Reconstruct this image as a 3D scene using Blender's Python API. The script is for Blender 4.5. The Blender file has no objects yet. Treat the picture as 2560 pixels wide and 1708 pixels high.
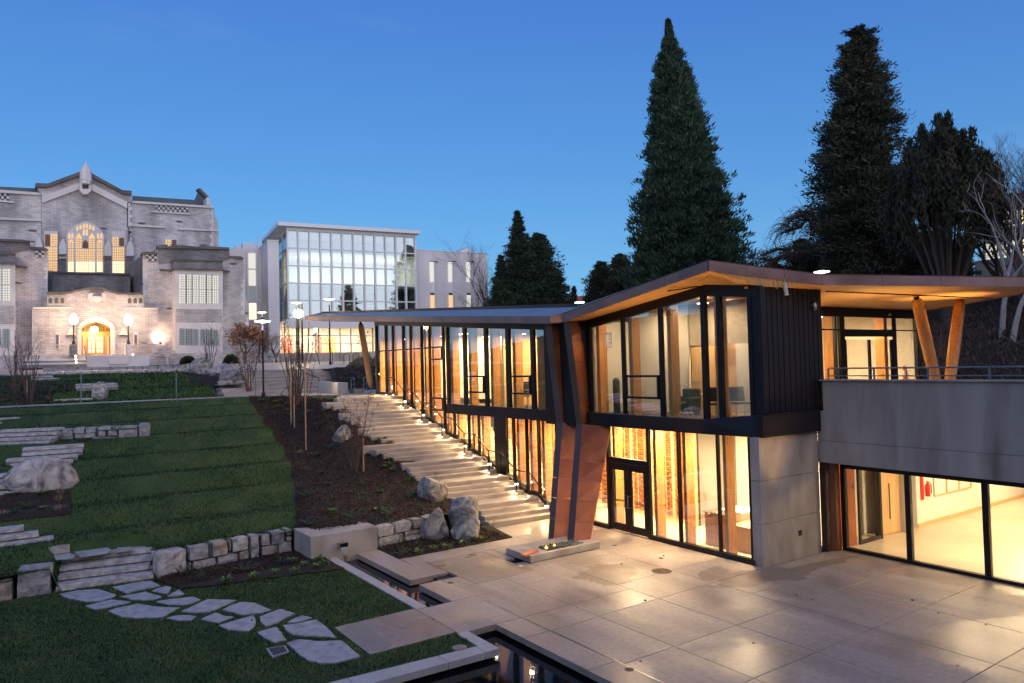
import bpy, math, random
import numpy as np
from mathutils import Vector, Matrix
random.seed(7); RNG = np.random.default_rng(7)
S = bpy.context.scene
COL = S.collection
# ------------------------------------------------------------------ camera
FPX, PITCH, ROLL, YAW, CAMH = 1835.88, .0304097, -.0250123, -.607267, 5.6
def _basis():
    cp, sp, cr, sr = math.cos(PITCH), math.sin(PITCH), math.cos(ROLL), math.sin(ROLL)
    Z = np.array([[cr, -sr, 0], [sr, cr, 0], [0, 0, 1]])
    rt, fw, up = Z @ np.array([1, 0, 0.]), Z @ np.array([0, sp, cp]), Z @ np.array([0, -cp, sp])
    return math.cos(YAW)*rt - math.sin(YAW)*fw, math.sin(YAW)*rt + math.cos(YAW)*fw, up
BA, BB, BU = _basis()
cam = bpy.data.cameras.new('camera'); camo = bpy.data.objects.new('camera', cam); COL.objects.link(camo)
cam.sensor_width = 36; cam.lens = FPX/2560*36; cam.clip_start = .1; cam.clip_end = 2000
_x = Vector((BA[0], BB[0], BU[0])); _y = -Vector((BA[1], BB[1], BU[1])); _z = -Vector((BA[2], BB[2], BU[2]))
M = Matrix.Identity(4)
for i in range(3): M[i][0] = _x[i]; M[i][1] = _y[i]; M[i][2] = _z[i]
M.translation = (0, 0, CAMH); camo.matrix_world = M
S.camera = camo
# ------------------------------------------------------------------ sky, sun, exposure
SUN_EL, SUN_ROT = math.radians(6), math.radians(195)
W = bpy.data.worlds.new('World'); S.world = W; W.use_nodes = True
nt = W.node_tree; nt.nodes.clear(); N = nt.nodes.new; LK = nt.links.new
sky = N('ShaderNodeTexSky'); sky.sky_type = 'NISHITA'; sky.sun_disc = False
sky.sun_elevation = SUN_EL; sky.sun_rotation = SUN_ROT; sky.air_density = 1.0; sky.dust_density = .3; sky.ozone_density = 4.0
bg = N('ShaderNodeBackground'); bg.inputs['Strength'].default_value = .075; LK(sky.outputs[0], bg.inputs['Color'])
# after-sunset blue: one even gradient from horizon to zenith, the same all round
tc = N('ShaderNodeTexCoord'); sx = N('ShaderNodeSeparateXYZ'); LK(tc.outputs['Generated'], sx.inputs[0])
rp = N('ShaderNodeValToRGB'); e = rp.color_ramp.elements
e[0].position = 0; e[0].color = (.15, .43, .74, 1); e[1].position = 1; e[1].color = (.02, .085, .40, 1)
for p_, c_ in ((.12, (.115, .35, .68)), (.25, (.080, .265, .64)), (.42, (.055, .19, .60))): x = e.new(p_); x.color = (*c_, 1)
LK(sx.outputs['Z'], rp.inputs[0])
# thin haze streaks
cn = N('ShaderNodeTexNoise'); cn.inputs['Scale'].default_value = 2.2; cn.inputs['Detail'].default_value = 6; cm = N('ShaderNodeMapping'); cm.inputs['Scale'].default_value = (1, 1, 5); cm.inputs['Rotation'].default_value = (.25, 0, 0)
LK(tc.outputs['Generated'], cm.inputs[0]); LK(cm.outputs[0], cn.inputs['Vector'])
cr = N('ShaderNodeMapRange'); cr.inputs[1].default_value = .56; cr.inputs[2].default_value = .8; cr.inputs[3].default_value = 0; cr.inputs[4].default_value = .35; LK(cn.outputs[0], cr.inputs[0])
cx = N('ShaderNodeMixRGB'); cx.inputs[2].default_value = (.22, .38, .70, 1); LK(cr.outputs[0], cx.inputs[0]); LK(rp.outputs[0], cx.inputs[1])
bg2 = N('ShaderNodeBackground'); bg2.inputs['Strength'].default_value = .80; LK(cx.outputs[0], bg2.inputs['Color'])
ad = N('ShaderNodeAddShader'); wo = N('ShaderNodeOutputWorld'); LK(bg.outputs[0], ad.inputs[0]); LK(bg2.outputs[0], ad.inputs[1]); LK(ad.outputs[0], wo.inputs[0])
sun = bpy.data.lights.new('sun', 'SUN'); suno = bpy.data.objects.new('sun', sun); COL.objects.link(suno)
sun.energy = 2.3; sun.angle = math.radians(110); sun.color = (1, .84, .78)     # the afterglow behind the camera
_el = math.radians(14); _sd = Vector((math.sin(SUN_ROT)*math.cos(_el), math.cos(SUN_ROT)*math.cos(_el), math.sin(_el)))
suno.rotation_euler = _sd.to_track_quat('Z', 'Y').to_euler()
S.view_settings.view_transform = 'Standard'; S.view_settings.look = 'None'
S.view_settings.exposure = 0.0; S.view_settings.gamma = 1.0; S.view_settings.use_curve_mapping = False
cy = S.cycles
cy.use_denoising = True; cy.max_bounces = 7; cy.diffuse_bounces = 3; cy.glossy_bounces = 4
cy.transmission_bounces = 4; cy.transparent_max_bounces = 14; cy.caustics_reflective = False; cy.caustics_refractive = False
cy.sample_clamp_indirect = 4.0; cy.use_light_tree = True
# ------------------------------------------------------------------ photo rays on real planes
def ray(px, py):
    q = np.array([px-1280, py-854, FPX]); return np.array([q@BA, q@BB, q@BU])
C0 = np.array([0, 0, CAMH])
def G(px, py, z=0.):
    r = ray(px, py); return C0 + r*((z-CAMH)/r[2])
def VP(px, py, p, d):
    r = ray(px, py); n = np.array([-d[1], d[0]]); return C0 + r*((n@np.array(p[:2], float))/(n@r[:2]))
def VX(px, py, X): return VP(px, py, (X, 0), (0, 1))
def VY(px, py, Y): return VP(px, py, (0, Y), (1, 0))
def DP(px, py, dist):
    r = ray(px, py); return C0 + r*(dist/math.hypot(r[0], r[1]))
# ------------------------------------------------------------------ mesh helpers
class MB:
    def __init__(s): s.v = []; s.f = []
    def add(s, vs, fs):
        b = len(s.v); s.v += [tuple(map(float, v)) for v in vs]; s.f += [tuple(b+i for i in f) for f in fs]; return s
    def box(s, x0, x1, y0, y1, z0, z1):
        return s.hexa([(x0,y0),(x1,y0),(x1,y1),(x0,y1)], z0, z1)
    def hexa(s, p, z0, z1): return s.prism(p, z0, z1)
    def prism(s, p, z0, z1):
        n = len(p); a = sum(p[i][0]*p[(i+1)%n][1]-p[(i+1)%n][0]*p[i][1] for i in range(n))
        if a < 0: p = p[::-1]
        vs = [(x,y,z0) for x,y in p]+[(x,y,z1) for x,y in p]
        fs = [tuple(range(n-1,-1,-1)), tuple(range(n,2*n))]+[(i,(i+1)%n,n+(i+1)%n,n+i) for i in range(n)]
        return s.add(vs, fs)
    def rbox(s, c, yaw, lx, ly, z0, z1):
        ca, sa = math.cos(yaw), math.sin(yaw)
        return s.prism([(c[0]+ca*x-sa*y, c[1]+sa*x+ca*y) for x,y in ((-lx/2,-ly/2),(lx/2,-ly/2),(lx/2,ly/2),(-lx/2,ly/2))], z0, z1)
    def bar(s, p, q, w, h=None, up=(0,0,1)):
        h = h or w; p = Vector(p); q = Vector(q); d = (q-p).normalized(); u = Vector(up)
        if abs(d.dot(u)) > .98: u = Vector((1,0,0))
        a = d.cross(u).normalized(); b = a.cross(d)
        vs = [e+a*(i*w/2)+b*(j*h/2) for e in (p,q) for i,j in ((-1,-1),(1,-1),(1,1),(-1,1))]
        return s.add(vs, [(0,1,2,3),(7,6,5,4),(0,4,5,1),(1,5,6,2),(2,6,7,3),(3,7,4,0)])
    def tube(s, pts, r, n=8, cap=True):
        pts = [Vector(p) for p in pts]; m = len(pts)
        rs = r if isinstance(r, (list,tuple)) else [r]*m
        b = len(s.v); prev = None
        for k,p in enumerate(pts):
            d = (pts[min(k+1,m-1)]-pts[max(k-1,0)]).normalized()
            if prev is None:
                u = Vector((0,0,1)) if abs(d.z) < .9 else Vector((1,0,0)); a = d.cross(u).normalized()
            else:
                a = (prev - d*prev.dot(d)).normalized()
            prev = a; c = d.cross(a)
            for i in range(n):
                t = 2*math.pi*i/n; s.v.append(tuple(p+(a*math.cos(t)+c*math.sin(t))*rs[k]))
        for k in range(m-1):
            for i in range(n):
                j = (i+1)%n; s.f.append((b+k*n+i, b+k*n+j, b+(k+1)*n+j, b+(k+1)*n+i))
        if cap: s.f.append(tuple(b+i for i in range(n-1,-1,-1))); s.f.append(tuple(b+(m-1)*n+i for i in range(n)))
        return s
    def lathe(s, prof, c, n=16):
        b = len(s.v); m = len(prof)
        for r,z in prof:
            for i in range(n):
                t = 2*math.pi*i/n; s.v.append((c[0]+r*math.cos(t), c[1]+r*math.sin(t), c[2]+z))
        for k in range(m-1):
            for i in range(n):
                j = (i+1)%n; s.f.append((b+k*n+i, b+k*n+j, b+(k+1)*n+j, b+(k+1)*n+i))
        s.f.append(tuple(b+i for i in range(n-1,-1,-1))); s.f.append(tuple(b+(m-1)*n+i for i in range(n)))
        return s
    def slab4(s, a, b, c, d, t):
        """four corner points (a,b,c,d around), thickness t along the face normal (outward = b-a x d-a)"""
        a,b,c,d = map(Vector, (a,b,c,d)); n = (b-a).cross(d-a).normalized()*t
        vs = [a-n,b-n,c-n,d-n,a,b,c,d]
        return s.add(vs, [(3,2,1,0),(4,5,6,7),(0,1,5,4),(1,2,6,5),(2,3,7,6),(3,0,4,7)])
    def build(s, name, m, parent=None, smooth=False, kind=None, bevel=0):
        return mkobj(name, s.v, s.f, m, parent, smooth, kind, bevel)
def mkobj(name, v, f, m, parent=None, smooth=False, kind=None, bevel=0):
    off = wloc(parent)
    if parent is None and len(v):
        a = np.array(v); off = Vector(((a[:,0].min()+a[:,0].max())/2, (a[:,1].min()+a[:,1].max())/2, a[:,2].min()))
        own = off
    else: own = Vector((0,0,0))
    me = bpy.data.meshes.new(name); me.from_pydata([(p[0]-off.x, p[1]-off.y, p[2]-off.z) for p in v], [], f)
    if smooth: me.shade_smooth()
    if m: me.materials.append(m)
    o = bpy.data.objects.new(name, me); COL.objects.link(o); o.location = own; o.parent = parent
    if kind: o['kind'] = kind
    if bevel:
        b = o.modifiers.new('bevel', 'BEVEL'); b.width = bevel; b.segments = 1; b.limit_method = 'ANGLE'
    return o
def wloc(o):
    l = Vector((0,0,0))
    while o is not None: l += o.location; o = o.parent
    return l
def npmesh(name, V, F, m, parent=None, kind=None):
    """V (n,3) world coordinates, F (m,3 or 4)"""
    off = np.array(wloc(parent)); me = bpy.data.meshes.new(name); V = V-off
    me.vertices.add(len(V)); me.vertices.foreach_set('co', V.astype(np.float32).ravel())
    k = F.shape[1]; me.loops.add(F.size); me.loops.foreach_set('vertex_index', F.astype(np.int32).ravel())
    me.polygons.add(len(F)); me.polygons.foreach_set('loop_start', np.arange(0, F.size, k, dtype=np.int32))
    me.update(calc_edges=True); me.materials.append(m)
    o = bpy.data.objects.new(name, me); COL.objects.link(o); o.parent = parent
    if kind: o['kind'] = kind
    return o
def tag(o, label, cat, group=None):
    o['label'] = label; o['category'] = cat
    if group: o['group'] = group
    return o
def thing(name, label, cat, loc, group=None):
    o = bpy.data.objects.new(name, None); COL.objects.link(o); o.location = Vector([float(c) for c in loc]); o.empty_display_size = .3
    return tag(o, label, cat, group)
def clone(o, parent=None):
    c = o.copy(); COL.objects.link(c); c.parent = parent
    for ch in [x for x in bpy.data.objects if x.parent == o]: clone(ch, c)
    return c
def copy_thing(o, loc, rz=0, label=None, scale=None):
    c = clone(o); c.location = Vector([float(x) for x in loc]); c.rotation_euler.z = rz
    if label: c['label'] = label
    if scale: c.scale = (scale,)*3
    return c
def light(name, kind, loc, power, color, parent=None, size=.1, size_y=None, rot=None, spot=None, blend=.5):
    l = bpy.data.lights.new(name, kind); l.energy = power; l.color = color
    if kind == 'AREA':
        l.shape = 'RECTANGLE' if size_y else 'SQUARE'; l.size = size
        if size_y: l.size_y = size_y
    elif kind == 'SPOT': l.spot_size = math.radians(spot); l.spot_blend = blend; l.shadow_soft_size = size
    else: l.shadow_soft_size = size
    o = bpy.data.objects.new(name, l); COL.objects.link(o); o.location = Vector([float(c) for c in loc])-wloc(parent); o.parent = parent
    if rot: o.rotation_euler = rot
    return o
# ------------------------------------------------------------------ materials
def mat(name, cols, scale=3, detail=5, rough=.6, metal=0, bump=0, bscale=30, spec=.5, stretch=None, rr=None, dist=.0, coat=0):
    """noise-driven ramp of colours in world space; rr=(lo,hi) varies roughness"""
    m = bpy.data.materials.new(name); m.use_nodes = True; n = m.node_tree; b = n.nodes['Principled BSDF']
    b.inputs['Roughness'].default_value = rough; b.inputs['Metallic'].default_value = metal
    b.inputs['Specular IOR Level'].default_value = spec
    if not isinstance(cols[0], (tuple, list)): cols = [cols]
    b.inputs['Base Color'].default_value = (*cols[0], 1)
    if len(cols) > 1 or bump or rr:
        geo = n.nodes.new('ShaderNodeNewGeometry'); src = geo.outputs['Position']
        if stretch:
            mp = n.nodes.new('ShaderNodeMapping'); mp.inputs['Scale'].default_value = stretch; n.links.new(src, mp.inputs[0]); src = mp.outputs[0]
        m['_src'] = 1
    if len(cols) > 1 or rr:
        t = n.nodes.new('ShaderNodeTexNoise'); t.inputs['Scale'].default_value = scale; t.inputs['Detail'].default_value = detail; t.inputs['Distortion'].default_value = dist
        n.links.new(src, t.inputs['Vector'])
    if len(cols) > 1:
        r = n.nodes.new('ShaderNodeValToRGB'); e = r.color_ramp.elements
        k = len(cols); ps = [.32+.36*i/(k-1) for i in range(k)]
        e[0].position = ps[0]; e[0].color = (*cols[0], 1); e[1].position = ps[-1]; e[1].color = (*cols[-1], 1)
        for i in range(1, k-1): x = e.new(ps[i]); x.color = (*cols[i], 1)
        n.links.new(t.outputs[0], r.inputs[0]); n.links.new(r.outputs[0], b.inputs['Base Color'])
    if rr:
        mr = n.nodes.new('ShaderNodeMapRange'); mr.inputs[1].default_value = .35; mr.inputs[2].default_value = .65
        mr.inputs[3].default_value = rr[0]; mr.inputs[4].default_value = rr[1]
        n.links.new(t.outputs[0], mr.inputs[0]); n.links.new(mr.outputs[0], b.inputs['Roughness'])
    if bump:
        t2 = n.nodes.new('ShaderNodeTexNoise'); t2.inputs['Scale'].default_value = bscale; t2.inputs['Detail'].default_value = 4
        bp = n.nodes.new('ShaderNodeBump'); bp.inputs['Strength'].default_value = bump; bp.inputs['Distance'].default_value = .03
        n.links.new(src, t2.inputs['Vector']); n.links.new(t2.outputs[0], bp.inputs['Height']); n.links.new(bp.outputs[0], b.inputs['Normal'])
    if coat: b.inputs['Coat Weight'].default_value = coat
    return m
def emis(name, col, st, base=None):
    m = bpy.data.materials.new(name); m.use_nodes = True; b = m.node_tree.nodes['Principled BSDF']
    b.inputs['Base Color'].default_value = (*(base or col), 1); b.inputs['Emission Color'].default_value = (*col, 1); b.inputs['Emission Strength'].default_value = st
    return m
def glassmat(name, tint=(1,1,1), refl=.1, maxr=.9, rough=0.0):
    m = bpy.data.materials.new(name); m.use_nodes = True; n = m.node_tree; n.nodes.clear()
    out = n.nodes.new('ShaderNodeOutputMaterial'); mx = n.nodes.new('ShaderNodeMixShader')
    t = n.nodes.new('ShaderNodeBsdfTransparent'); t.inputs[0].default_value = (*tint, 1)
    g = n.nodes.new('ShaderNodeBsdfGlossy'); g.inputs['Roughness'].default_value = rough; g.inputs[0].default_value = (1,1,1,1)
    lw = n.nodes.new('ShaderNodeFresnel'); lw.inputs['IOR'].default_value = 1.5
    mr = n.nodes.new('ShaderNodeMapRange'); mr.inputs[1].default_value = .04; mr.inputs[2].default_value = 1; mr.inputs[3].default_value = refl; mr.inputs[4].default_value = maxr
    n.links.new(lw.outputs[0], mr.inputs[0]); n.links.new(mr.outputs[0], mx.inputs[0]); n.links.new(t.outputs[0], mx.inputs[1]); n.links.new(g.outputs[0], mx.inputs[2]); n.links.new(mx.outputs[0], out.inputs[0])
    return m
M_ = {}
M_['conc'] = mat('cast_concrete', [(.27,.235,.195),(.37,.33,.28),(.46,.42,.36)], 1.6, 8, .7, bump=.25, bscale=25, stretch=(1,1,.45))
M_['conc_dark'] = mat('terrace_concrete', [(.19,.165,.14),(.33,.295,.26),(.44,.40,.35)], 1.1, 10, .75, bump=.35, bscale=20, stretch=(1,1,.22), dist=.4)
M_['step'] = mat('stair_concrete', [(.28,.24,.20),(.38,.33,.28),(.45,.40,.35)], 2.2, 7, .55, bump=.2, bscale=40, stretch=(.5,2,2))
M_['granite'] = mat('split_granite', [(.20,.19,.185),(.32,.31,.30),(.45,.44,.42)], 7, 10, .8, bump=.9, bscale=14)
M_['rock'] = mat('boulder_stone', [(.09,.088,.085),(.22,.21,.19),(.44,.40,.34)], 2.3, 14, .85, bump=1.0, bscale=12, dist=1.6)
M_['flag'] = mat('flagstone', [(.22,.23,.24),(.33,.34,.35),(.40,.41,.42)], 5, 10, .55, bump=.35, bscale=45)
M_['grass'] = mat('lawn_soil_green', [(.018,.045,.010),(.032,.070,.014),(.055,.085,.022)], 1.1, 8, .9, bump=.6, bscale=30)
M_['blade'] = mat('grass_blade', [(.028,.080,.010),(.062,.145,.020),(.15,.19,.042)], .9, 7, .6)
M_['mulch'] = mat('bark_mulch', [(.010,.007,.005),(.022,.013,.009),(.042,.026,.017)], 14, 10, .95, bump=1.0, bscale=28)
M_['black'] = mat('black_anodised_metal', [(.010,.0095,.011),(.016,.015,.017)], 4, 4, .42, .4)
M_['band'] = mat('charcoal_metal_panel', [(.012,.010,.012),(.018,.015,.017)], 1.2, 4, .5, .3)
M_['clad'] = mat('dark_metal_board', [(.012,.011,.013),(.021,.018,.021)], 2, 6, .5, .35, stretch=(2,2,.3))
M_['timber'] = mat('fir_timber', [(.46,.19,.05),(.58,.27,.075),(.68,.36,.12)], 3, 6, .5, stretch=(9,9,.35))
M_['soffit'] = mat('timber_soffit', [(.40,.20,.065),(.50,.27,.09),(.58,.33,.12)], 2.5, 6, .5, stretch=(1,14,1))
M_['lightwood'] = mat('maple_veneer', [(.60,.38,.17),(.68,.46,.23)], 2.5, 6, .45, stretch=(6,6,.4))
M_['weave'] = mat('cedar_weave', [(.26,.075,.015),(.40,.14,.03),(.52,.22,.055)], 5, 6, .55, stretch=(1,1,5))
M_['copper'] = mat('aged_copper', [(.24,.07,.020),(.35,.105,.030),(.45,.15,.048)], 1.1, 7, .40, .3, rr=(.25,.5), bump=.04, bscale=3)
M_['copper_dark'] = mat('brown_copper', [(.05,.034,.03),(.075,.05,.043),(.10,.065,.055)], 1.4, 7, .4, .6, rr=(.3,.5))
M_['fascia'] = mat('fascia_copper', [(.17,.10,.088),(.23,.135,.12),(.29,.175,.155)], 1.1, 7, .38, .3, rr=(.28,.45))
M_['roofing'] = mat('grey_roof_membrane', [(.16,.18,.21),(.21,.235,.27)], 1.5, 6, .45, .2)
M_['white'] = mat('painted_white_wall', [(.75,.72,.66),(.80,.77,.71)], 2, 4, .6)
M_['gfloor'] = mat('polished_concrete_floor', [(.48,.40,.30),(.55,.47,.36)], 1.2, 6, .32)
M_['carpet'] = mat('brown_carpet', [(.08,.055,.04),(.11,.075,.055)], 8, 5, .9)
M_['steel'] = mat('stainless_steel', (.55,.55,.56), rough=.28, metal=1)
M_['rail'] = mat('dark_painted_rail', (.03,.026,.024), rough=.4, metal=.6)
M_['bluerail'] = mat('grey_green_rail', (.16,.20,.22), rough=.4, metal=.3)
M_['glass'] = glassmat('window_glass', (.98,.985,.98), .02, .42)
M_['bark'] = mat('bark', [(.05,.035,.026),(.09,.065,.05)], 6, 6, .9, bump=.5, bscale=20)
M_['twig'] = mat('reddish_twig', [(.08,.045,.04),(.13,.08,.065)], 6, 6, .8)
M_['stake'] = mat('wooden_stake', [(.35,.20,.10),(.45,.28,.15)], 5, 5, .7)
M_['lightbark'] = mat('pale_bark', [(.25,.23,.21),(.36,.33,.30)], 6, 6, .85)
M_['pebble'] = mat('black_pebble', [(.015,.016,.02),(.04,.042,.05)], 25, 3, .3)
M_['fabric'] = mat('charcoal_fabric', (.02,.02,.024), rough=.8)
M_['plastic'] = mat('black_plastic', (.012,.012,.013), rough=.5)
M_['red'] = mat('red_paint', (.62,.03,.02), rough=.4)
M_['orange'] = mat('orange_plastic', (.8,.12,.02), rough=.45)
M_['wstripe'] = mat('white_reflective', (.8,.8,.8), rough=.35)
M_['green'] = emis('green_exit_sign', (.02,.75,.35), 2.0)
M_['signwhite'] = emis('white_exit_sign', (1,1,.95), 3.0)
M_['lamp'] = emis('lit_lamp', (1,.90,.72), 9)
M_['lampwarm'] = emis('warm_lit_globe', (1,.72,.42), 22)
M_['steplamp'] = emis('lit_step_lamp', (1,.82,.52), 9)
M_['ceil_lamp'] = emis('lit_ceiling_lamp', (1,.84,.58), 12)
WARM = (1, .66, .30); WARM2 = (1, .71, .38)
# ================================================================== plaza
def plaza_mat(name, base, wet=.5, stains=True):
    m = bpy.data.materials.new(name); m.use_nodes = True; n = m.node_tree; L = n.links; b = n.nodes['Principled BSDF']
    geo = n.nodes.new('ShaderNodeNewGeometry')
    def noise(sc, det, st=(1,1,1), d=0):
        mp = n.nodes.new('ShaderNodeMapping'); mp.inputs['Scale'].default_value = st; L.new(geo.outputs['Position'], mp.inputs[0])
        t = n.nodes.new('ShaderNodeTexNoise'); t.inputs['Scale'].default_value = sc; t.inputs['Detail'].default_value = det; t.inputs['Distortion'].default_value = d
        L.new(mp.outputs[0], t.inputs['Vector']); return t.outputs[0]
    def mrange(s, a, c, lo, hi):
        r = n.nodes.new('ShaderNodeMapRange'); r.interpolation_type = 'SMOOTHSTEP'
        for i, v in enumerate((a, c, lo, hi)): r.inputs[i+1].default_value = v
        L.new(s, r.inputs[0]); return r.outputs[0]
    def mul(x, y):
        q = n.nodes.new('ShaderNodeMath'); q.operation = 'MULTIPLY'; L.new(x, q.inputs[0])
        if isinstance(y, float): q.inputs[1].default_value = y
        else: L.new(y, q.inputs[1])
        return q.outputs[0]
    blot = mrange(noise(.42, 3, (1,1,1), .6), .44, .60, 0, 1)          # big damp clouds
    streak = noise(1.4, 6, (.9, .22, 1), .3); fine = noise(9, 8)
    r = n.nodes.new('ShaderNodeValToRGB'); e = r.color_ramp.elements
    e[0].position = .3; e[0].color = (*[c*.72 for c in base], 1); e[1].position = .72; e[1].color = (*[min(1,c*1.12) for c in base], 1)
    L.new(streak, r.inputs[0])
    mx = n.nodes.new('ShaderNodeMixRGB'); mx.blend_type = 'MULTIPLY'; mx.inputs[0].default_value = 1
    g = n.nodes.new('ShaderNodeCombineColor'); f2 = mrange(fine, .3, .7, .86, 1.06)
    for i in range(3): L.new(f2, g.inputs[i])
    L.new(r.outputs[0], mx.inputs[1]); L.new(g.outputs[0], mx.inputs[2]); col = mx.outputs[0]
    wetf = mul(blot, 1.0)
    if stains:
        st = None                                                     # puddle stains: (x, y, rx, ry, rotation)
        nz = noise(1.3, 4)
        for (cx, cyy, rx, ry, ro) in ((16.0, 12.1, 1.5, .62, -.3), (17.75, 11.75, 1.5, .26, -.12), (13.2, 14.6, .9, .8, .2), (15.2, 12.9, .75, .3, .4)):
            sb = n.nodes.new('ShaderNodeVectorMath'); sb.operation = 'SUBTRACT'; sb.inputs[1].default_value = (cx, cyy, 0); L.new(geo.outputs['Position'], sb.inputs[0])
            vr = n.nodes.new('ShaderNodeVectorRotate'); vr.rotation_type = 'Z_AXIS'; vr.inputs['Angle'].default_value = -ro; L.new(sb.outputs[0], vr.inputs[0])
            sc = n.nodes.new('ShaderNodeVectorMath'); sc.operation = 'MULTIPLY'; sc.inputs[1].default_value = (1/rx, 1/ry, 0); L.new(vr.outputs[0], sc.inputs[0])
            ln = n.nodes.new('ShaderNodeVectorMath'); ln.operation = 'LENGTH'; L.new(sc.outputs[0], ln.inputs[0])
            ad = n.nodes.new('ShaderNodeMath'); ad.operation = 'ADD'; L.new(ln.outputs['Value'], ad.inputs[0]); L.new(mrange(nz, .3, .7, -.35, .35), ad.inputs[1])
            q = mrange(ad.outputs[0], .95, 1.02, 1, 0)
            if st is None: st = q
            else:
                mm = n.nodes.new('ShaderNodeMath'); mm.operation = 'MAXIMUM'; L.new(st, mm.inputs[0]); L.new(q, mm.inputs[1]); st = mm.outputs[0]
        dk = n.nodes.new('ShaderNodeMixRGB'); dk.blend_type = 'MULTIPLY'; dk.inputs[2].default_value = (.60, .56, .52, 1); L.new(mul(st, .85), dk.inputs[0]); L.new(col, dk.inputs[1]); col = dk.outputs[0]
    d2 = n.nodes.new('ShaderNodeMixRGB'); d2.blend_type = 'MULTIPLY'; d2.inputs[2].default_value = (.80, .78, .77, 1); L.new(mul(blot, .8), d2.inputs[0]); L.new(col, d2.inputs[1])
    L.new(d2.outputs[0], b.inputs['Base Color'])
    ro = mrange(wetf, 0, 1, .52, .52-.26*wet); L.new(ro, b.inputs['Roughness']); b.inputs['Specular IOR Level'].default_value = .5
    bp = n.nodes.new('ShaderNodeBump'); bp.inputs['Strength'].default_value = .12; bp.inputs['Distance'].default_value = .02; L.new(noise(35, 6), bp.inputs['Height']); L.new(bp.outputs[0], b.inputs['Normal'])
    return m
M_['plaza'] = plaza_mat('plaza_concrete', (.43, .36, .295), .75)
M_['pad'] = plaza_mat('smooth_wet_slab', (.34, .27, .20), 1.0, False)
M_['kerb'] = mat('pale_kerb_concrete', [(.36,.35,.34),(.46,.45,.43)], 2, 7, .6, bump=.15, bscale=30)
M_['water'] = mat('dark_still_water', (.006,.007,.007), rough=.035, bump=.05, bscale=2.2, spec=.6)
M_['liner'] = mat('black_pool_liner', (.008,.008,.008), rough=.7)
ground = mkobj('ground', [(-900,-60,-.9),(900,-60,-.9),(900,1200,-.9),(-900,1200,-.9)], [(0,1,2,3)], mat('far_ground', [(.02,.025,.014),(.035,.035,.02)], .05, 5, .95)); ground['kind'] = 'structure'
paving = MB().box(9.42,19.95,-4,12.4,-.5,-.07).box(9.46,17.2,12.4,19.7,-.5,-.07).box(13.5,17.2,19.7,21.6,-.5,-.07).box(9.0,9.5,13.43,15.3,-.5,-.07).build('plaza_paving', M_['liner']); paving['kind'] = 'structure'
def slab(x0, x1, y0, y1, m='plaza', t=.07, g=.007, name='paving_slab', par=None, z=0.):
    return MB().box(x0+g, x1-g, y0+g, y1-g, z-t, z).build(name, M_[m], par if par is not None else paving, bevel=.004)
YR = [-3.9, -1.9, .1, 2.1, 4.1, 6.1, 8.36, 10.21]
for x0, x1, ys in ((9.43, 10.78, YR+[12.39, 13.41, 15.33]), (10.78, 12.66, YR+[12.44, 13.41, 15.33]), (12.66, 14.61, YR+[12.45, 13.87, 15.33]),
                   (14.61, 16.66, YR+[11.3, 12.45, 13.87, 15.33]), (16.66, 19.9, YR+[12.4])):
    for a, c in zip(ys, ys[1:]): slab(x0, x1, a, c)
for x0, x1 in ((9.43,10.78),(10.78,12.66),(12.66,14.61),(14.61,16.66)): slab(x0, x1, 15.33, 16.17)
for r in ((11.8,12.15,16.17,17.12),(11.8,12.15,17.62,18.83),(12.15,14.61,16.17,16.84),(14.75,16.66,16.17,17.6),(14.75,16.66,17.6,18.83),(9.5,11.6,18.83,19.68),(11.6,14.1,18.83,19.68),(14.1,16.66,18.83,19.68),(13.55,16.66,19.68,21.18),(12.15,14.75,18.12,18.83),(14.61,14.75,16.17,18.12),(9.43,9.93,16.17,17.06)):
    slab(*r)
slab(9.93, 11.8, 16.17, 18.83, 'pad')
slab(7.82, 9.40, 13.44, 15.36, 'plaza', .13)
# platforms that float over the channel
slab(8.76, 9.42, 15.37, 17.08, 'plaza', .15); slab(8.76, 9.92, 17.57, 18.83, 'plaza', .15); slab(8.76, 9.49, 18.83, 21.10, 'plaza', .15)
for a, c in zip([-3.9,-1.4,1.1,3.6,6.1,8.3,10.4], [-1.4,1.1,3.6,6.1,8.3,10.4,12.4]): slab(8.72, 9.40, a, c, 'plaza', .13)
slab(8.72, 9.40, 12.4, 13.43, 'plaza', .13)
dr = MB().box(9.403,9.427,-4,16.8,-.05,.003).build('slot_drain', M_['steel']); tag(dr, 'thin steel slot drain running the length of the plaza beside the pool', 'drain')
pool = MB().box(-12,8.9,-6,13.6,-.50,-.20).build('pool_water', M_['water']); pool['kind'] = 'structure'
ch = MB().box(7.9,9.95,15.2,21.1,-.45,-.18).build('channel_water', M_['water']); ch['kind'] = 'structure'
lin = MB().box(8.98,9.6,15.5,17.0,-.3,-.15).box(8.98,9.9,17.7,18.8,-.3,-.15).box(8.98,9.5,18.8,21.1,-.3,-.15).build('channel_footing', M_['liner']); lin['kind'] = 'structure'
MB().box(8.0,9.6,13.5,15.3,-.5,-.165).build('footing', M_['liner'], lin)
MB().box(8.95,9.6,-4,13.4,-.5,-.165).build('footing', M_['liner'], lin)
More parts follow.
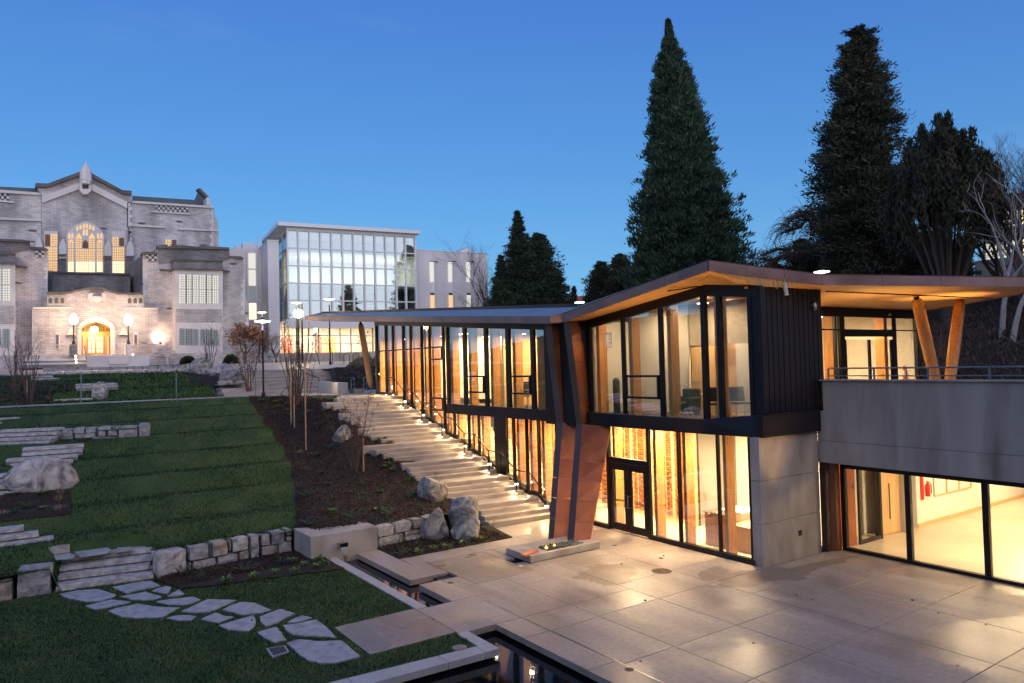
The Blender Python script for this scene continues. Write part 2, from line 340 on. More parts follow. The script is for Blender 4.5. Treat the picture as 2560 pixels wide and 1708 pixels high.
# kerbs of the lawn: along the channel and along the pool
kerb = thing('lawn_kerb', 'pale concrete kerb edging the lower lawn along channel and pool', 'kerb', (7.9,15.4,0))
for a, c in zip([15.38,16.9,18.5,19.9], [16.9,18.5,19.9,21.12]): MB().box(7.82,8.10,a+.004,c-.004,-.13,.012).build('kerb_stone', M_['kerb'], kerb, bevel=.006)
MB().box(7.76,8.03,12.62,13.45,-.13,.012).build('kerb_stone', M_['kerb'], kerb, bevel=.006)
def kq(x0, x1):
    yo = lambda x: 12.24+(8.03-x)*.035; yi = lambda x: 12.61+(7.9-x)*.07
    MB().prism([(x0,yo(x0)),(x1,yo(x1)),(x1,yi(x1)),(x0,yi(x0))], -.13, .012).build('kerb_stone', M_['kerb'], kerb, bevel=.006)
for a, c in ((7.71,8.03),(6.9,7.7),(5.1,6.89),(3.2,5.09),(1.2,3.19),(-1,1.19),(-3.5,-1.01)): kq(a, c)
pad = slab(5.87, 7.80, 13.56, 15.45, 'pad', .1, .004, 'entry_slab', kerb, z=.012)
tag(pad, '', '') if False else None

# ================================================================== terrain
CR = [(22.5,.62),(24.2,1.0),(26.5,1.5),(28.8,1.98),(31.2,2.45),(34,2.95),(37,3.4),(40,3.8),(42.7,4.1),(44.6,4.12),(47.6,4.68),(51.2,5.2),(55,5.58),(60,5.68),(75,6.1),(88,6.5),(130,7.2)]
def sm(t): t = min(1, max(0, t)); return t*t*(3-2*t)
def lawnz(Y):
    if Y < 22.5: return 0
    for (a, za), (c, zc) in zip(CR, CR[1:]):
        if Y <= c:
            if a >= 55 or a in (42.7,): return za+(zc-za)*(Y-a)/(c-a)
            w = .52*(c-a)                                             # tread share, then a rounded bank
            z = za-(zc-za)*.14*sm(min(1, (Y-a)/w))
            return z if Y < a+w else z+(zc-za)*1.14*sm((Y-a-w)/(c-a-w))
    return 7.2
def sectz(Y): return max(.0, min(4.1, (Y-21.35)*.3095))
XE = [(22.4,7.4),(25.9,8.5),(29.2,9.4),(33,10.0),(36.8,10.5),(40,11),(43,11.5),(60,12)]
def xedge(Y): return float(np.interp(Y, [a for a,_ in XE], [b for _,b in XE]))
def bankz(Y): return float(np.interp(Y, [0,44,45,52,57,62,75,88,130], [4.1,4.1,4.15,5.55,5.6,6.0,6.3,6.55,7.2]))
def T(X, Y):
    if 1.0 < X < 3.44 and Y < 23.95: return max(0, (Y-22.6)*.42-.06)
    l = lawnz(Y); e = xedge(Y)
    if Y < 43:
        lin = .62+max(0,(Y-21.6))*.163; s = max(sectz(Y)-.06, .60 if X < 12.4 else 0)
        if X <= e-.25: z = l
        elif X < e+.5: z = l+(lin-l)*sm((X-e+.25)/.75)
        else: z = lin+(s-lin)*sm((X-e-.5)/(13.2-e-.5))
        return z
    if X < 12: return l
    b = bankz(Y) if Y > 44 else 4.1
    if X > 17: return b
    return l+(b-l)*(X-12)/5
def hitT(px, py, f=T):
    r = ray(px, py); t = .005; 
    while t < .3:
        p = C0+r*t/1.0*.06*FPX/100 if False else C0+r*(t)
        if p[1] > 22 and p[2] < f(p[0], p[1]): break
        t *= 1.004
    lo, hi = t/1.004, t
    for _ in range(18):
        m = (lo+hi)/2; p = C0+r*m
        if p[2] < f(p[0], p[1]): hi = m
        else: lo = m
    return C0+r*hi
def inpoly(x, y, P):
    c = False; j = len(P)-1
    for i in range(len(P)):
        if (P[i][1] > y) != (P[j][1] > y) and x < (P[j][0]-P[i][0])*(y-P[i][1])/(P[j][1]-P[i][1])+P[i][0]: c = not c
        j = i
    return c
def strip(name, m, xl, xr, ys, nx, lift=0, f=T, bumpf=None):
    v, fc = [], []
    for j, y in enumerate(ys):
        a, c = xl(y), xr(y)
        for i in range(nx+1):
            x = a+(c-a)*i/nx; z = f(x, y)+lift
            if bumpf: z += bumpf(x, y)
            v.append((x, y, z))
    for j in range(len(ys)-1):
        for i in range(nx): k = j*(nx+1)+i; fc.append((k, k+1, k+nx+2, k+nx+1))
    o = mkobj(name, v, fc, m, smooth=True); o['kind'] = 'structure'; return o
from mathutils import noise as mn
def bn(a, s): return lambda x, y: a*mn.noise(Vector((x*s, y*s, .3)))+a*.5*mn.noise(Vector((x*s*3, y*s*3, 5)))
fr = lambda a, b, n: [a+(b-a)*i/n for i in range(n+1)]
lawn_low = strip('lower_lawn', M_['grass'], lambda y: -12, lambda y: 7.80 if y > 12.9 else 7.72, fr(12.55, 22.6, 40), 60, -.012, lambda x, y: 0, bn(.012, 1.2))
slope = strip('terraced_lawn', M_['grass'], lambda y: -10, xedge, fr(22.55, 42.75, 160), 70, 0, T, bn(.035, .8))
mulch = strip('mulch_slope', M_['mulch'], lambda y: xedge(y)-.02, lambda y: 13.3 if y < 23 else (15.3 if y > 34.2 else 13.9), fr(21.55, 43.2, 150), 50, .015, T, bn(.05, 2.2))
upl = strip('upper_lawn', M_['grass'], lambda y: -10, lambda y: 10.6-(y-44.5)*.02, fr(44.2, 55.3, 60), 50, .01, T, bn(.03, .8))
path = strip('concrete_path', M_['conc_dark'], lambda y: -12, lambda y: 13.5, [42.6,43,43.5,44.1], 20, .03)
far_l = strip('left_slope', M_['grass'], lambda y: -70, lambda y: -9.9, fr(-30,80,30), 8, -.02, lambda x, y: 0 if y < 22 else lawnz(y)+min(6, max(0, (-12-x)*.2)))
# polygons in the photograph laid on the terrain
def patch(name, m, P, lift=.03, step=.16, f=T, hit=None, kind='structure', bump=None, clipY=None):
    W_ = [ (hit or hitT)(*p) for p in P ]; poly = [(w[0], w[1]) for w in W_]
    x0, x1 = min(p[0] for p in poly), max(p[0] for p in poly); y0, y1 = min(p[1] for p in poly), max(p[1] for p in poly)
    nx, ny = max(2, int((x1-x0)/step)), max(2, int((y1-y0)/step)); v, fc, ix = [], [], {}
    def vid(i, j):
        if (i, j) not in ix:
            x, y = x0+(x1-x0)*i/nx, y0+(y1-y0)*j/ny; ix[i, j] = len(v); v.append((x, y, f(x, y)+lift+(bump(x, y) if bump else 0)))
        return ix[i, j]
    for i in range(nx):
        for j in range(ny):
            if inpoly(x0+(x1-x0)*(i+.5)/nx, y0+(y1-y0)*(j+.5)/ny, poly): fc.append((vid(i,j), vid(i+1,j), vid(i+1,j+1), vid(i,j+1)))
    o = mkobj(name, v, fc, m, smooth=True); o['kind'] = kind; return o
z0 = lambda x, y: 0.
G0 = lambda a, b: G(a, b, 0)
bed1 = patch('lower_mulch_bed', M_['mulch'], [(386,1452),(452,1473),(545,1465),(646,1451),(760,1436),(862,1424),(818,1397),(815,1380),(700,1375),(600,1390),(470,1418)], .03, .1, z0, G0, bump=bn(.02, 3))
bed2 = MB().prism([(9.5,19.7),(13.5,19.7),(13.9,21.75),(9.5,21.7)], -.1, .03).build('stone_edged_mulch_bed', M_['mulch']); bed2['kind'] = 'structure'
bed3 = patch('left_mulch_bed', M_['mulch'], [(0,1245),(30,1228),(175,1224),(180,1288),(120,1293),(60,1300),(0,1306)], .05, .1, bump=bn(.02, 3))
bed4 = patch('upper_left_mulch_bed', M_['mulch'], [(-10,943),(70,945),(105,958),(185,962),(190,978),(132,984),(132,1004),(60,1015),(-10,1018)], .05, .25, bump=bn(.05, 2))
bed5 = patch('boulder_mulch_bed', M_['mulch'], [(470,930),(600,935),(615,962),(590,970),(560,966),(485,966),(472,950)], .06, .25, bump=bn(.04, 2))
# ---------------------------------------------------------------- upper plaza, steps, mulch bank
MB().box(-12,7.93,12.75,22.4,-.5,-.12).build('lawn_footing', M_['liner'], lin)
upz = lambda x, y: T(x, y)
plz = strip('upper_plaza', M_['step'], lambda y: -40, lambda y: 70, fr(55.25, 92, 30), 60, .0)
cst = thing('concrete_steps', 'broad shallow concrete steps rising from the landing toward the library plaza', 'steps', (14,45,4.1))
for k in range(7):
    y = 45.2+k*1.5; z = 4.1+.21*(k+1)
    MB().box(10.7+.25*k, 17.4+.55*k, y, y+1.52 if k < 6 else 56, z-.5, z).build('step', M_['step'], cst, bevel=.01)
lnd = MB().prism([(9.4,43.2),(12.6,42.5),(15.1,40.2),(15.0,38.0),(13.2,34.3),(13.2,33.8),(16.9,33.8),(16.9,37.2),(24,37.2),(24,45.4),(9.4,45.4)], 3.2, 4.12).build('upper_landing', M_['step']); lnd['kind'] = 'structure'
bank = strip('upper_mulch_bank', M_['mulch'], lambda y: 17.3+(y-45)*.35, lambda y: 60, fr(45.0, 53.4, 30), 40, .04, lambda x, y: bankz(y), bn(.06, 1.5))
fp = strip('far_footpath', M_['kerb'], lambda y: 20, lambda y: 60, [53.3, 54.5, 55.6], 10, .03, lambda x, y: bankz(y))
bank2 = strip('far_planting_bed', M_['mulch'], lambda y: 22.5+(y-56)*.5, lambda y: 60, fr(56.4, 64, 20), 40, .10, lambda x, y: bankz(y), bn(.1, 1))
# ================================================================== big stair beside the building
stair = thing('outdoor_stair', 'long flight of pale concrete steps and landings climbing beside the glass wall', 'stairs', (15,21.2,0))
XL = {1:13.75,2:13.8,3:13.85,4:13.9, 5:13.5,6:13.4,7:13.3,8:13.75, 9:13.0,10:12.98,11:13.05,12:13.85, 13:13.0,14:12.7,15:12.4,16:13.75, 17:13.3,18:13.0,19:12.8,20:13.65, 21:13.1,22:12.9,23:12.8,24:13.5, 25:13.0,26:12.8,27:12.6}
XL2 = {16:12.15, 20:12.7, 24:12.6, 12:12.9, 8:13.4}
YS = [0]+[21.2+1.9*((j-1)//4)+(0,.33,.66,1.0)[(j-1)%4] for j in range(1, 29)]
slant = lambda x: (16.4-x)*.10
for j in range(1, 28):
    z = .147*j; ya = YS[j]; yb = YS[j+1]+.12 if j < 27 else YS[j+1]+.3
    a = XL2.get(j, XL[j]); 
    P = [(a, ya+slant(a)), (16.46, ya), (16.46, yb), (a, yb+slant(a))]
    if j in XL2:                                     # landing: the soil wedge bites into its left end
        P = [(a, ya+slant(a)), (16.46, ya), (16.46, yb), (XL[j], yb+slant(XL[j])), (XL[j]+.0, ya+.42+slant(XL[j])), (a+.1, ya+.38+slant(a))]
    MB().prism(P, z-.30, z).build('step', M_['step'], stair, bevel=.012)
# kerb under the glass wall, following the landings
kc = MB(); prof = []
for k in range(8):
    prof += [(21.35+1.9*k*1.03+ (0 if k == 0 else 0), .147*4*k+.05)]
KP = [(19.0,.05),(21.6,.05),(22.5,.62),(23.5,.64),(24.7,1.16),(25.45,1.19),(26.8,1.84),(27.6,1.92),(28.8,2.42),(29.65,2.48),(30.8,3.02),(31.6,3.06),(32.55,3.58),(33.65,3.66),(34.9,4.18),(37.05,4.19)]
def kz(Y): return float(np.interp(Y, [a for a,_ in KP], [b for _,b in KP]))
for (a, za), (c, zc) in zip(KP[1:], KP[2:]):
    kc.add([(16.45,a,za-1),(16.66,a,za-1),(16.66,c,zc-1),(16.45,c,zc-1),(16.45,a,za-.05),(16.66,a,za-.05),(16.66,c,zc-.05),(16.45,c,zc-.05)], [(3,2,1,0),(4,5,6,7),(0,1,5,4),(1,2,6,5),(2,3,7,6),(3,0,4,7)])
kc.build('side_kerb', M_['step'], stair)
# handrail
hr = thing('stair_handrail', 'dark metal handrail on thin posts stepping up the stair beside the glass', 'handrail', (16.1,22.3,.59))
rail = []
for k in range(7):
    zl = .588*(k+1); y = 22.2+1.9*k+.12
    p1 = (16.12, y, zl); p2 = (16.12, y+.82, zl+.0)
    for p in (p1, p2):
        MB().bar(p, (p[0], p[1], p[2]+.93), .035).build('post', M_['rail'], hr)
        st = MB().box(p[0]-.06, p[0]+.0, p[1]-.03, p[1]+.03, p[2]+.05, p[2]+.08).build('step_lamp', M_['steplamp'], hr)
        light('step_light', 'SPOT', (p[0]-.12, p[1], p[2]+.16), 26, WARM2, hr, .05, rot=(0, math.radians(66), 0), spot=150, blend=.8)
    rail += [(16.12, y-.05, zl+.95), (16.12, y+.86, zl+.95)]
rail = [(16.12, 21.3, .95), (16.12, 21.5, .98)]+rail
MB().tube(rail, .022, 8).build('top_rail', M_['rail'], hr)
for k in range(7):
    zl = .588*k+.294; y = 21.2+1.9*k+.45
    MB().box(16.36,16.46,y-.05,y+.05,zl+.02,zl+.07).build('step_lamp', M_['steplamp'], hr)
    light('step_light', 'SPOT', (16.28, y, zl+.14), 26, WARM2, hr, .05, rot=(0, math.radians(68), 0), spot=150, blend=.8)
# ================================================================== split granite walls and steps
def stone(x0, x1, z0_, z1_, P0, P1, depth, par, name='stone', seed=0, m='granite', lean=0):
    """a quarry-split block between fractions x0..x1 of the line P0->P1, subdivided and roughened"""
    rnd = random.Random(seed); d = Vector((P1[0]-P0[0], P1[1]-P0[1], 0)); L = d.length; d.normalize(); n = Vector((-d.y, d.x, 0))
    g = .012; a, c = x0*L+g, x1*L-g; o = Vector((P0[0], P0[1], 0)); out = rnd.uniform(-.03, .04)
    if c-a < .03: c = a+.03
    nx = max(1, int((c-a)/.16)); nz = max(1, int((z1_-z0_)/.14)); ny = 3
    bm = MB(); idx = {}
    def key(i, j, k):
        if (i,j,k) in idx: return idx[i,j,k]
        u, w, h = i/nx, j/ny, k/nz; ed = .022
        x = a+(c-a)*u; y = -out+(depth)*w; z = z0_+g*.5+(z1_-z0_-g)*h
        if i in (0,nx): x += rnd.uniform(.0,.025)*(1 if i == 0 else -1)
        if k == nz: z -= rnd.uniform(0,.028 if name != 'step' else .006)
        if j == 0: y += rnd.uniform(-.02,.022) if k < nz or name != 'step' else .004
        e = (i in (0,nx))+(j in (0,ny))+(k in (0,nz))
        if e >= 2:
            if i == 0: x += ed*.7
            if i == nx: x -= ed*.7
            if k == nz: z -= ed
            if j == 0: y += ed
        p = o+d*(x+lean*h)+n*y; idx[i,j,k] = len(bm.v); bm.v.append((p.x, p.y, z)); return idx[i,j,k]
    def quad(a_,b_,c_,d_): bm.f.append((key(*a_),key(*b_),key(*c_),key(*d_)))
    for i in range(nx):
        for k in range(nz): quad((i,0,k),(i+1,0,k),(i+1,0,k+1),(i,0,k+1)); quad((i+1,ny,k),(i,ny,k),(i,ny,k+1),(i+1,ny,k+1))
        for j in range(ny): quad((i,j,nz),(i+1,j,nz),(i+1,j+1,nz),(i,j+1,nz)); quad((i,j+1,0),(i+1,j+1,0),(i+1,j,0),(i,j,0))
    for j in range(ny):
        for k in range(nz): quad((0,j+1,k),(0,j,k),(0,j,k+1),(0,j+1,k+1)); quad((nx,j,k),(nx,j+1,k),(nx,j+1,k+1),(nx,j,k+1))
    return bm.build(name, M_[m], par)
gshade = [mat('granite_%s' % nm, [tuple(c*k*t for c, t in zip(q, tint)) for q in ((.20,.19,.185),(.31,.30,.29),(.43,.42,.40))], 6, 10, .8, bump=.9, bscale=14) for nm, k, tint in (('grey',.95,(1,1,1.03)),('pale',1.25,(1.02,1,.97)),('buff',.9,(1.12,1.0,.84)),('blue',.75,(.95,1,1.08)))]
for i, g_ in enumerate(gshade): M_['g%d' % i] = g_
wall = thing('granite_retaining_wall', 'low retaining wall of stacked split granite blocks behind the mulch bed', 'stone wall', (5.8,22.4,0))
BL = [(415,735,.42,1),(737,763,.42,.98),(766,1035,.42,1),(1037,1097,.5,1),(1100,1390,.45,1),(1395,1562,.03,1),(1575,1742,.5,.98),(1750,2005,.45,1),(2010,2135,.74,1),(2010,2135,.5,.73),
      (415,468,-.03,.4),(475,850,-.06,.38),(852,1203,-.05,.41),(1100,1215,.41,.45),(1210,1393,.05,.43),(1580,1836,.08,.48),(1840,1866,.12,.46),(1870,2135,.03,.49),(1585,1868,-.1,.07),(1210,1393,-.1,.04)]
for i, (a, c, b0, b1) in enumerate(BL):
    stone((a-415)/1720, (c-415)/1720, b0*.70, b1*.70+.01*(i % 3), (4.28,22.32), (7.33,22.62), .42, wall, seed=i, m='g%d' % ((i*7+i//3) % 4))
stone(0, 1, -.05, .68, (3.44,22.19), (4.25,22.31), .6, wall, 'corner_stone', 77, 'g1')
sw = thing('granite_wall_beside_boulders', 'short granite block wall between the water spout and the boulders', 'stone wall', (10.6,21.4,0))
for i, (a, c, b0, b1) in enumerate([(905,1056,.5,1),(1060,1212,.5,1),(1222,1328,.55,1),(1331,1500,.32,1),(912,1128,-.05,.5),(1140,1330,.3,.52),(1140,1290,.02,.28),(1292,1450,.02,.3),(1120,1138,.05,.5)]):
    stone((a-905)/595, (c-905)/595, b0*.68, b1*.68, (9.5,21.22), (12.05,21.62), .42, sw, seed=40+i, m='g%d' % ((i*5+1) % 3))
# water spout block
sp = thing('water_spout_wall', 'smooth concrete block with a steel spout pouring water into the channel', 'water feature', (8.45,21.3,0))
MB().prism([(7.37,21.16),(9.48,21.16),(9.48,22.15),(7.37,22.65)], -.3, .70).build('block', M_['conc'], sp, bevel=.012)
MB().box(8.18,8.46,20.98,21.16,.26,.275).box(8.18,8.195,20.98,21.16,.275,.40).box(8.445,8.46,20.98,21.16,.275,.40).box(8.18,8.46,20.98,21.16,.40,.412).build('spout', M_['steel'], sp)
MB().box(8.20,8.44,21.10,21.159,.277,.398).build('spout_mouth', M_['liner'], sp)
MB().add([(8.2,20.985,.30),(8.44,20.985,.30),(8.44,20.965,.29),(8.2,20.965,.29),(8.25,20.90,.05),(8.39,20.90,.05),(8.39,20.885,.05),(8.25,20.885,.05),(8.30,20.86,-.2),(8.34,20.86,-.2),(8.34,20.85,-.2),(8.30,20.85,-.2)],
         [(0,1,5,4),(1,2,6,5),(2,3,7,6),(3,0,4,7),(4,5,9,8),(5,6,10,9),(6,7,11,10),(7,4,8,11),(3,2,1,0),(8,9,10,11)]).build('falling_water', glassmat('falling_water', (.75,.70,.62), .12, .6, .1), sp)
# granite steps ---------------------------------------------------------
def flight(P0, P1, z, n, label, rise=.15, run=.36, shrink=None, seed=0, name='granite_steps'):
    th = thing(name, label, 'steps', (P0[0], P0[1], z)); d = Vector((P1[0]-P0[0], P1[1]-P0[1], 0)); L = d.length; d.normalize(); nn = Vector((-d.y, d.x, 0))
    for k in range(n):
        s0, s1 = (shrink[k] if shrink else (0, 0)); a = Vector((P0[0],P0[1],0))+d*s0+nn*(run*k); b = Vector((P1[0],P1[1],0))-d*s1+nn*(run*k)
        stone(0, 1, z+rise*k+(.028 if k else -.1), z+rise*(k+1), a, b, .60, th, 'step', seed*10+k, 'g1')
        if k: c0, c1 = a+nn*.07+d*.04, b+nn*.07-d*.04; MB().prism([tuple(c0[:2]), tuple(c1[:2]), tuple((c1+nn*.5)[:2]), tuple((c0+nn*.5)[:2])], z+rise*k-.08, z+rise*k+.03).build('shadow_gap_stone', M_['g3'], th)  # darker granite set back in the gap, its colour deepens the shadow line
    return th
flight((1.08,22.62), (3.40,22.21), 0, 4, 'four wide granite steps between two square blocks at the lower lawn', seed=1)
stone(0, 1, -.05, .70, (.26,22.72), (1.05,22.60), .6, wall, 'corner_stone', 78, 'g0')
lw = thing('left_granite_wall', 'granite wall with a red brick cap at the left edge of the photo', 'stone wall', (-.6,22.9,0))
for i, q in enumerate([(0,.5,-.05,.42),(.5,1,-.05,.45),(0,1,.43,.52)]): stone(q[0], q[1], q[2], q[3], (-2.0,22.95), (.22,22.72), .5, lw, seed=60+i, m='g%d' % (i+1))
for i in range(14): MB().rbox((-1.93+i*.155, 23.12-i*.0155), -.1, .147, .36, .53, .60).build('brick', M_.setdefault('brick', mat('dull_red_brick', [(.16,.06,.045),(.24,.10,.07)], 6, 5, .8)), lw)
def pflight(pl, pr, n, label, shrink=None, seed=0, rise=.15, run=.34):
    a, b = hitT(*pl), hitT(*pr); z = (a[2]+b[2])/2
    return flight((a[0],a[1]), (b[0],b[1]), z-.03, n, label, rise, run, shrink, seed)
pflight((-60,1391), (178,1380), 4, 'four granite steps at the left edge just above the lowest flight', [(0,0),(0,.35),(0,.7),(0,1.05)], 2)
pflight((-40,1243), (48,1236), 4, 'granite steps at the left edge running up behind the largest boulder', None, 3)
pflight((22,1168), (186,1158), 4, 'granite flight below the small wall with staggered ends', [(0,0),(-.15,-.15),(.3,-.3),(.3,-.35)], 4)
pflight((-40,1118), (124,1110), 4, 'granite flight ending against the small wall of fitted blocks', None, 5)
pflight((-60,1066), (8,1060), 2, 'two short granite steps at the far left of the terraced lawn', [(0,0),(0,-.7)], 6)
pflight((133,1003), (234,1000), 3, 'three granite steps left of the upright pale boulder', None, 7)
pflight((190,979), (300,975), 3, 'three granite steps behind the upright pale boulder', None, 8)
pflight((78,957), (194,953), 3, 'uppermost granite steps beside the dark planting strip', [(0,0),(.0,.9),(0,1.2)], 9)
a, b = hitT(124,1106), hitT(371,1092); mw = thing('fitted_granite_wall', 'small wall of fitted granite blocks set in the terraced lawn', 'stone wall', ((a[0]+b[0])/2, a[1], a[2]))
hh = (DP(371,1058, math.hypot(b[0],b[1]))[2]-b[2])
for i, (x0, x1, y0, y1, ln) in enumerate([(790,1170,.28,.93,-.05),(1150,1350,.62,1,0),(1352,1535,.62,1,0),(1180,1540,.33,.62,0),(1550,1790,.76,1,0),(1797,1930,.76,.99,0),(1555,1700,.36,.74,0),(1708,1885,.4,.74,0),(1935,2220,.80,.99,0),(1890,2222,.05,.78,0),(2228,2400,.06,1.12,0),(815,1020,-.05,.26,0),(1030,1465,-.02,.25,0),(1470,1885,.02,.36,0),(1185,1460,.26,.33,0),(1935,2222,.74,.80,0)]):
    stone((x0-790)/1610, (x1-790)/1610, a[2]-.1+y0*(hh+.1), a[2]-.1+y1*(hh+.1), (a[0],a[1]), (b[0],b[1]), .5, mw, seed=90+i, m='g%d' % ((i*3) % 3), lean=ln)
# long low granite wall in front of the library plaza
a, b = VY(116,935,56.2), VY(478,930,56.2); gw = thing('long_granite_kerb_wall', 'long low wall of pale granite blocks in front of the library steps', 'stone wall', ((a[0]+b[0])/2,56.2,5.5))
xs = [a[0]+(b[0]-a[0])*i/9 for i in range(10)]
for i in range(9):
    stone(0, 1, 5.35, 5.85, (xs[i],56.2), (xs[i+1],56.2), .6, gw, seed=120+i, m='g1'); stone(0, 1, 5.86, 6.12, (xs[i]-.2,56.35), (xs[i+1]-.2,56.35), .6, gw, seed=140+i, m='g0')
# ================================================================== flagstones
FL = [[(365,500),(420,490),(480,478),(600,470),(712,505),(690,520),(620,545),(530,547),(430,530),(390,517)],[(685,458),(760,445),(830,430),(920,420),(985,450),(940,460),(830,480),(780,497)],[(930,483),(960,467),(1020,452),(1050,460),(1030,497),(980,492)],
[(1025,515),(1060,490),(1095,473),(1128,500),(1080,512)],[(735,517),(830,500),(890,487),(990,518),(940,535),(880,537),(800,533)],[(522,573),(600,555),(680,535),(800,548),(760,560),(690,575),(620,590),(575,595)],[(955,547),(1040,533),(1180,518),(1228,535),(1180,555),(1130,567),(1040,565),(1000,558)],
[(662,605),(720,585),(850,560),(930,575),(1000,582),(1100,583),(1060,605),(990,643),(850,647),(750,640)],[(1110,607),(1180,575),(1270,533),(1445,537),(1400,560),(1280,610),(1190,613)],[(1018,648),(1080,632),(1150,630),(1200,638),(1165,662),(1090,660)],[(1228,655),(1320,615),(1370,635),(1430,640),(1340,675),(1290,668)],
[(1360,597),(1410,570),(1480,548),(1560,555),(1660,597),(1600,615),(1480,627),(1410,610)],[(1338,692),(1430,665),(1550,630),(1567,670),(1560,695),(1520,728),(1400,720)],[(1587,640),(1640,620),(1720,592),(1808,620),(1760,640),(1690,680),(1625,698),(1595,668)],[(1755,675),(1800,650),(1850,632),(1910,645),(1860,660),(1800,675)],
[(1730,692),(1800,685),(1935,657),(1970,680),(2060,765),(1960,760),(1800,750),(1760,730)],[(1575,735),(1640,715),(1690,700),(1710,725),(1755,780),(1680,797),(1620,770)],[(1752,800),(1830,778),(1960,790),(2090,785),(2140,825),(2205,882),(2060,920),(1960,922),(1880,905),(1810,850)]]
ft = thing('flagstone_path', 'irregular grey flagstones curving across the lower lawn to the concrete slab', 'stone path', (4,19,0)); FLW = []
def flag(P, z, par):
    w = [G(p[0]/2.448, 1280+p[1]/2.448, z) for p in P]; q = [(a[0], a[1]) for a in w]; FLW.append(q); out = []
    for i in range(len(q)):                                   # chipped, slightly uneven edge
        a, b = Vector(q[i]), Vector(q[(i+1) % len(q)]); out.append(tuple(a)); k = max(1, int((b-a).length/.12))
        for j in range(1, k):
            p = a.lerp(b, j/k); nrm = Vector((-(b-a).y, (b-a).x)).normalized(); out.append(tuple(p+nrm*random.uniform(-.012,.012)))
    MB().prism(out, z-.06, z).build('flagstone', M_['flag'], par, bevel=.006)
for P in FL: flag(P, .022, ft)
ft2 = thing('upper_flagstones', 'three flagstones in the grass above the lowest granite steps', 'stone path', (1.8,24.2,.6))
for P in ([(330,265),(430,250),(460,262),(440,277),(340,283)],[(455,243),(660,217),(680,230),(660,242),(490,268)],[(700,235),(720,217),(805,213),(800,225),(740,235)]):
    flag(P, .70, ft2)
# valve box, grates, plugs
vb = thing('valve_box', 'grey square valve box lid set in the lawn beside the last flagstones', 'valve box', (4.5,15,0))
c = [G(1630/2.448,1280+835/2.448,.02), G(1745/2.448,1280+816/2.448,.02), G(1770/2.448,1280+855/2.448,.02), G(1665/2.448,1280+885/2.448,.02)]
q = [(p[0],p[1]) for p in c]; ctr = np.mean(q, axis=0); MB().prism(q, -.05, .02).build('frame', M_['kerb'], vb)
MB().prism([tuple(ctr+(np.array(p)-ctr)*.8) for p in q], -.05, .028).build('lid', M_['plastic'], vb)
mh = thing('round_grate', 'round cast iron drain grate in the plaza in front of the lit lobby', 'drain grate', (14.37,13.98,0))
MB().lathe([(.27,-.02),(.27,.004),(.235,.006),(.235,-.01)], (14.37,13.98,0), 32).build('rim', mat('rusty_iron', [(.12,.07,.045),(.20,.13,.09)], 8, 5, .7, .4), mh)
for i in range(-6, 7):
    w = math.sqrt(max(.0, .23**2-(i*.034)**2)); MB().box(14.37+i*.034-.009, 14.37+i*.034+.009, 13.98-w, 13.98+w, -.01, .008).build('grate_bar', mh.children[0].data.materials[0], mh)
for i, (a_, b_, nm) in enumerate(((1573,1674,'small round drain plug beside the slot drain'),(922,1458,'round drain plug on the platform over the channel'))):
    p = G(a_, b_, 0) if i == 0 else G(1126,1457,0); o = MB().lathe([(.085,0),(.085,.006),(.07,.009)], (p[0],p[1],0), 20).build('drain_plug', mh.children[0].data.materials[0]); tag(o, nm, 'drain plug')
p = G(1148,1621,0); o = MB().lathe([(.15,0),(.15,.02),(.12,.03)], (p[0],p[1],0), 24).build('lawn_light', M_['conc_dark']); tag(o, 'round steel in-ground light in the grass strip beside the pool corner', 'ground light')
# ================================================================== fire and water plinth under the copper legs
pl = thing('pebble_plinth', 'concrete plinth with black pebbles and a copper trough at the foot of the copper legs', 'plinth', (13.3,17.4,0))
for b_ in ((12.17,14.75,16.86,17.02,0,.19),(12.17,12.9,17.02,17.55,0,.19),(12.17,14.75,17.55,18.10,0,.19),(14.3,14.75,17.02,17.55,0,.19),(12.9,14.3,17.02,17.55,0,.13)):
    MB().box(b_[0]+.001,b_[1]-.001,b_[2]+.001,b_[3]-.001,b_[4],b_[5]).build('plinth_block', M_['conc'], pl, bevel=.006)
MB().bar((11.98,16.98,.21),(12.62,17.2,.21), .20, .05).build('copper_trough', mat('bright_copper_trough', (.75,.22,.09), rough=.35, metal=.5), pl)
pb = MB()
for i in range(420):
    x, y = random.uniform(12.93,14.27), random.uniform(17.05,17.52); r = random.uniform(.025,.05); b0 = len(pb.v)
    pb.lathe([(r*.55,-r*.5),(r,0),(r*.6,r*.5)], (x, y, .15+random.uniform(0,.06)), 6)
for x, y, h in ((12.98,17.2,.10),(13.35,17.28,.07)): MB().lathe([(.03,0),(.045,.02),(.02,h*.6),(.003,h)], (x,y,.2), 7).build('flame', M_.setdefault('flame', emis('small_flame', (1,.42,.08), 6)), pl)
o = pb.build('pebbles', M_['pebble'], pl, kind='stuff')
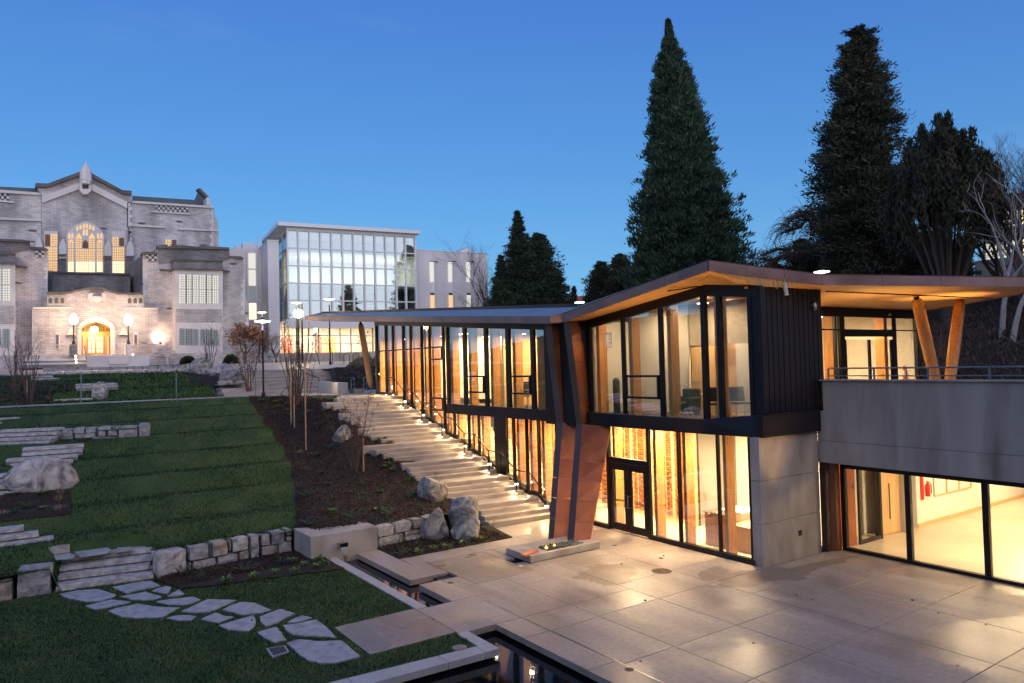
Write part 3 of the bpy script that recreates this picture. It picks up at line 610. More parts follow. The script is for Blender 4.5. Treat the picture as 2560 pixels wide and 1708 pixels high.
# ================================================================== boulders
def boulder(px0, px1, pyt, pyb, label, seed, dist=None, depth=.8, z=None, m='rock', sharp=1.0):
    cx = (px0+px1)/2; b = hitT(cx, pyb) if z is None else G(cx, pyb, z)
    D = math.hypot(b[0], b[1]); W_ = abs(px1-px0)/FPX*D*1.0; H_ = (pyb-pyt)/FPX*D*1.05
    c = Vector((b[0]*(1+W_*depth*.42/D), b[1]*(1+W_*depth*.42/D), b[2])); ang = math.atan2(b[1], b[0])
    bpy_v = []; import bmesh
    bm = bmesh.new(); bmesh.ops.create_icosphere(bm, subdivisions=5, radius=1)
    o3 = Vector((seed*3.1, seed*1.7, 0)); rnd = random.Random(seed)
    pl_ = [(Vector((rnd.gauss(0,1), rnd.gauss(0,1), rnd.gauss(.2,.8))).normalized(), rnd.uniform(.62,.88)) for _ in range(12)]
    for v in bm.verts:
        p = v.co.copy()
        for n_, k in pl_:
            e = p.dot(n_)-k
            if e > 0: p -= n_*e*.93*sharp
        p *= 1+.09*mn.noise(p*1.3+o3)+.045*mn.noise(p*3.4+o3)+.028*mn.noise(p*8+o3)+.015*mn.noise(p*18+o3); v.co = p
    xs = [v.co for v in bm.verts]; mx = max(abs(v.x) for v in xs); zt = max(v.z for v in xs)
    ca, sa = math.cos(ang-math.pi/2), math.sin(ang-math.pi/2)
    for v in bm.verts:
        x, y, z_ = v.co.x/mx*W_/2, v.co.y*W_*depth/2, v.co.z; z_ = (z_/zt)*.68*H_+.30*H_
        v.co = Vector((ca*x-sa*y, sa*x+ca*y, max(z_, -.15*H_)))
    me = bpy.data.meshes.new('boulder'); bm.to_mesh(me); bm.free(); me.shade_smooth(); me.materials.append(M_[m])
    o = bpy.data.objects.new('boulder', me); COL.objects.link(o); o.location = c; tag(o, label, 'boulder', 'boulders'); return o
M_['rock2'] = mat('banded_boulder_stone', [(.12,.11,.11),(.32,.30,.29),(.56,.52,.48)], 1.6, 12, .85, bump=.9, bscale=8, dist=2.5)
boulder(38,178,1163,1237,'largest boulder, banded and angular, above the dark bed at the left', 1, m='rock2', depth=.6, sharp=.55)
boulder(234,268,961,1000,'upright pale boulder at the end of the three granite steps', 2, m='rock2', depth=.7)
boulder(476,533,898,938,'grey boulder behind the bare shrub by the library plaza', 3)
boulder(516,584,912,945,'pale boulder in the middle of the three beside the library plaza', 4, m='rock2')
boulder(549,608,927,964,'dark bluish boulder in front of the three beside the library plaza', 5)
boulder(700,740,966,992,'small yellowish boulder lit by the landing lamp', 6)
boulder(831,885,1066,1106,'round mottled boulder in the mulch halfway up the stair', 7)
boulder(1041,1122,1198,1257,'blue grey boulder against the left end of the stair', 8)
boulder(1050,1123,1277,1349,'smooth boulder capping the right end of the granite block wall', 9, z=0.03)
boulder(1120,1211,1249,1322,'tallest boulder at the foot of the stair', 10, z=.25)
boulder(1126,1207,1298,1352,'squat faceted boulder in front of the tallest one', 11, z=.03)
# ================================================================== the glass and copper pavilion
pav = thing('pavilion', 'low modern pavilion of glass, timber, charcoal metal and copper under a folded roof', 'building', (18,18,0))
FX = 16.7
def pbox(name, m, *b, par=None, bevel=0): return MB().box(*b).build(name, M_[m], par or pav, bevel=bevel)
def pane(y0, y1, z0_, z1_, X=FX+.05, par=None, name='window_pane'):
    """pane in a wall facing -X; z1_ may be a pair (at y0, at y1)"""
    za, zb = z1_ if isinstance(z1_, tuple) else (z1_, z1_); wa, wb = z0_ if isinstance(z0_, tuple) else (z0_, z0_)
    t = .012
    return MB().add([(X,y0,wa),(X,y1,wb),(X,y1,zb),(X,y0,za),(X+t,y0,wa),(X+t,y1,wb),(X+t,y1,zb),(X+t,y0,za)], [(0,3,2,1)[::-1],(4,5,6,7)[::-1],(0,1,5,4),(1,2,6,5),(2,3,7,6),(3,0,4,7)]).build(name, M_['glass'], par or pav)
def post(y, z0_, z1_, X=FX+.12, d=.36, w=.115, par=None):
    o = MB().box(X, X+d, y-w/2, y+w/2, z0_, z1_).build('timber_post', M_['timber'], par or pav, bevel=.006)
    for zz in (z1_-.18, z1_-.30, z0_+.20): MB().tube([(X+.10,y-w/2-.004,zz),(X+.10,y-w/2+.002,zz)], .022, 8).build('bolt', M_['black'], o)
    return o
def mull(y0, y1, z0_, z1_, X=FX-.03, d=.11): return pbox('mullion', 'black', X, X+d, y0, y1, z0_, z1_)
def hopper(y0, y1, z0_, z1_, X=FX-.05):
    th = MB()
    for b in ((y0,y1,z0_,z0_+.07),(y0,y1,z1_-.07,z1_),(y0,y0+.07,z0_+.07,z1_-.07),(y1-.07,y1,z0_+.07,z1_-.07)): th.box(X, X+.10, b[0]+.0005, b[1]-.0005, b[2]+.0005, b[3]-.0005)
    o = th.build('opening_window', M_['black'], pav)
    MB().tube([(X+.12,(y0+y1)/2-.06,z0_+.08),(X+.12,(y0+y1)/2-.06,z0_+.2),(X+.12,(y0+y1)/2+.06,z0_+.2),(X+.12,(y0+y1)/2+.06,z0_+.08)], .012, 6).build('handle', M_['steel'], o)
    return o
# --- ground floor front: Y 12.75 .. 21.6
H0 = 3.44
gm = [(12.74,12.88),(13.91,13.97),(15.38,15.46),(16.63,16.73)]
for a, c in gm: mull(a, c, .12, H0)
mull(18.50, 18.62, .0, H0); mull(19.9, 19.98, .12, H0); mull(21.3, 21.38, .12, H0)
for y0, y1 in ((12.88,13.91),(13.97,15.38),(15.46,16.63),(18.62,19.9),(19.98,21.3)): pane(y0, y1, .16, H0)
pane(16.73, 18.50, 2.42, H0)
for y in (13.80,15.30,16.52,18.40,19.82,21.24): post(y, .02, 3.5)
for y0, y1 in ((12.74,16.73),(18.50,21.6)): pbox('sill', 'black', FX-.06, FX+.10, y0, y1, .0, .14)
pbox('transom', 'black', FX-.05, FX+.10, 16.73, 18.50, 2.26, 2.42)
pbox('sill', 'steel', FX-.08, FX-.0, 16.73, 18.50, .0, .02)
for i, (a, c) in enumerate(((16.745,17.605),(17.625,18.49))):
    d = MB()
    for b in ((a,c,.04,.28),(a,c,2.02,2.25),(a,a+.16,.28,2.02),(c-.16,c,.28,2.02)): d.box(FX-.02, FX+.04, b[0], b[1], b[2]+.0004, b[3]-.0004)
    o = d.build('door', M_['black'], pav); pane(a+.16, c-.16, .28, 2.02, FX+.01, o, 'door_pane')
    MB().box(FX+.05, FX+.08, a+.16, c-.16, .98, 1.03).build('push_bar', M_['steel'], o)
    hy = c-.07 if i == 0 else a+.07
    MB().tube([(FX-.02,hy,.84),(FX-.12,hy,.84),(FX-.12,hy,1.22),(FX-.02,hy,1.22)], .016, 8).build('handle', M_['steel'], o)
# --- corner wall of cast concrete (Y = 12.5)
for k, (a, c) in enumerate(((-.05,1.12),(1.13,2.28),(2.29,3.46))):
    MB().prism([(16.66,12.50),(19.36,12.50),(19.36,12.80),(16.66,12.80)], a, c).build('concrete_panel', M_['conc'], pav, bevel=.008)
    MB().prism([(16.662,12.74),(16.75,12.74),(16.75,12.502),(16.662,12.502)], a, c) if False else None
pbox('joint_filler', 'liner', 16.70, 19.3, 12.53, 12.78, 0, 3.4)
pbox('outlet_box', 'rail', 18.28, 18.40, 12.47, 12.50, .60, .74)
# --- stair-side glass wall Y 21.4 .. 37.05 ; base follows the landings
def zroof(Y): return float(np.interp(Y, [17.7,21.8,29,37.1], [6.6,6.83,7.33,7.87]))
ym = [37.0,35.8,34.95,33.75,32.92,31.76,30.95,29.62]
lowm = [28.75,27.55,26.72,25.45,24.62,24.05,23.25,22.5,21.6]
allm = ym+lowm
for y in ym: mull(y-.05, y+.05, kz(y)-.02, zroof(y)+.25); post(y-.16 if y > 36.5 else y-.14, kz(y)-.2, zroof(y)+.3, w=.17)
for a, c in zip(ym[1:]+[29.1], ym):
    cuts = sorted({a+.05, c-.05, *[k for k,_ in KP if a+.05 < k < c-.05]})
    for p, q in zip(cuts, cuts[1:]): pane(p, q, (kz(p)+.08, kz(q)+.08), (zroof(p)+.2, zroof(q)+.2))
    if c <= 37.0 and a > 30.8: pbox('transom', 'black', FX-.03, FX+.06, a+.051, c-.051, 6.43, 6.49)
hopper(29.7, 30.9, 5.87, 6.5); hopper(29.7, 30.9, 3.5, 4.12)
pbox('transom', 'black', FX-.05, FX+.06, 29.1, 29.55, 4.05, 4.12)
for y in (28.75,27.5,26.7,24.1,23.22,22.45): mull(y-.045, y+.045, kz(y)-.02, H0)
for y in (28.6,27.35,26.55,23.95,23.08,22.3): post(y, kz(y)-.2, 3.5, w=.17)
pbox('black_infill', 'black', FX-.02, FX+.12, 24.62, 25.46, 1.15, H0)
lm = [29.1,28.75,27.5,26.7,25.46]; 
for a, c in ((28.8,29.1),(27.55,28.7),(26.75,27.45),(25.46,26.65),(24.15,24.62),(23.27,24.05),(22.5,23.17),(21.6,22.4)):
    cuts = sorted({a, c, *[k for k,_ in KP if a < k < c]})
    for p, q in zip(cuts, cuts[1:]): pane(p, q, (kz(p)+.08, kz(q)+.08), H0)
bs = MB()                                             # dark base frame on the kerb
for (a, za), (c, zc) in zip(KP[1:], KP[2:]):
    bs.add([(FX-.05,a,za-.06),(FX+.08,a,za-.06),(FX+.08,c,zc-.06),(FX-.05,c,zc-.06),(FX-.05,a,za+.09),(FX+.08,a,za+.09),(FX+.08,c,zc+.09),(FX-.05,c,zc+.09)], [(3,2,1,0),(4,5,6,7),(0,1,5,4),(1,2,6,5),(2,3,7,6),(3,0,4,7)])
bs.build('base_frame', M_['black'], pav)
# --- upper floor bands
pbox('floor_band', 'band', FX-.20, FX+.10, 14.27, 19.46, 3.45, 3.87)
MB().add([(FX-.02,12.52,3.45),(FX-.20,14.27,3.45),(FX+.1,14.27,3.45),(FX+.3,12.52,3.45),(FX+.18,12.52,4.06),(FX-.20,14.27,3.87),(FX+.1,14.27,3.87),(FX+.4,12.52,4.06)], [(0,1,2,3),(7,6,5,4),(0,4,5,1),(1,5,6,2),(2,6,7,3),(3,7,4,0)]).build('floor_band', M_['band'], pav)
pbox('floor_band', 'band', FX-.20, FX+.10, 19.46, 29.1, 3.45, 3.87)
for a, c in ((16.7,17.95),(17.955,19.52)): pbox('floor_band', 'band', a, c, 12.38, 12.60, 3.45, 4.04)
pbox('drip_trim', 'black', 16.88, 19.62, 12.36, 12.62, 4.045, 4.085)
# --- upper bay left, Y 21.4..29.05 (projects a little)
UX = FX-.12
um = [(28.97,29.1),(27.4,27.62),(25.68,25.9),(24.05,24.3),(22.4,22.62),(21.3,21.42)]
for a, c in um: mull(a, c, 3.87, zroof(a)+.1, UX-.03)
for (a0, a1), (b0, b1) in zip(um, um[1:]): pane(b1, a0, 3.87, (zroof(b1)+.05, zroof(a0)+.05), UX+.04)
for y in (28.85,27.28,25.55,23.92,22.28): post(y, 3.8, zroof(y)+.1, UX+.12, w=.2)
hopper(25.95, 27.4, 4.40, 5.14, UX-.06); hopper(22.66, 24.05, 4.40, 5.14, UX-.06)
pbox('return_panel', 'band', UX, FX+.1, 29.1, 29.14, 3.45, 7.4)
# head band under the roofs
def hexz(x0, x1, y0, y1, za0, za1, zb0, zb1, name, m):      # box whose bottom/top heights differ at y0 (a) and y1 (b)
    return MB().add([(x0,y0,za0),(x1,y0,za0),(x1,y1,zb0),(x0,y1,zb0),(x0,y0,za1),(x1,y0,za1),(x1,y1,zb1),(x0,y1,zb1)], [(3,2,1,0),(4,5,6,7),(0,1,5,4),(1,2,6,5),(2,3,7,6),(3,0,4,7)]).build(name, M_[m], pav)
hexz(UX-.04, FX+.08, 21.3, 29.1, zroof(21.3), 7.15, zroof(29.1)-.0, 7.75, 'head_band', 'black')
hexz(FX-.05, FX+.08, 29.15, 37.06, zroof(29.15)+.02, 7.75, zroof(37.06)+.02, 8.35, 'head_band', 'black')
def zhead(Y): return float(np.interp(Y, [14.25, 17.7, 19.5], [7.44, 6.98, 6.74]))
def zsof(Y): return float(np.interp(Y, [13.2, 14.25, 19.5], [7.86, 7.74, 7.03]))
hexz(FX-.05, FX+.10, 14.28, 19.46, zhead(14.28), zsof(14.28)+.06, zhead(19.46), zsof(19.46)+.06, 'head_band', 'black')
MB().add([(FX-.05,14.27,7.43),(FX+.1,14.27,7.43),(FX+.32,12.52,7.24),(FX+.17,12.52,7.24),(FX-.05,14.27,7.80),(FX+.1,14.27,7.80),(FX+.32,12.52,7.54),(FX+.17,12.52,7.54)], [(0,1,2,3),(7,6,5,4),(0,4,5,1),(1,5,6,2),(2,6,7,3),(3,7,4,0)]).build('head_band', M_['black'], pav)
# --- upper room front, Y 14.2..19.46
for a, c in ((19.28,19.46),(17.62,17.73),(15.92,16.06)): mull(a, c, 3.87, zhead(a)+.03)
mull(14.20, 14.36, 3.87, 7.45, FX-.05, .14)
for a, c in ((17.73,19.28),(16.06,17.62),(14.36,15.92)): pane(a, c, 3.87, (zhead(a)+.02, zhead(c)+.02))
for y in (19.05, 17.45, 15.76): post(y, 3.8, zhead(y)+.05, w=.16)
hopper(16.10, 17.62, 4.39, 5.14)
# right-hand glass, folding back to the cladding
fx = lambda Y: FX+(14.27-Y)*.11
def qpane(a, c, z0_, z1_, m='glass', off=.05, name='window_pane', t=.012):
    p = [(fx(a)+off,a),(fx(c)+off,c),(fx(c)+off+t,c),(fx(a)+off+t,a)]; return MB().prism(p, z0_, z1_).build(name, M_[m], pav)
zb = lambda Y: 3.87+(14.27-Y)*.108
for a, c in ((13.86,14.20),(12.86,13.70)): qpane(a, c, zb((a+c)/2)-.05, 7.36)
for a, c in ((13.70,13.84),(12.74,12.86)): qpane(a, c, 3.85, 7.42, 'black', -.03, 'mullion', .12)
qpane(12.52, 12.74, 4.0, 7.45, 'band', .0, 'corner_panel', .06)
post(13.96, 3.8, 7.4, FX+.17, w=.16)
bl = MB()                                             # venetian blind
for i in range(104):
    z = 4.08+i*.0315; a, c = 12.92, 13.66
    bl.add([(fx(a)+.12,a,z),(fx(c)+.12,c,z),(fx(c)+.155,c,z+.012),(fx(a)+.155,a,z+.012),(fx(a)+.12,a,z+.002),(fx(c)+.12,c,z+.002),(fx(c)+.155,c,z+.014),(fx(a)+.155,a,z+.014)], [(0,1,2,3),(7,6,5,4),(0,4,5,1),(1,5,6,2),(2,6,7,3),(3,7,4,0)])
bo = bl.build('venetian_blind', mat('pale_blind', [(.50,.55,.55),(.58,.62,.62)], 2, 3, .6), None, kind=None); tag(bo, 'pale grey venetian blind drawn down behind the corner window', 'blind')
# --- dark standing-seam cladding on Y = 12.5
bx = [16.88,17.12,17.34,17.57,17.81,18.08,18.33,18.57,18.79,19.01,19.24,19.46,19.62]
for a, c in zip(bx, bx[1:]): MB().box(a+.005, c-.005, 12.44, 12.52, 4.09, 7.56).build('cladding_board', M_['clad'], pav, bevel=.006)
for a in bx[1:-1]: MB().box(a-.0045, a+.0045, 12.425, 12.5, 4.09, 7.55).build('seam', M_['black'], pav)
pbox('backing_wall', 'liner', 16.95, 19.60, 12.53, 12.75, 4.09, 7.56)
pbox('return_wall', 'clad', 19.62, 19.70, 12.45, 15.6, 3.9, 7.56)
# ------------------------------------------------------------------ roofs
def P3(*p): return Vector(p)
roof = MB()
A = P3(15.7,45.4,8.68); B_ = P3(15.7,20.25,6.98); A2 = P3(18.6,49.9,9.5); B2 = P3(18.6,22.9,7.72)
low = MB(); 
low.add([A, B_, P3(18.6,20.25,7.1), P3(18.6,49.6,8.9), A+P3(0,0,.22), B_+P3(0,0,.22), B2+P3(0,-2.6,-.05), A2], [(0,1,2,3)[::-1],(4,5,6,7),(0,4,7,3),(0,1,5,4),(1,2,6,5),(2,3,7,6)])
lr = low.build('roof', M_['roofing'], pav); lr['label'] = 'long low roof with a grey membrane over the stair side'
N_ = 6
for i in range(N_):
    a, c = A.lerp(B_, i/N_), A.lerp(B_, (i+1)/N_); d = (c-a).normalized()*.006
    MB().add([a+P3(-.03,0,-.02)+d, c+P3(-.03,0,-.02)-d, c+P3(.02,0,-.02)-d, a+P3(.02,0,-.02)+d, a+P3(-.03,0,.25)+d, c+P3(-.03,0,.25)-d, c+P3(.02,0,.25)-d, a+P3(.02,0,.25)+d], [(0,1,2,3),(7,6,5,4),(0,4,5,1),(1,5,6,2),(2,6,7,3),(3,7,4,0)]).build('fascia_panel', M_['fascia'], lr)
MB().bar(A2+P3(0,0,.03), B2+P3(0,-2.6,.0), .25, .14).build('ridge_flashing', M_['copper_dark'], lr)
MB().bar(A+P3(0,0,.1), A2+P3(0,0,-.05), .05, .26).build('fascia_panel', M_['fascia'], lr)
MB().slab4(B_+P3(-.02,-.03,-.02), P3(18.6,20.2,7.1), P3(18.6,20.2,7.75), B_+P3(-.02,-.03,.26), .04).build('fascia_panel', M_['fascia'], lr)
# soffit of the long roof
MB().slab4((15.72,20.3,6.965),(15.72,45.0,8.655),(18.5,45.0,8.66),(18.5,20.3,6.97), .02).build('soffit', M_['copper_dark'], lr)
# upper roof: front edge, corner, kink, canopy
K0, K1, K2 = P3(15.7,19.55,6.98), P3(15.7,13.2,7.99), P3(18.36,11.57,7.55)
c_ = G(2620,716.9,7.5); K3 = P3(c_[0],c_[1],7.5)
R0, R1, R2, R3 = P3(24,19.7,7.6), P3(24,15,8.2), P3(24,13.2,7.9), P3(27.6,13.2,7.12)
_e = G(2310,778,7.42); E5 = P3(_e[0],_e[1],7.42); _e = G(2640,718.5,7.5); K4 = P3(_e[0],_e[1],7.5); Cn = P3(19.66,12.47,7.54); V5 = P3(19.68,15.7,7.40)
ur = MB().add([K0,K1,K2,K3,K4,E5,V5,P3(16.70,19.62,7.02),P3(16.70,14.2,7.735),Cn,P3(16.97,12.46,7.53)], [(0,7,8,1),(1,8,10),(1,10,2),(10,9,2),(9,6,5,2),(2,5,4),(2,4,3)])
sof = ur.build('roof', M_['soffit'], pav); sof['label'] = 'folded upper roof with a warm timber soffit and copper fascia'
topz = P3(0,0,.27)
MB().add([K0+topz,K1+topz,K2+topz,K3+topz,K4+topz,E5+topz,P3(25,21,7.9),P3(16.7,21,7.4)], [(1,7,0),(1,6,7),(5,6,1),(2,5,1),(4,5,2),(3,4,2)]).build('roof_top', M_['roofing'], sof)
def fasc(a, c, n):
    for i in range(n):
        p, q = a.lerp(c, i/n), a.lerp(c, (i+1)/n); d = (q-p).normalized()*.005; nn = Vector(((q-p).y, -(q-p).x, 0)).normalized()*.03
        if nn.dot(Vector((1,1,0))) > 0: nn = -nn
        lo, hi = P3(0,0,-.015), P3(0,0,.265)
        MB().add([p+d+nn+lo,q-d+nn+lo,q-d-nn+lo,p+d-nn+lo,p+d+nn+hi,q-d+nn+hi,q-d-nn+hi,p+d-nn+hi], [(0,1,2,3),(7,6,5,4),(0,4,5,1),(1,5,6,2),(2,6,7,3),(3,7,4,0)]).build('fascia_panel', M_['fascia'], sof)
        MB().bar(p+P3(0,0,.275)-nn, q+P3(0,0,.275)-nn, .12, .03).build('cap_flashing', M_['copper_dark'], sof)
fasc(K0, K1, 4); fasc(K1, K2, 3); fasc(K2, K3, 4)
MB().bar((19.9,12.4,7.495),(29.0,11.4,7.47), .05, .03).build('soffit_joint', M_['black'], sof)
MB().bar((15.9,14.9,7.60),(16.66,14.35,7.72), .06, .03).build('soffit_joint', M_['black'], sof)
# back edge of the canopy
MB().bar(K4+P3(0,0,.08),E5+P3(0,0,.08), .06, .2).build('fascia_panel', M_['fascia'], sof)
# ------------------------------------------------------------------ copper legs
def leg(top, waist, base, rear_top, rear_waist, low_rear, base_rear, label):
    """top/waist/base: (left,right) front edge points; flanks run to the rear points"""
    th = MB(); o = MB().bar(Vector(base[0])+P3(.25,-.1,.02), Vector(base[0])+P3(.26,-.1,.03), .1).build('leg', M_['liner'], pav); o['label'] = label
    def panels(a0, a1, b0, b1, n, m, ks):
        a0, a1, b0, b1 = map(Vector, (a0, a1, b0, b1))            # a: bottom left/right, b: top left/right
        for i in range(n):
            t0, t1 = i/n+.0012, (i+1)/n-.0012
            q = [a0.lerp(b0,t0), a1.lerp(b1,t0), a1.lerp(b1,t1), a0.lerp(b0,t1)]; c = sum(q, Vector())/4
            MB().slab4(*q, .02).build('copper_panel', M_[m[(i*ks) % len(m)]], o)
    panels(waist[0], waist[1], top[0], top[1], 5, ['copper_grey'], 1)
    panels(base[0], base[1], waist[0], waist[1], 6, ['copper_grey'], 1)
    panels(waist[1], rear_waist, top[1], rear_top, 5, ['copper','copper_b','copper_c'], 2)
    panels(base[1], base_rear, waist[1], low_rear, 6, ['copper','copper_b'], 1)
    return o
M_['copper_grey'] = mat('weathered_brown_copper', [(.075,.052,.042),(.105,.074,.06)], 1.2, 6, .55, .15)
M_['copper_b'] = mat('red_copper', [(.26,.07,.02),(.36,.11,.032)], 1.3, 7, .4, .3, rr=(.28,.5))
M_['copper_c'] = mat('dull_copper', [(.19,.065,.03),(.28,.10,.045)], 1.0, 7, .42, .3, rr=(.3,.5))
leg(((15.9,19.75,7.0),(15.9,19.41,7.02)), ((16.2,19.57,3.5),(16.2,19.25,3.5)), ((14.13,17.66,.10),(14.18,17.41,.10)), (16.72,19.5,7.06), (16.72,19.45,3.5), (16.72,18.38,3.42), (14.66,17.21,.10), 'right copper clad leg, warm orange on its plaza side')
leg(((15.9,20.82,6.96),(15.9,20.44,6.98)), ((16.2,20.68,3.5),(16.2,20.31,3.5)), ((14.21,18.71,.02),(14.19,18.41,.02)), (16.72,20.5,7.0), (16.72,20.35,3.5), (16.72,19.6,3.42), (14.95,18.0,.02), 'left copper clad leg, half hidden behind the right one')
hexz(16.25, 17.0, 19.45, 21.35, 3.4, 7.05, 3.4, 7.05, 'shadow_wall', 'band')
# ------------------------------------------------------------------ columns
def logcol(p, q, label, r=.17):
    p, q = Vector(p), Vector(q); d = (q-p).normalized(); L = (q-p).length
    o = MB().tube([p+d*(L*t) for t in (.02,.10,.5,.9,.965)], [r*.72, r*.92, r, r*.95, r*.75], 20).build('timber_column', M_['timber'], pav, smooth=True); o['label'] = label
    MB().tube([q-d*.28, q-d*.02], [.05,.09], 10).build('steel_shoe', M_['black'], o); MB().tube([p, p+d*.14], [.07,.06], 10).build('steel_shoe', M_['steel'], o)
    for k in (.86,.88): MB().tube([p+d*L*k+P3(0,-r*1.0,0), p+d*L*k+P3(0,-r*.9,0)], .02, 8).build('bolt', M_['black'], o)
    return o
b = VY(928,970,40.6); t = VY(901,806,43.0); logcol(b, (t[0], 43.0, t[2]), 'leaning timber column under the far end of the long roof', .19)
def ontoY(px, py, Y): return VY(px, py, Y)
b1, t1 = VY(2342,965,12.0), VY(2290,741,12.2); b2, t2 = VY(2373,965,12.0), VY(2401,746,12.2)
logcol(b1, t1, 'left timber column of the V under the canopy', .19); logcol(b2, t2, 'right timber column of the V under the canopy', .19)
pbox('column_plinth', 'conc', 16.75, 17.35, 40.2, 41.0, 4.1, 4.36, bevel=.01)
# ------------------------------------------------------------------ terrace wall and gallery below
MB().box(19.36,19.75,-6,12.30,3.17,4.88).build('terrace_parapet', M_['conc_dark'], pav, bevel=.01)
MB().box(19.36,19.75,12.30,12.5,2.5,4.03).build('terrace_parapet', M_['conc_dark'], pav, bevel=.01)
MB().box(19.33,19.80,-6,12.5,2.55,3.165).build('terrace_beam', M_['conc_dark'], pav, bevel=.01)
pbox('gallery_soffit', 'white', 19.7, 34, -6, 12.5, 2.95, 3.3); pbox('head_frame', 'black', 19.86, 20.0, -6, 12.16, 2.36, 2.62)
pbox('terrace_deck', 'conc_dark', 19.75, 60, -6, 24, 3.35, 4.02)
MB().box(19.30,19.82,-6,12.35,4.885,4.925).build('coping', M_['conc_dark'], pav)
# staining streaks are in the material; gallery window
pbox('gallery_floor', 'gfloor', 19.95, 44, -8, 18, -.1, .005)
for y in (12.12,10.28,8.38,6.1,4.2): pbox('mullion', 'black', 19.90, 20.03, y-.07, y+.07, .0, 2.40)
pbox('sill', 'black', 19.88, 20.03, -6, 12.1, .005, .09)
for a, c in ((10.36,12.05),(8.46,10.2),(6.2,8.3),(4.3,6.0)): pane(a, c, .09, 2.37, 19.96)
cc = MB().prism([(19.52,12.45),(19.65,12.18),(19.86,12.18),(19.86,12.49),(19.52,12.49)], 0, 2.55).build('copper_corner_column', M_['copper_c'], pav)
MB().box(19.36,19.52,12.3,12.49,0,2.55).build('stone_jamb', M_['copper_dark'], pav)
# gallery interior
gi = pav
pbox('inner_wall', 'white', 24.2, 44, 12.2, 12.4, 0, 3.0); pbox('skirting', 'lightwood', 24.2, 44, 12.17, 12.2, 0, .12)
pbox('inner_wall', 'white', 19.95, 34, 18, 18.2, 0, 3.0); pbox('inner_wall', 'white', 44, 44.2, -8, 18, 0, 3.0)
MB().prism([(20.1,12.3),(20.7,12.22),(20.74,12.5),(20.1,12.5)], 0, 2.94).build('copper_lining', M_['copper'], pav)
gd = MB()
for b_ in ((20.80,20.88,0,2.9),(21.95,22.05,0,2.9)): gd.box(b_[0],b_[1],12.16,12.22,b_[2],b_[3])
gd.box(20.88,21.95,12.16,12.22,0,.12); gd.build('glass_door_frame', M_['rail'], pav)
for (xa, ya, xb, yb, m, h) in ((23.2,13.5,23.28,12.3,'lightwood',2.9),(22.0,12.16,22.1,12.4,'rail',2.9)):
    MB().bar((xa,ya,h/2),(xb,yb,h/2), .06, h).build('door_leaf', M_[m], pav)
MB().prism([(22.25,12.35),(23.25,12.25),(23.28,12.31),(22.28,12.41)], .02, 2.92).build('door_leaf', M_['lightwood'], pav)
MB().prism([(23.25,12.1),(23.62,12.1),(23.62,12.4),(23.25,12.4)], 0, 2.94).build('stone_pier', M_['conc_dark'], pav)
MB().tube([(22.6,12.22,.5),(22.6,12.22,1.6)], .02, 8).build('long_handle', M_['copper_dark'], pav)
for i in range(3): 
    f = MB(); x0, x1 = 25.3+i*.88, 25.3+(i+1)*.88
    for b_ in ((x0,x1,.86,.90),(x0,x1,1.85,1.89),(x0,x0+.03,.90,1.85),(x1-.03,x1,.90,1.85)): f.box(b_[0]+.001,b_[1]-.001,12.16,12.198,b_[2],b_[3])
    f.build('wall_frame', M_['red'] if False else M_['lightwood'], pav)
fe = thing('fire_extinguisher', 'red fire extinguisher on a red backboard on the white gallery wall', 'fire extinguisher', (24.6,12.15,.9))
MB().box(24.45,24.62,12.17,12.2,.85,1.62).build('backboard', M_['red'], fe); MB().lathe([(.0,0),(.075,.01),(.075,.36),(.03,.44),(.03,.5)], (24.72,12.09,.95), 12).build('cylinder', M_['red'], fe, smooth=True); MB().tube([(24.72,12.05,1.42),(24.82,12.03,1.35),(24.82,12.03,1.05)], .015, 6).build('hose', M_['plastic'], fe)
# terrace railing
rl = thing('terrace_railing', 'grey green tubular railing along the top of the concrete terrace wall', 'railing', (19.5,9,4.9))
MB().tube([(19.5,12.18,4.92),(19.5,12.18,5.20),(19.5,12.12,5.24),(19.5,-3,5.24)], .022, 8).build('top_rail', M_['bluerail'], rl); MB().tube([(19.5,12.18,5.03),(19.5,-3,5.03)], .016, 8).build('lower_rail', M_['bluerail'], rl)
for y in (11.87,10.83,9.41,7.98,6.4,4.8,3.2): MB().bar((19.5,y,4.9),(19.5,y,5.22), .045, .03).build('post', M_['bluerail'], rl)
# ------------------------------------------------------------------ upper entrance under the canopy (Y = 13.0)
EY = 15.6
ex = lambda a: VY(1980+a/4.052, 640+700/4.052, EY)[0]
ez = lambda b_: VY(1980+700/4.052, 640+b_/4.052, EY)[2]
def ebox(name, m, a, c, za, zb_, y0=EY-.05, y1=EY+.06): return pbox(name, m, ex(a), ex(c), y0, y1, ez(zb_), ez(za))
zt = ez(620)
ebox('head_band', 'black', 250, 1262, 535, 622)
for a, c in ((425,440),(470,520),(1025,1042),(1250,1264)): pbox('mullion', 'black', ex(a), ex(c), EY-.05, EY+.06, 4.02, ez(622)-.002)
ebox('transom', 'black', 250, 1250, 745, 757, EY-.06, EY+.07)
ebox('door_head', 'black', 522, 1024, 757.5, 818, EY-.05, EY+.055)
for a, c in ((530,775),(775,1000)):
    d = MB(); xa, xb = ex(a)+.004, ex(c)-.004
    for q in ((xa,xa+.07,4.04,6.2),(xb-.07,xb,4.04,6.2)): d.box(q[0],q[1],EY-.02,EY+.04,q[2],q[3])
    d.box(xa+.07,xb-.07,EY-.02,EY+.04,4.04,4.2); o = d.build('sliding_door', M_['black'], pav); MB().box(xa+.07,xb-.07,EY,EY+.01,4.2,6.2).build('door_pane', M_['glass'], o)
pbox('door_side_frame', 'black', ex(1000), ex(1024), EY-.05, EY+.055, 4.02, 6.2)
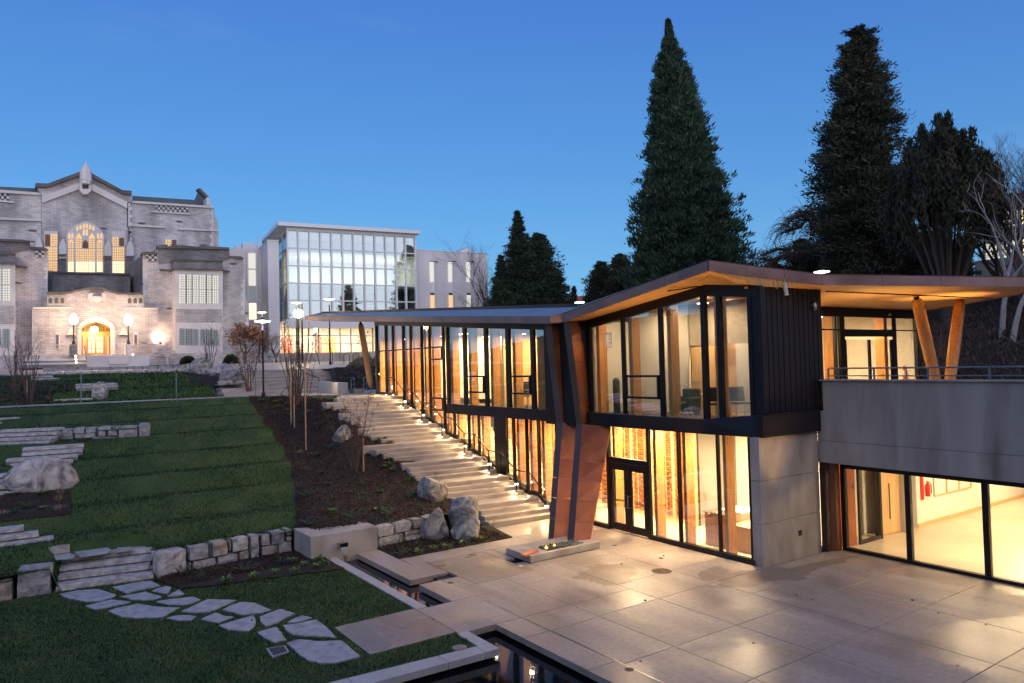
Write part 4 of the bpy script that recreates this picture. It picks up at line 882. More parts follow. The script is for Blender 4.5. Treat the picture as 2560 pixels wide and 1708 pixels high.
for a, c, za, zb_ in ((250,424,622,745),(521,1024,622,745),(1043,1250,622,745),(250,424,757,1300),(1043,1250,757,1300)):
    pbox('window_pane', 'glass', ex(a), ex(c), EY, EY+.012, max(4.05, ez(zb_)), ez(za))
for a in (455,975): MB().box(ex(a)-.12, ex(a)+.12, EY+.12, EY+.5, 4.0, 7.1).build('timber_post', M_['timber'], pav)
# ================================================================== interiors
# lobby
pbox('lobby_floor', 'gfloor', 16.75, 24, 12.8, 21.4, -.1, .012)
pbox('lobby_ceiling', 'white', 16.86, 24, 12.8, 29.1, 3.52, 3.68)
pbox('inner_wall', 'white', 19.9, 24, 12.82, 12.95, .0, 3.5)
pbox('inner_wall', 'white', 21.6, 21.8, 12.95, 17.2, .0, 3.5)
pbox('inner_wall', 'conc', 22.6, 22.8, 17.2, 37, .0, 8.3)
pbox('end_wall', 'band', 16.8, 22.8, 37.0, 37.15, 3.9, 8.2)
# woven cedar screen, X = 19.1
ws = []
for i in range(12):
    y0, y1 = 16.86+i*1.02, 16.86+(i+1)*1.02; zb_ = max(0.02, sectz(y0+.5)-.2 if y0 > 21.5 else .02)
    if 3.5-zb_ < .8: break
    f = MB()
    for b_ in ((y0,y1,zb_,zb_+.12),(y0,y1,3.40,3.50),(y0,y0+.07,zb_+.12,3.40),(y1-.07,y1,zb_+.12,3.40)): f.box(19.08,19.16,b_[0]+.001,b_[1]-.001,b_[2],b_[3])
    fo = f.build('woven_panel', M_['lightwood'], pav); sl = MB(); n = int((3.40-zb_-.12)/.085)
    for k in range(n):
        z = zb_+.14+k*.085; ys = [y0+.07+(y1-y0-.14)*q/12 for q in range(13)]; ph = k % 2
        for q in range(12):
            da = .035*math.cos(math.pi*(q/12*4+ph)); db = .035*math.cos(math.pi*((q+1)/12*4+ph)); j = random.uniform(-.003,.003)
            a, c = ys[q], ys[q+1]
            sl.add([(19.10+da,a,z+j),(19.10+db,c,z+j),(19.10+db,c,z+.062+j),(19.10+da,a,z+.062+j)], [(0,1,2,3)[::-1]])
    sl.build('woven_slats', M_['weave'], fo, kind='stuff')
    for q in (.32,.68): MB().box(19.055,19.075,y0+(y1-y0)*q-.012,y0+(y1-y0)*q+.012,zb_+.12,3.40).build('batten', M_['lightwood'], fo)
pbox('screen_backing', 'copper_dark', 19.2, 19.25, 16.86, 29, .0, 3.5)
# inside the long glass wall: sloped interior stair and timber lining
for j in range(1, 28):
    pbox('inner_step', 'gfloor', 16.8, 19.0, YS[j], YS[j+1]+.05 if j < 27 else 37, .147*j-.5, .147*j-.02)
pbox('upper_floor', 'carpet', 16.86, 22.6, 12.8, 29.1, 3.69, 3.80)
pbox('upper_floor', 'gfloor', 16.86, 30, 12.99, 29.1, 3.85, 3.99) if False else None
# reception desk
dk = thing('reception_desk', 'reception desk clad in warm horizontal timber boards inside the lobby', 'desk', (17.9,14.5,0))
for k in range(6): MB().box(17.40,17.46,14.25,15.08,.02+k*.165,.02+k*.165+.155).build('board', M_['timber'], dk)
MB().box(17.46,18.9,14.25,15.08,.0,.98).build('body', M_['white'], dk); MB().box(17.36,18.0,14.2,15.15,.995,1.02).build('shelf', M_['steel'], dk)
MB().box(17.5,19.4,13.35,14.24,.0,.74).build('side_counter', M_['lightwood'], dk)
for (x, y, z, l) in ((19.2,13.9,1.9,'small brown box fixed high on the white lobby wall'),(19.4,13.3,1.7,'small red alarm box on the white lobby wall')):
    o = MB().box(21.5,21.59,y,y+.22,z,z+.14).build('wall_box', M_['weave'] if y > 13.5 else M_['red']); tag(o, l, 'wall box')
es = thing('exit_sign', 'green and white exit sign hanging above the lobby double doors', 'exit sign', (17.6,17.35,3.1))
MB().box(17.58,17.62,16.98,17.36,3.02,3.26).build('sign_box', M_['signwhite'], es); MB().box(17.565,17.579,17.05,17.29,3.08,3.22).build('sign_face', M_['green'], es)
es2 = thing('exit_sign', 'small exit sign near the ceiling behind the third window of the stair wall', 'exit sign', (18,33.5,7.3))
MB().box(18.0,18.04,33.3,33.75,7.15,7.4).build('sign_box', M_['signwhite'], es2); MB().box(17.98,17.999,33.38,33.67,7.2,7.35).build('sign_face', M_['green'], es2)
# upper room (Y 12.8..19.4)
pbox('room_ceiling', 'soffit', 16.82, 19.6, 12.8, 19.5, 7.5, 7.56); pbox('partition', 'lightwood', 22.4, 22.5, 19.6, 29, 3.8, 7.5)
pbox('partition', 'white', 16.9, 19.6, 19.44, 19.54, 3.8, 7.0); pbox('partition', 'white', 16.9, 19.7, 12.76, 12.86, 3.8, 7.5)
pbox('partition', 'white', 18.95, 19.05, 16.9, 19.4, 3.8, 7.4)
# open door and lit corridor
MB().bar((18.6,16.45,4.9),(18.9,15.75,4.9), .05, 2.2).build('room_door', M_['lightwood'], pav)
MB().tube([(18.62,16.28,4.85),(18.5,16.26,4.85),(18.5,16.1,4.85)], .014, 6).build('lever', M_['steel'], pav)
pbox('corridor_wall', 'lightwood', 19.6, 19.7, 12.9, 16.9, 3.8, 7.4); pbox('door_lintel', 'conc', 19.0, 19.12, 12.9, 16.9, 6.05, 7.45); pbox('room_wall', 'white', 19.0, 19.1, 12.9, 15.0, 3.8, 6.05)
def chair(loc, rz, label, fabric='fabric', hb=.42):
    t = thing('chair', label, 'chair', loc); x, y, z = t.location
    MB().box(x-.24,x+.24,y-.24,y+.22,z+.43,z+.49).build('seat', M_[fabric], t, bevel=.02)
    MB().add([(x-.23,y+.2,z+.52),(x+.23,y+.2,z+.52),(x+.23,y+.24,z+.52),(x-.23,y+.24,z+.52),(x-.22,y+.28,z+.52+hb),(x+.22,y+.28,z+.52+hb),(x+.22,y+.31,z+.52+hb),(x-.22,y+.31,z+.52+hb)], [(3,2,1,0),(4,5,6,7),(0,1,5,4),(1,2,6,5),(2,3,7,6),(3,0,4,7)]).build('backrest', M_[fabric], t)
    for sx in (-.22,.22):
        for yy in (-.22,.22): MB().tube([(x+sx,y+yy*.9,z+.44),(x+sx,y+yy*1.1,z)], .012, 6).build('leg', M_['steel'], t)
    t.rotation_euler.z = rz; return t
chair((17.42,14.62,3.8), -.9, 'dark chair with chrome legs standing by the corner window upstairs'); chair((18.0,14.1,3.8), -.5, 'second dark chair beside the round table upstairs')
tb = thing('round_table', 'small round table with a white top in the upstairs corner room', 'table', (18.1,15.1,3.8)); MB().lathe([(.45,0),(.45,.025)], (18.1,15.1,4.5), 24).build('tabletop', M_['white'], tb); MB().tube([(18.1,15.1,3.8),(18.1,15.1,4.5)], .03, 8).build('pedestal', M_['steel'], tb)
am = thing('armchair', 'dark upholstered armchair with chrome legs in the upstairs room', 'armchair', (18.2,16.4,3.8))
for nm, b_ in (('seat',(17.9,18.55,16.1,16.8,.12,.42)),('backrest',(18.45,18.6,16.1,16.8,.42,.85)),('armrest',(17.9,18.5,16.02,16.14,.12,.6)),('armrest',(17.9,18.5,16.76,16.88,.12,.6))): MB().box(b_[0],b_[1],b_[2],b_[3],3.8+b_[4],3.8+b_[5]).build(nm, M_['fabric'], am, bevel=.04)
MB().tube([(17.6,16.2,3.8),(17.62,16.2,4.2),(17.9,16.2,4.22)], .014, 6).build('leg', M_['steel'], am); MB().tube([(17.6,16.7,3.8),(17.62,16.7,4.2),(17.9,16.7,4.22)], .014, 6).build('leg', M_['steel'], am)
sl_ = thing('bar_stool', 'chrome legged stool behind the leftmost pane of the upstairs room', 'stool', (17.5,18.3,3.8))
MB().box(17.3,17.7,18.1,18.5,4.45,4.49).build('seat', M_['white'], sl_)
for a, c in ((-1,-1),(1,-1),(1,1),(-1,1)): MB().tube([(17.5+a*.15,18.3+c*.15,4.45),(17.5+a*.2,18.3+c*.2,3.8)], .012, 6).build('leg', M_['steel'], sl_)
dc = MB().lathe([(.12,0),(.12,1.15),(.06,1.22)], (17.35,18.75,3.8), 14).build('standing_speaker', M_['fabric'], None, smooth=True); tag(dc, 'tall dark rounded column standing behind the leftmost upstairs pane', 'speaker')
sb = MB()
for q in ((.28,.0,.05),(.28,.45,.5),(.0,.0,.5)): pass
# decal on the leftmost pane (mirror-written logo seen from outside)
dec = MB()
def dbox(y0, y1, z0_, z1_): dec.box(16.742,16.746,y0,y1,z0_,z1_)
for q in ((18.22,18.62,6.52,6.56),(18.22,18.62,6.16,6.18),(18.58,18.62,6.2,6.5),(18.50,18.54,6.2,6.5),(18.24,18.40,6.46,6.5),(18.24,18.40,6.33,6.37),(18.24,18.40,6.2,6.24),(18.24,18.28,6.2,6.5)): dbox(*q)
for k, (a, c) in enumerate(((18.56,18.60),(18.50,18.54),(18.43,18.48),(18.36,18.41),(18.29,18.34),(18.23,18.27))): dbox(a, c, 6.06, 6.13)
dec.build('window_decal', M_['wstripe'], pav)
# meeting room (upper bay, Y 21.4..29)
pbox('partition', 'lightwood', 18.9, 19.0, 21.5, 29, 3.8, 7.2); pbox('room_ceiling', 'soffit', 16.82, 22.6, 21.4, 29.1, 7.2, 7.26) if False else None
hexz(16.82, 22.6, 19.6, 37, 6.95, 7.0, 8.10, 8.15, 'room_ceiling', 'soffit')
pbox('partition', 'white', 19.6, 19.7, 29.2, 37, 3.9, 8)
def mesh_chair(loc, rz, label):
    t = thing('office_chair', label, 'office chair', loc); x, y, z = t.location
    MB().box(x-.25,x+.25,y-.25,y+.25,z+.45,z+.5).build('seat', M_['fabric'], t, bevel=.02)
    MB().add([(x-.24,y+.24,z+.55),(x+.24,y+.24,z+.55),(x+.24,y+.28,z+.55),(x-.24,y+.28,z+.55),(x-.22,y+.34,z+1.05),(x+.22,y+.34,z+1.05),(x+.22,y+.36,z+1.05),(x-.22,y+.36,z+1.05)], [(3,2,1,0),(4,5,6,7),(0,1,5,4),(1,2,6,5),(2,3,7,6),(3,0,4,7)]).build('backrest', M_['fabric'], t)
    MB().tube([(x,y,z+.08),(x,y,z+.45)], .03, 8).build('stem', M_['steel'], t)
    for i in range(5): MB().tube([(x,y,z+.1),(x+.3*math.cos(i*1.257),y+.3*math.sin(i*1.257),z+.04)], .018, 6).build('foot', M_['plastic'], t)
    for s_ in (-1,1): MB().tube([(x+s_*.27,y+.15,z+.5),(x+s_*.29,y+.12,z+.7),(x+s_*.29,y-.15,z+.7)], .016, 6).build('armrest', M_['plastic'], t)
    t.rotation_euler.z = rz; return t
mesh_chair((17.5,24.6,3.8), -1.2, 'mesh office chair at the left of the upstairs meeting table'); mesh_chair((17.6,22.2,3.8), -1.9, 'mesh office chair at the right, nearest the copper legs')
mt = thing('meeting_table', 'low meeting table behind the large upstairs panes', 'table', (17.9,23.4,3.8)); MB().box(17.5,18.6,22.5,24.4,4.5,4.54).build('tabletop', M_['white'], mt)
for a, c in ((17.6,22.6),(18.5,22.6),(18.5,24.3),(17.6,24.3)): MB().tube([(a,c,3.8),(a,c,4.5)], .02, 6).build('leg', M_['steel'], mt)
MB().tube([(17.9,26.7,3.8),(17.9,26.7,7.0)], .16, 16).build('foil_duct', M_['steel'], pav, smooth=False)
# upper lobby behind the canopy entrance
XR = ex(1262); pbox('entry_floor', 'gfloor', 19.8, XR, 15.6, 23, 3.9, 4.03); pbox('entry_back', 'lightwood', 19.8, XR, 22, 22.1, 4.0, 7.5); pbox('entry_side', 'white', XR-.1, XR, 15.7, 22, 4.0, 7.3); pbox('entry_ceiling', 'white', 19.8, XR, 15.7, 22, 7.25, 7.3)
for i, (a, lab) in enumerate(((1240,'orange traffic delineator post with white bands at the right of the entrance'),(1065,'orange and violet delineator post behind the entrance glass'))):
    p = (ex(a), EY+.5+.2*i, 4.03); t = thing('delineator_post', lab, 'traffic post', p)
    for k, m in enumerate(('orange','wstripe','orange','wstripe','orange')): MB().lathe([(.055,0),(.055,.19)], (p[0],p[1],p[2]+.1+k*.195), 12).build('band', M_[m], t)
    MB().lathe([(.15,0),(.12,.08)], p, 12).build('foot', M_['plastic'], t)
p = (ex(395), EY+.6, 4.5); t = thing('traffic_cone', 'red orange cone behind the narrow glass beside the dark cladding', 'traffic cone', p); MB().lathe([(.12,0),(.03,.45)], p, 14).build('cone', M_['orange'], t, smooth=True); MB().box(p[0]-.17,p[0]+.17,p[1]-.17,p[1]+.17,p[2]-.03,p[2]).build('foot', M_['orange'], t)
cd = MB().box(ex(330),ex(420),EY+.3,EY+1.2,4.03,4.47).build('side_cabinet', M_['white']); tag(cd, 'low white cabinet behind the narrow glass by the upper entrance', 'cabinet')
for i, (a, c, m) in enumerate(((850,905,'green'),(925,960,'white'))): o = MB().box(ex(a),ex(c),EY+2.9,EY+2.95,5.15,5.4).build('notice', mat('notice_%d' % i, (.55,.75,.45) if i == 0 else (.85,.8,.75), rough=.6)); tag(o, 'pale green notice standing on the entrance counter' if i == 0 else 'white notice beside the green one on the entrance counter', 'notice')
ct = MB().box(ex(780),ex(980),EY+3,EY+3.6,4.03,5.0).build('counter', M_['rail']); tag(ct, 'dark counter behind the sliding doors of the upper entrance', 'counter')
# ---- lit ceiling fixtures (what the photograph shows glowing)
def fixture(x, y, z, lx, ly, power, col=WARM2, par=None):
    MB().box(x-lx/2,x+lx/2,y-ly/2,y+ly/2,z-.02,z).build('ceiling_light', M_['ceil_lamp'], pav)
    light('room_light', 'AREA', (x,y,z-.04), power, col, pav, lx, ly, rot=(0,0,0))
for x, y, p in ((20.4,14.6,800),(17.9,14.2,560),(17.6,16.2,620),(17.6,18.4,620),(17.6,20.6,520)): fixture(x, y, 3.5, .5, .9, p)
for y in (22.4,24.4,26.4,28.2): fixture(17.9, y, 3.5, .4, .8, 330, WARM)
for y, p in ((30.5,520),(33.2,520),(35.8,520)): fixture(18.2, y, 7.1, .4, .8, p, WARM)
for x, y, p in ((18.0,15.4,110),(17.9,17.8,90),(19.35,15.6,160)): fixture(x, y, 7.35, .25, .25, p)
for y in (22.8,25.2,27.6): fixture(17.9, y, 6.85, .3, .5, 260)
for x, y in ((22,6),(22,9.5),(26,6),(26,10),(30,7),(30,11)): fixture(x, y, 2.93, .5, 1.2, 170)
light('room_light', 'AREA', (21.5,15.5,2.85), 300, WARM2, pav, 1, 1)
for x, y in ((23,17.5),(28,17.5),(25.5,20)): fixture(x, y, 7.24, .4, .9, 420)
# added fill lights that warm the canopy soffit, without fittings
light('canopy_fill_light', 'SPOT', ((b1[0]+b2[0])/2, 11.3, 5.0), 900, (1,.62,.22), pav, .1, rot=(math.radians(180-12),0,0), spot=75, blend=.9)
light('canopy_fill_light', 'SPOT', (22.5, 12.2, 5.0), 420, (1,.62,.25), pav, .1, rot=(math.radians(180),0,0), spot=110, blend=.9)
for x_, y_, p_ in ((15.5,18.8,150),(15.3,16.8,210),(15.3,14.9,260)):  # added in-ground uplights that warm the timber soffit
    MB().lathe([(.07,0),(.07,.006),(.03,.008)], (x_,y_,0), 16).build('added_ground_uplight', M_['rail'], pav); light('added_ground_uplight', 'SPOT', (x_,y_,.05), p_*5, (1,.58,.24), pav, .05, rot=(math.radians(180),0,0), spot=50, blend=1)
light('added_ground_uplight', 'SPOT', (17.2,11.6,.05), 1500, (1,.58,.24), pav, .05, rot=(math.radians(180),0,0), spot=50, blend=1)  # one more added uplight, below the corner soffit
light('column_fill_light', 'SPOT', (16.7,39.6,4.5), 160, (1,.62,.26), pav, .1, rot=(math.radians(160),math.radians(0),0), spot=60)  # added unseen lamp that warms the leaning column
# ================================================================== the stone library
def brickmat(name, c1, c2, mortar, sc, rowh, bw, rough=.85, plane='xz', freq=.5, vary=None):
    m = bpy.data.materials.new(name); m.use_nodes = True; n = m.node_tree; L = n.links; b = n.nodes['Principled BSDF']; b.inputs['Roughness'].default_value = rough
    geo = n.nodes.new('ShaderNodeNewGeometry'); sp_ = n.nodes.new('ShaderNodeSeparateXYZ'); cb = n.nodes.new('ShaderNodeCombineXYZ'); L.new(geo.outputs['Position'], sp_.inputs[0])
    ad = n.nodes.new('ShaderNodeMath'); ad.operation = 'ADD'; L.new(sp_.outputs['X'], ad.inputs[0]); L.new(sp_.outputs['Y'], ad.inputs[1])
    L.new(ad.outputs[0], cb.inputs[0]); L.new(sp_.outputs['Z'], cb.inputs[1])
    br = n.nodes.new('ShaderNodeTexBrick'); br.inputs['Scale'].default_value = 1; br.inputs['Row Height'].default_value = rowh; br.inputs['Brick Width'].default_value = bw
    br.inputs['Mortar Size'].default_value = sc; br.inputs['Color1'].default_value = (*c1,1); br.inputs['Color2'].default_value = (*c2,1); br.inputs['Mortar'].default_value = (*mortar,1); br.inputs['Bias'].default_value = -.3; br.offset = .5
    L.new(cb.outputs[0], br.inputs['Vector'])
    t = n.nodes.new('ShaderNodeTexNoise'); t.inputs['Scale'].default_value = .34; t.inputs['Detail'].default_value = 8; mp = n.nodes.new('ShaderNodeMapping'); mp.inputs['Scale'].default_value = (1.6,1.6,.6)
    L.new(geo.outputs['Position'], mp.inputs[0]); L.new(mp.outputs[0], t.inputs['Vector'])
    mr = n.nodes.new('ShaderNodeMapRange'); mr.inputs[1].default_value = .35; mr.inputs[2].default_value = .65; mr.inputs[3].default_value = .58 if vary is None else vary; mr.inputs[4].default_value = 1.08; L.new(t.outputs[0], mr.inputs[0])
    v = n.nodes.new('ShaderNodeTexVoronoi'); v.inputs['Scale'].default_value = .8; v.feature = 'F1'; m3 = n.nodes.new('ShaderNodeMapping'); m3.inputs['Scale'].default_value = (1, 1, 3.4); L.new(geo.outputs['Position'], m3.inputs[0]); L.new(m3.outputs[0], v.inputs['Vector'])
    cc_ = n.nodes.new('ShaderNodeCombineColor'); 
    for i in range(3): L.new(mr.outputs[0], cc_.inputs[i])
    mx = n.nodes.new('ShaderNodeMixRGB'); mx.blend_type = 'MULTIPLY'; mx.inputs[0].default_value = 1; L.new(br.outputs['Color'], mx.inputs[1]); L.new(cc_.outputs[0], mx.inputs[2])
    if vary is None:                                  # scattered single dark stones
        sep = n.nodes.new('ShaderNodeSeparateColor'); L.new(v.outputs['Color'], sep.inputs[0])
        lt = n.nodes.new('ShaderNodeMath'); lt.operation = 'LESS_THAN'; lt.inputs[1].default_value = .06; L.new(sep.outputs[0], lt.inputs[0])
        l2 = n.nodes.new('ShaderNodeMath'); l2.operation = 'LESS_THAN'; l2.inputs[1].default_value = .33; L.new(v.outputs['Distance'], l2.inputs[0])
        ml = n.nodes.new('ShaderNodeMath'); ml.operation = 'MULTIPLY'; L.new(lt.outputs[0], ml.inputs[0]); L.new(l2.outputs[0], ml.inputs[1])
        m2 = n.nodes.new('ShaderNodeMixRGB'); m2.inputs[2].default_value = (.10,.095,.10,1); L.new(ml.outputs[0], m2.inputs[0]); L.new(mx.outputs[0], m2.inputs[1]); mx = m2
    L.new(mx.outputs[0], b.inputs['Base Color']); return m
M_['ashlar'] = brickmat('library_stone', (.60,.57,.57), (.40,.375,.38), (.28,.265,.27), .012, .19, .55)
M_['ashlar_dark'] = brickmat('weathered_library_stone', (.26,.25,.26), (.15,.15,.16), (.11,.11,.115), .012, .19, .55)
M_['trim'] = mat('pale_stone_trim', [(.52,.50,.50),(.66,.64,.63)], .5, 7, .8)
M_['cap'] = mat('dark_weathered_cap', [(.07,.068,.072),(.14,.135,.14)], .7, 8, .85)
M_['slate'] = mat('slate_roof', [(.055,.085,.105),(.085,.115,.14)], .8, 6, .6)
M_['litwin'] = emis('lit_leaded_window', (1,.62,.30), .95, (.1,.08,.05)); M_['litwin2'] = emis('bright_lit_window', (1,.80,.47), 1.7, (.1,.08,.05)); M_['palewin'] = emis('pale_lit_window', (.95,.93,.82), .80, (.1,.1,.1)); M_['dimwin'] = emis('dim_window', (.42,.46,.52), .40, (.05,.06,.07)); M_['brownwin'] = emis('brown_window', (.25,.12,.06), .35, (.05,.03,.02))
M_['lead'] = mat('lead_bar', (.10,.09,.085), rough=.7)
lib = thing('stone_library', 'old grey stone library with a gabled front and tall pointed arch window', 'library', (9,84,7.4))
def XZ(a, b, Y): p = VY(a/2.703, 380+b/2.703, Y); return p[0], p[2]
def ext(P, Y, dep, m, name, par=None, bevel=0, raw=False):
    q = P if raw else [XZ(a, b, Y) for a, b in P]; n = len(q)
    ar = sum(q[i][0]*q[(i+1)%n][1]-q[(i+1)%n][0]*q[i][1] for i in range(n))
    if ar < 0: q = q[::-1]
    v = [(x, Y, z) for x, z in q]+[(x, Y+dep, z) for x, z in q]
    f = [tuple(range(n)), tuple(range(2*n-1, n-1, -1))]+[((i+1)%n, i, n+i, n+(i+1)%n) for i in range(n)]
    return MB().add(v, f).build(name, M_[m] if isinstance(m, str) else m, par or lib, bevel=bevel)
def rc(a0, a1, b0, b1): return [(a0,b0),(a1,b0),(a1,b1),(a0,b1)]
YB = 88
ext([(-200,245),(283,287),(283,1300),(-200,1300)], YB, 8, 'ashlar', 'wall'); ext([(862,335),(1447,375),(1450,425),(1468,470),(1478,560),(1480,1300),(862,1300)], YB, 8, 'ashlar', 'wall')
ext([(283,290),(246,235),(322,232),(548,150),(612,155),(825,275),(890,285),(895,335),(858,340),(858,1300),(290,1300)], YB-.5, 8, 'ashlar', 'wall')
ext([(-200,225),(240,246),(240,275),(-200,258)], YB+1, .3, 'slate', 'roof'); ext([(897,297),(1335,326),(1345,356),(897,330)], YB+1, .3, 'slate', 'roof')
ext([(1318,322),(1348,250),(1400,300),(1395,360),(1345,356)], YB+2, .4, 'slate', 'roof')
for P, m in (([(-200,240),(283,276),(283,292),(-200,262)],'trim'),([(862,327),(1447,366),(1447,380),(862,342)],'trim'),([(-200,432),(292,455),(292,468),(-200,450)],'trim'),([(862,486),(1115,503),(1115,515),(862,500)],'trim'),([(1205,514),(1470,526),(1470,536),(1205,526)],'trim'),
             ([(1025,398),(1290,415),(1290,424),(1025,407)],'trim'),([(0,325),(95,335),(95,345),(0,335)],'trim')):
    ext(P, YB-.25, .6, m, 'string_course')
for P in ([(240,210),(322,213),(322,236),(240,238)],[(322,213),(546,130),(546,156),(322,238)],[(614,140),(828,258),(828,282),(614,165)],[(828,258),(890,262),(890,290),(828,284)]): ext(P, YB-.9, 1.6, 'cap', 'coping')
ext([(284,300),(545,205),(545,248),(284,345)], YB-.75, .4, 'trim', 'gable_band'); ext([(618,212),(860,340),(860,382),(618,258)], YB-.75, .4, 'trim', 'gable_band')
x0, zt0 = XZ(578, 85, YB-1); r_ = .38
fin = MB().lathe([(1.0*r_*1.25,-2.1),(r_*1.35,-1.8),(r_*1.5,-1.7),(r_*1.4,-.9),(r_*1.45,-.85),(r_*1.2,-.5),(.1,.0),(.04,.35)], (x0,YB-1.2,zt0), 8).build('finial', M_['trim'], lib)
ext([(540,165),(556,165),(556,262),(540,262)], YB-1.2, .7, 'trim', 'niche_jamb'); ext([(600,165),(616,165),(616,262),(600,262)], YB-1.2, .7, 'trim', 'niche_jamb')
ext([(536,250),(618,250),(610,268),(590,285),(562,285),(545,268)], YB-1.6, 1.2, 'trim', 'niche_sill'); ext([(1396,308),(1418,308),(1418,362),(1396,360)], YB-.3, 1.5, 'trim', 'pinnacle')
ext([(1336,248),(1352,243),(1412,303),(1400,312)], YB-.2, 1.2, 'cap', 'coping')
# checker panels
def checker(a0, a1, b0, b1, nx, ny, Y):
    d, l = MB(), MB()
    for i in range(nx):
        for j in range(ny):
            x0_, z1_ = XZ(a0+(a1-a0)*i/nx, b0+(b1-b0)*j/ny, Y); x1_, z0_ = XZ(a0+(a1-a0)*(i+1)/nx, b0+(b1-b0)*(j+1)/ny, Y)
            (d if (i+j) % 2 else l).box(x0_+.01, x1_-.01, Y-.06, Y, z0_+.01, z1_-.01)
    d.build('checker_stones_dark', M_['cap'], lib, kind='stuff'); l.build('checker_stones_pale', M_['trim'], lib, kind='stuff')
checker(1050,1272,358,408,14,3,YB); checker(-10,62,280,338,4,3,YB); checker(238,300,668,712,3,3,79.9); checker(985,1060,690,738,4,3,79.9); checker(1562,1640,718,768,4,3,80.4)
# quoins up the corners
def quoins(a, b0, b1, side, Y, hgt=26):
    b = b0; k = 0
    while b < b1:
        w = 26 if k % 2 else 14; P = rc(a, a+w*side, b, b+hgt-2) if side > 0 else rc(a-w, a, b, b+hgt-2)
        ext(P, Y-.05, .2, 'trim', 'quoin'); b += hgt; k += 1
quoins(866,345,800,1,YB-.5); quoins(280,292,600,-1,YB-.0); quoins(1444,378,620,-1,YB); quoins(862,505,700,1,YB-.5,30)
# windows with leaded lights
def light_(a0, a1, b0, b1, Y, m, top=None, lead=(3,6)):
    P = rc(a0, a1, b0, b1) if top is None else [(a0,b1),(a0,b0),((a0+a1)/2,top),(a1,b0),(a1,b1)]
    o = ext(P, Y, .05, m, 'window_light'); L_ = MB()
    if lead:
        for i in range(1, lead[0]):
            x, z0_ = XZ(a0+(a1-a0)*i/lead[0], b1, Y); _, z1_ = XZ(a0, b0, Y); L_.box(x-.012,x+.012,Y-.06,Y-.02,z0_,z1_)
        for j in range(1, lead[1]):
            xa, z = XZ(a0, b0+(b1-b0)*j/lead[1], Y); xb, _ = XZ(a1, b0, Y); L_.box(xa,xb,Y-.058,Y-.022,z-.011,z+.011)
        L_.build('lead_bars', M_['lead'], o, kind='stuff')
YW = YB-.72
ext([(448,820),(448,560),(470,525),(515,490),(575,465),(640,490),(680,525),(705,560),(705,820)], YB-.68, .25, 'trim', 'window_surround')
for a0, a1 in ((461,496),(656,692)):
    light_(a0,a1,742,810,YW,'litwin2',lead=(3,4)); light_(a0,a1,658,736,YW,'litwin',lead=(3,5)); light_(a0,a1,604,650,YW,'litwin',590,(3,3)); light_(a0,a0+14,560,585,YW,'litwin',545,None); light_(a1-14,a1,560,585,YW,'litwin',545,None)
for i, (a0, a1) in enumerate(((514,552),(558,596),(602,640))):
    light_(a0,a1,742,812,YW,'litwin2',lead=(3,4)); light_(a0,a1,658,736,YW,'litwin',lead=(3,5)); light_(a0,a1,575 if i != 1 else 612,650,YW,'litwin' if i != 1 else 'brownwin',548 if i != 1 else 592,(3,5))
for a0 in (518,540,563,583,605,627): light_(a0-2,a0+11,488+abs(a0+5-578)*.35,512+abs(a0+5-578)*.35,YW,'litwin',478+abs(a0+5-578)*.4,None)
light_(560,574,528,565,YW,'litwin',518,None); light_(580,594,528,565,YW,'litwin',518,None)
for a0, a1, b0, m in ((305,338,557,'brownwin'),(343,385,557,'litwin'),(762,800,578,'litwin'),(806,838,580,'brownwin')):
    light_(a0,a1,b0,636,YW,m,lead=(3,5)); light_(a0,a1,645,732,YW,'litwin',lead=(3,5)); light_(a0,a1,740,805 if a0 < 500 else 818,YW,'litwin2' if a0 > 700 else 'litwin',lead=(3,4))
for a0, a1 in ((298,392),(755,846)): ext(rc(a0,a1,535,820), YB-.66, .2, 'trim', 'window_surround')
for a in (424,730,880,264):
    dz = 12 if a > 700 else 0
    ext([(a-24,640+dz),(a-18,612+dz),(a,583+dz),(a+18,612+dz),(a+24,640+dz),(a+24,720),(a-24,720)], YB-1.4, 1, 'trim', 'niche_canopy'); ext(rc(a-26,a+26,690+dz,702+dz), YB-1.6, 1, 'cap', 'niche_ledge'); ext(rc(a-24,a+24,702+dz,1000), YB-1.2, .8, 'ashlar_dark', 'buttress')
ext([(1112,625),(1112,578),(1130,562),(1160,556),(1190,562),(1206,578),(1206,625)], YB-.1, .2, 'trim', 'window_surround'); light_(1122,1153,594,640,YB-.14,'litwin',lead=(3,3)); light_(1162,1193,594,640,YB-.14,'brownwin',lead=(3,3))
# front wings
YF = 80
ext([(-200,590),(200,602),(206,655),(322,655),(324,740),(322,960),(322,1480),(-200,1480)], YF, 7, 'ashlar', 'wall')
ext([(966,688),(1064,680),(1072,636),(1545,648),(1556,705),(1642,714),(1650,792),(1652,860),(1662,975),(1684,1070),(1686,1440),(966,1440)], YF, 7, 'ashlar', 'wall')
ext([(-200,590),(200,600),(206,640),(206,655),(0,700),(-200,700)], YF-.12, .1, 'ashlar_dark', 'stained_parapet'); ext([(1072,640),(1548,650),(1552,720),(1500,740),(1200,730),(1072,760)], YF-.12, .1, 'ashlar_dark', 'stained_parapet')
for P in ([(-200,578),(150,592),(203,600),(203,612),(-200,592)],[(1068,630),(1130,626),(1135,636),(1240,630),(1330,640),(1400,636),(1548,645),(1552,658),(1068,650)],[(960,680),(985,674),(1066,678),(1066,690),(960,692)],[(1556,702),(1625,704),(1645,714),(1645,722),(1556,712)],[(206,640),(300,645),(324,656),(324,664),(206,655)]): ext(P, YF-.4, 1.2, 'cap', 'coping')
for P in ([(85,765),(185,772),(185,782),(85,775)],[(1085,790),(1180,796),(1180,806),(1085,802)],[(1500,798),(1555,803),(1555,812),(1500,808)]): ext(P, YF-.5, .8, 'cap', 'hood_mould')
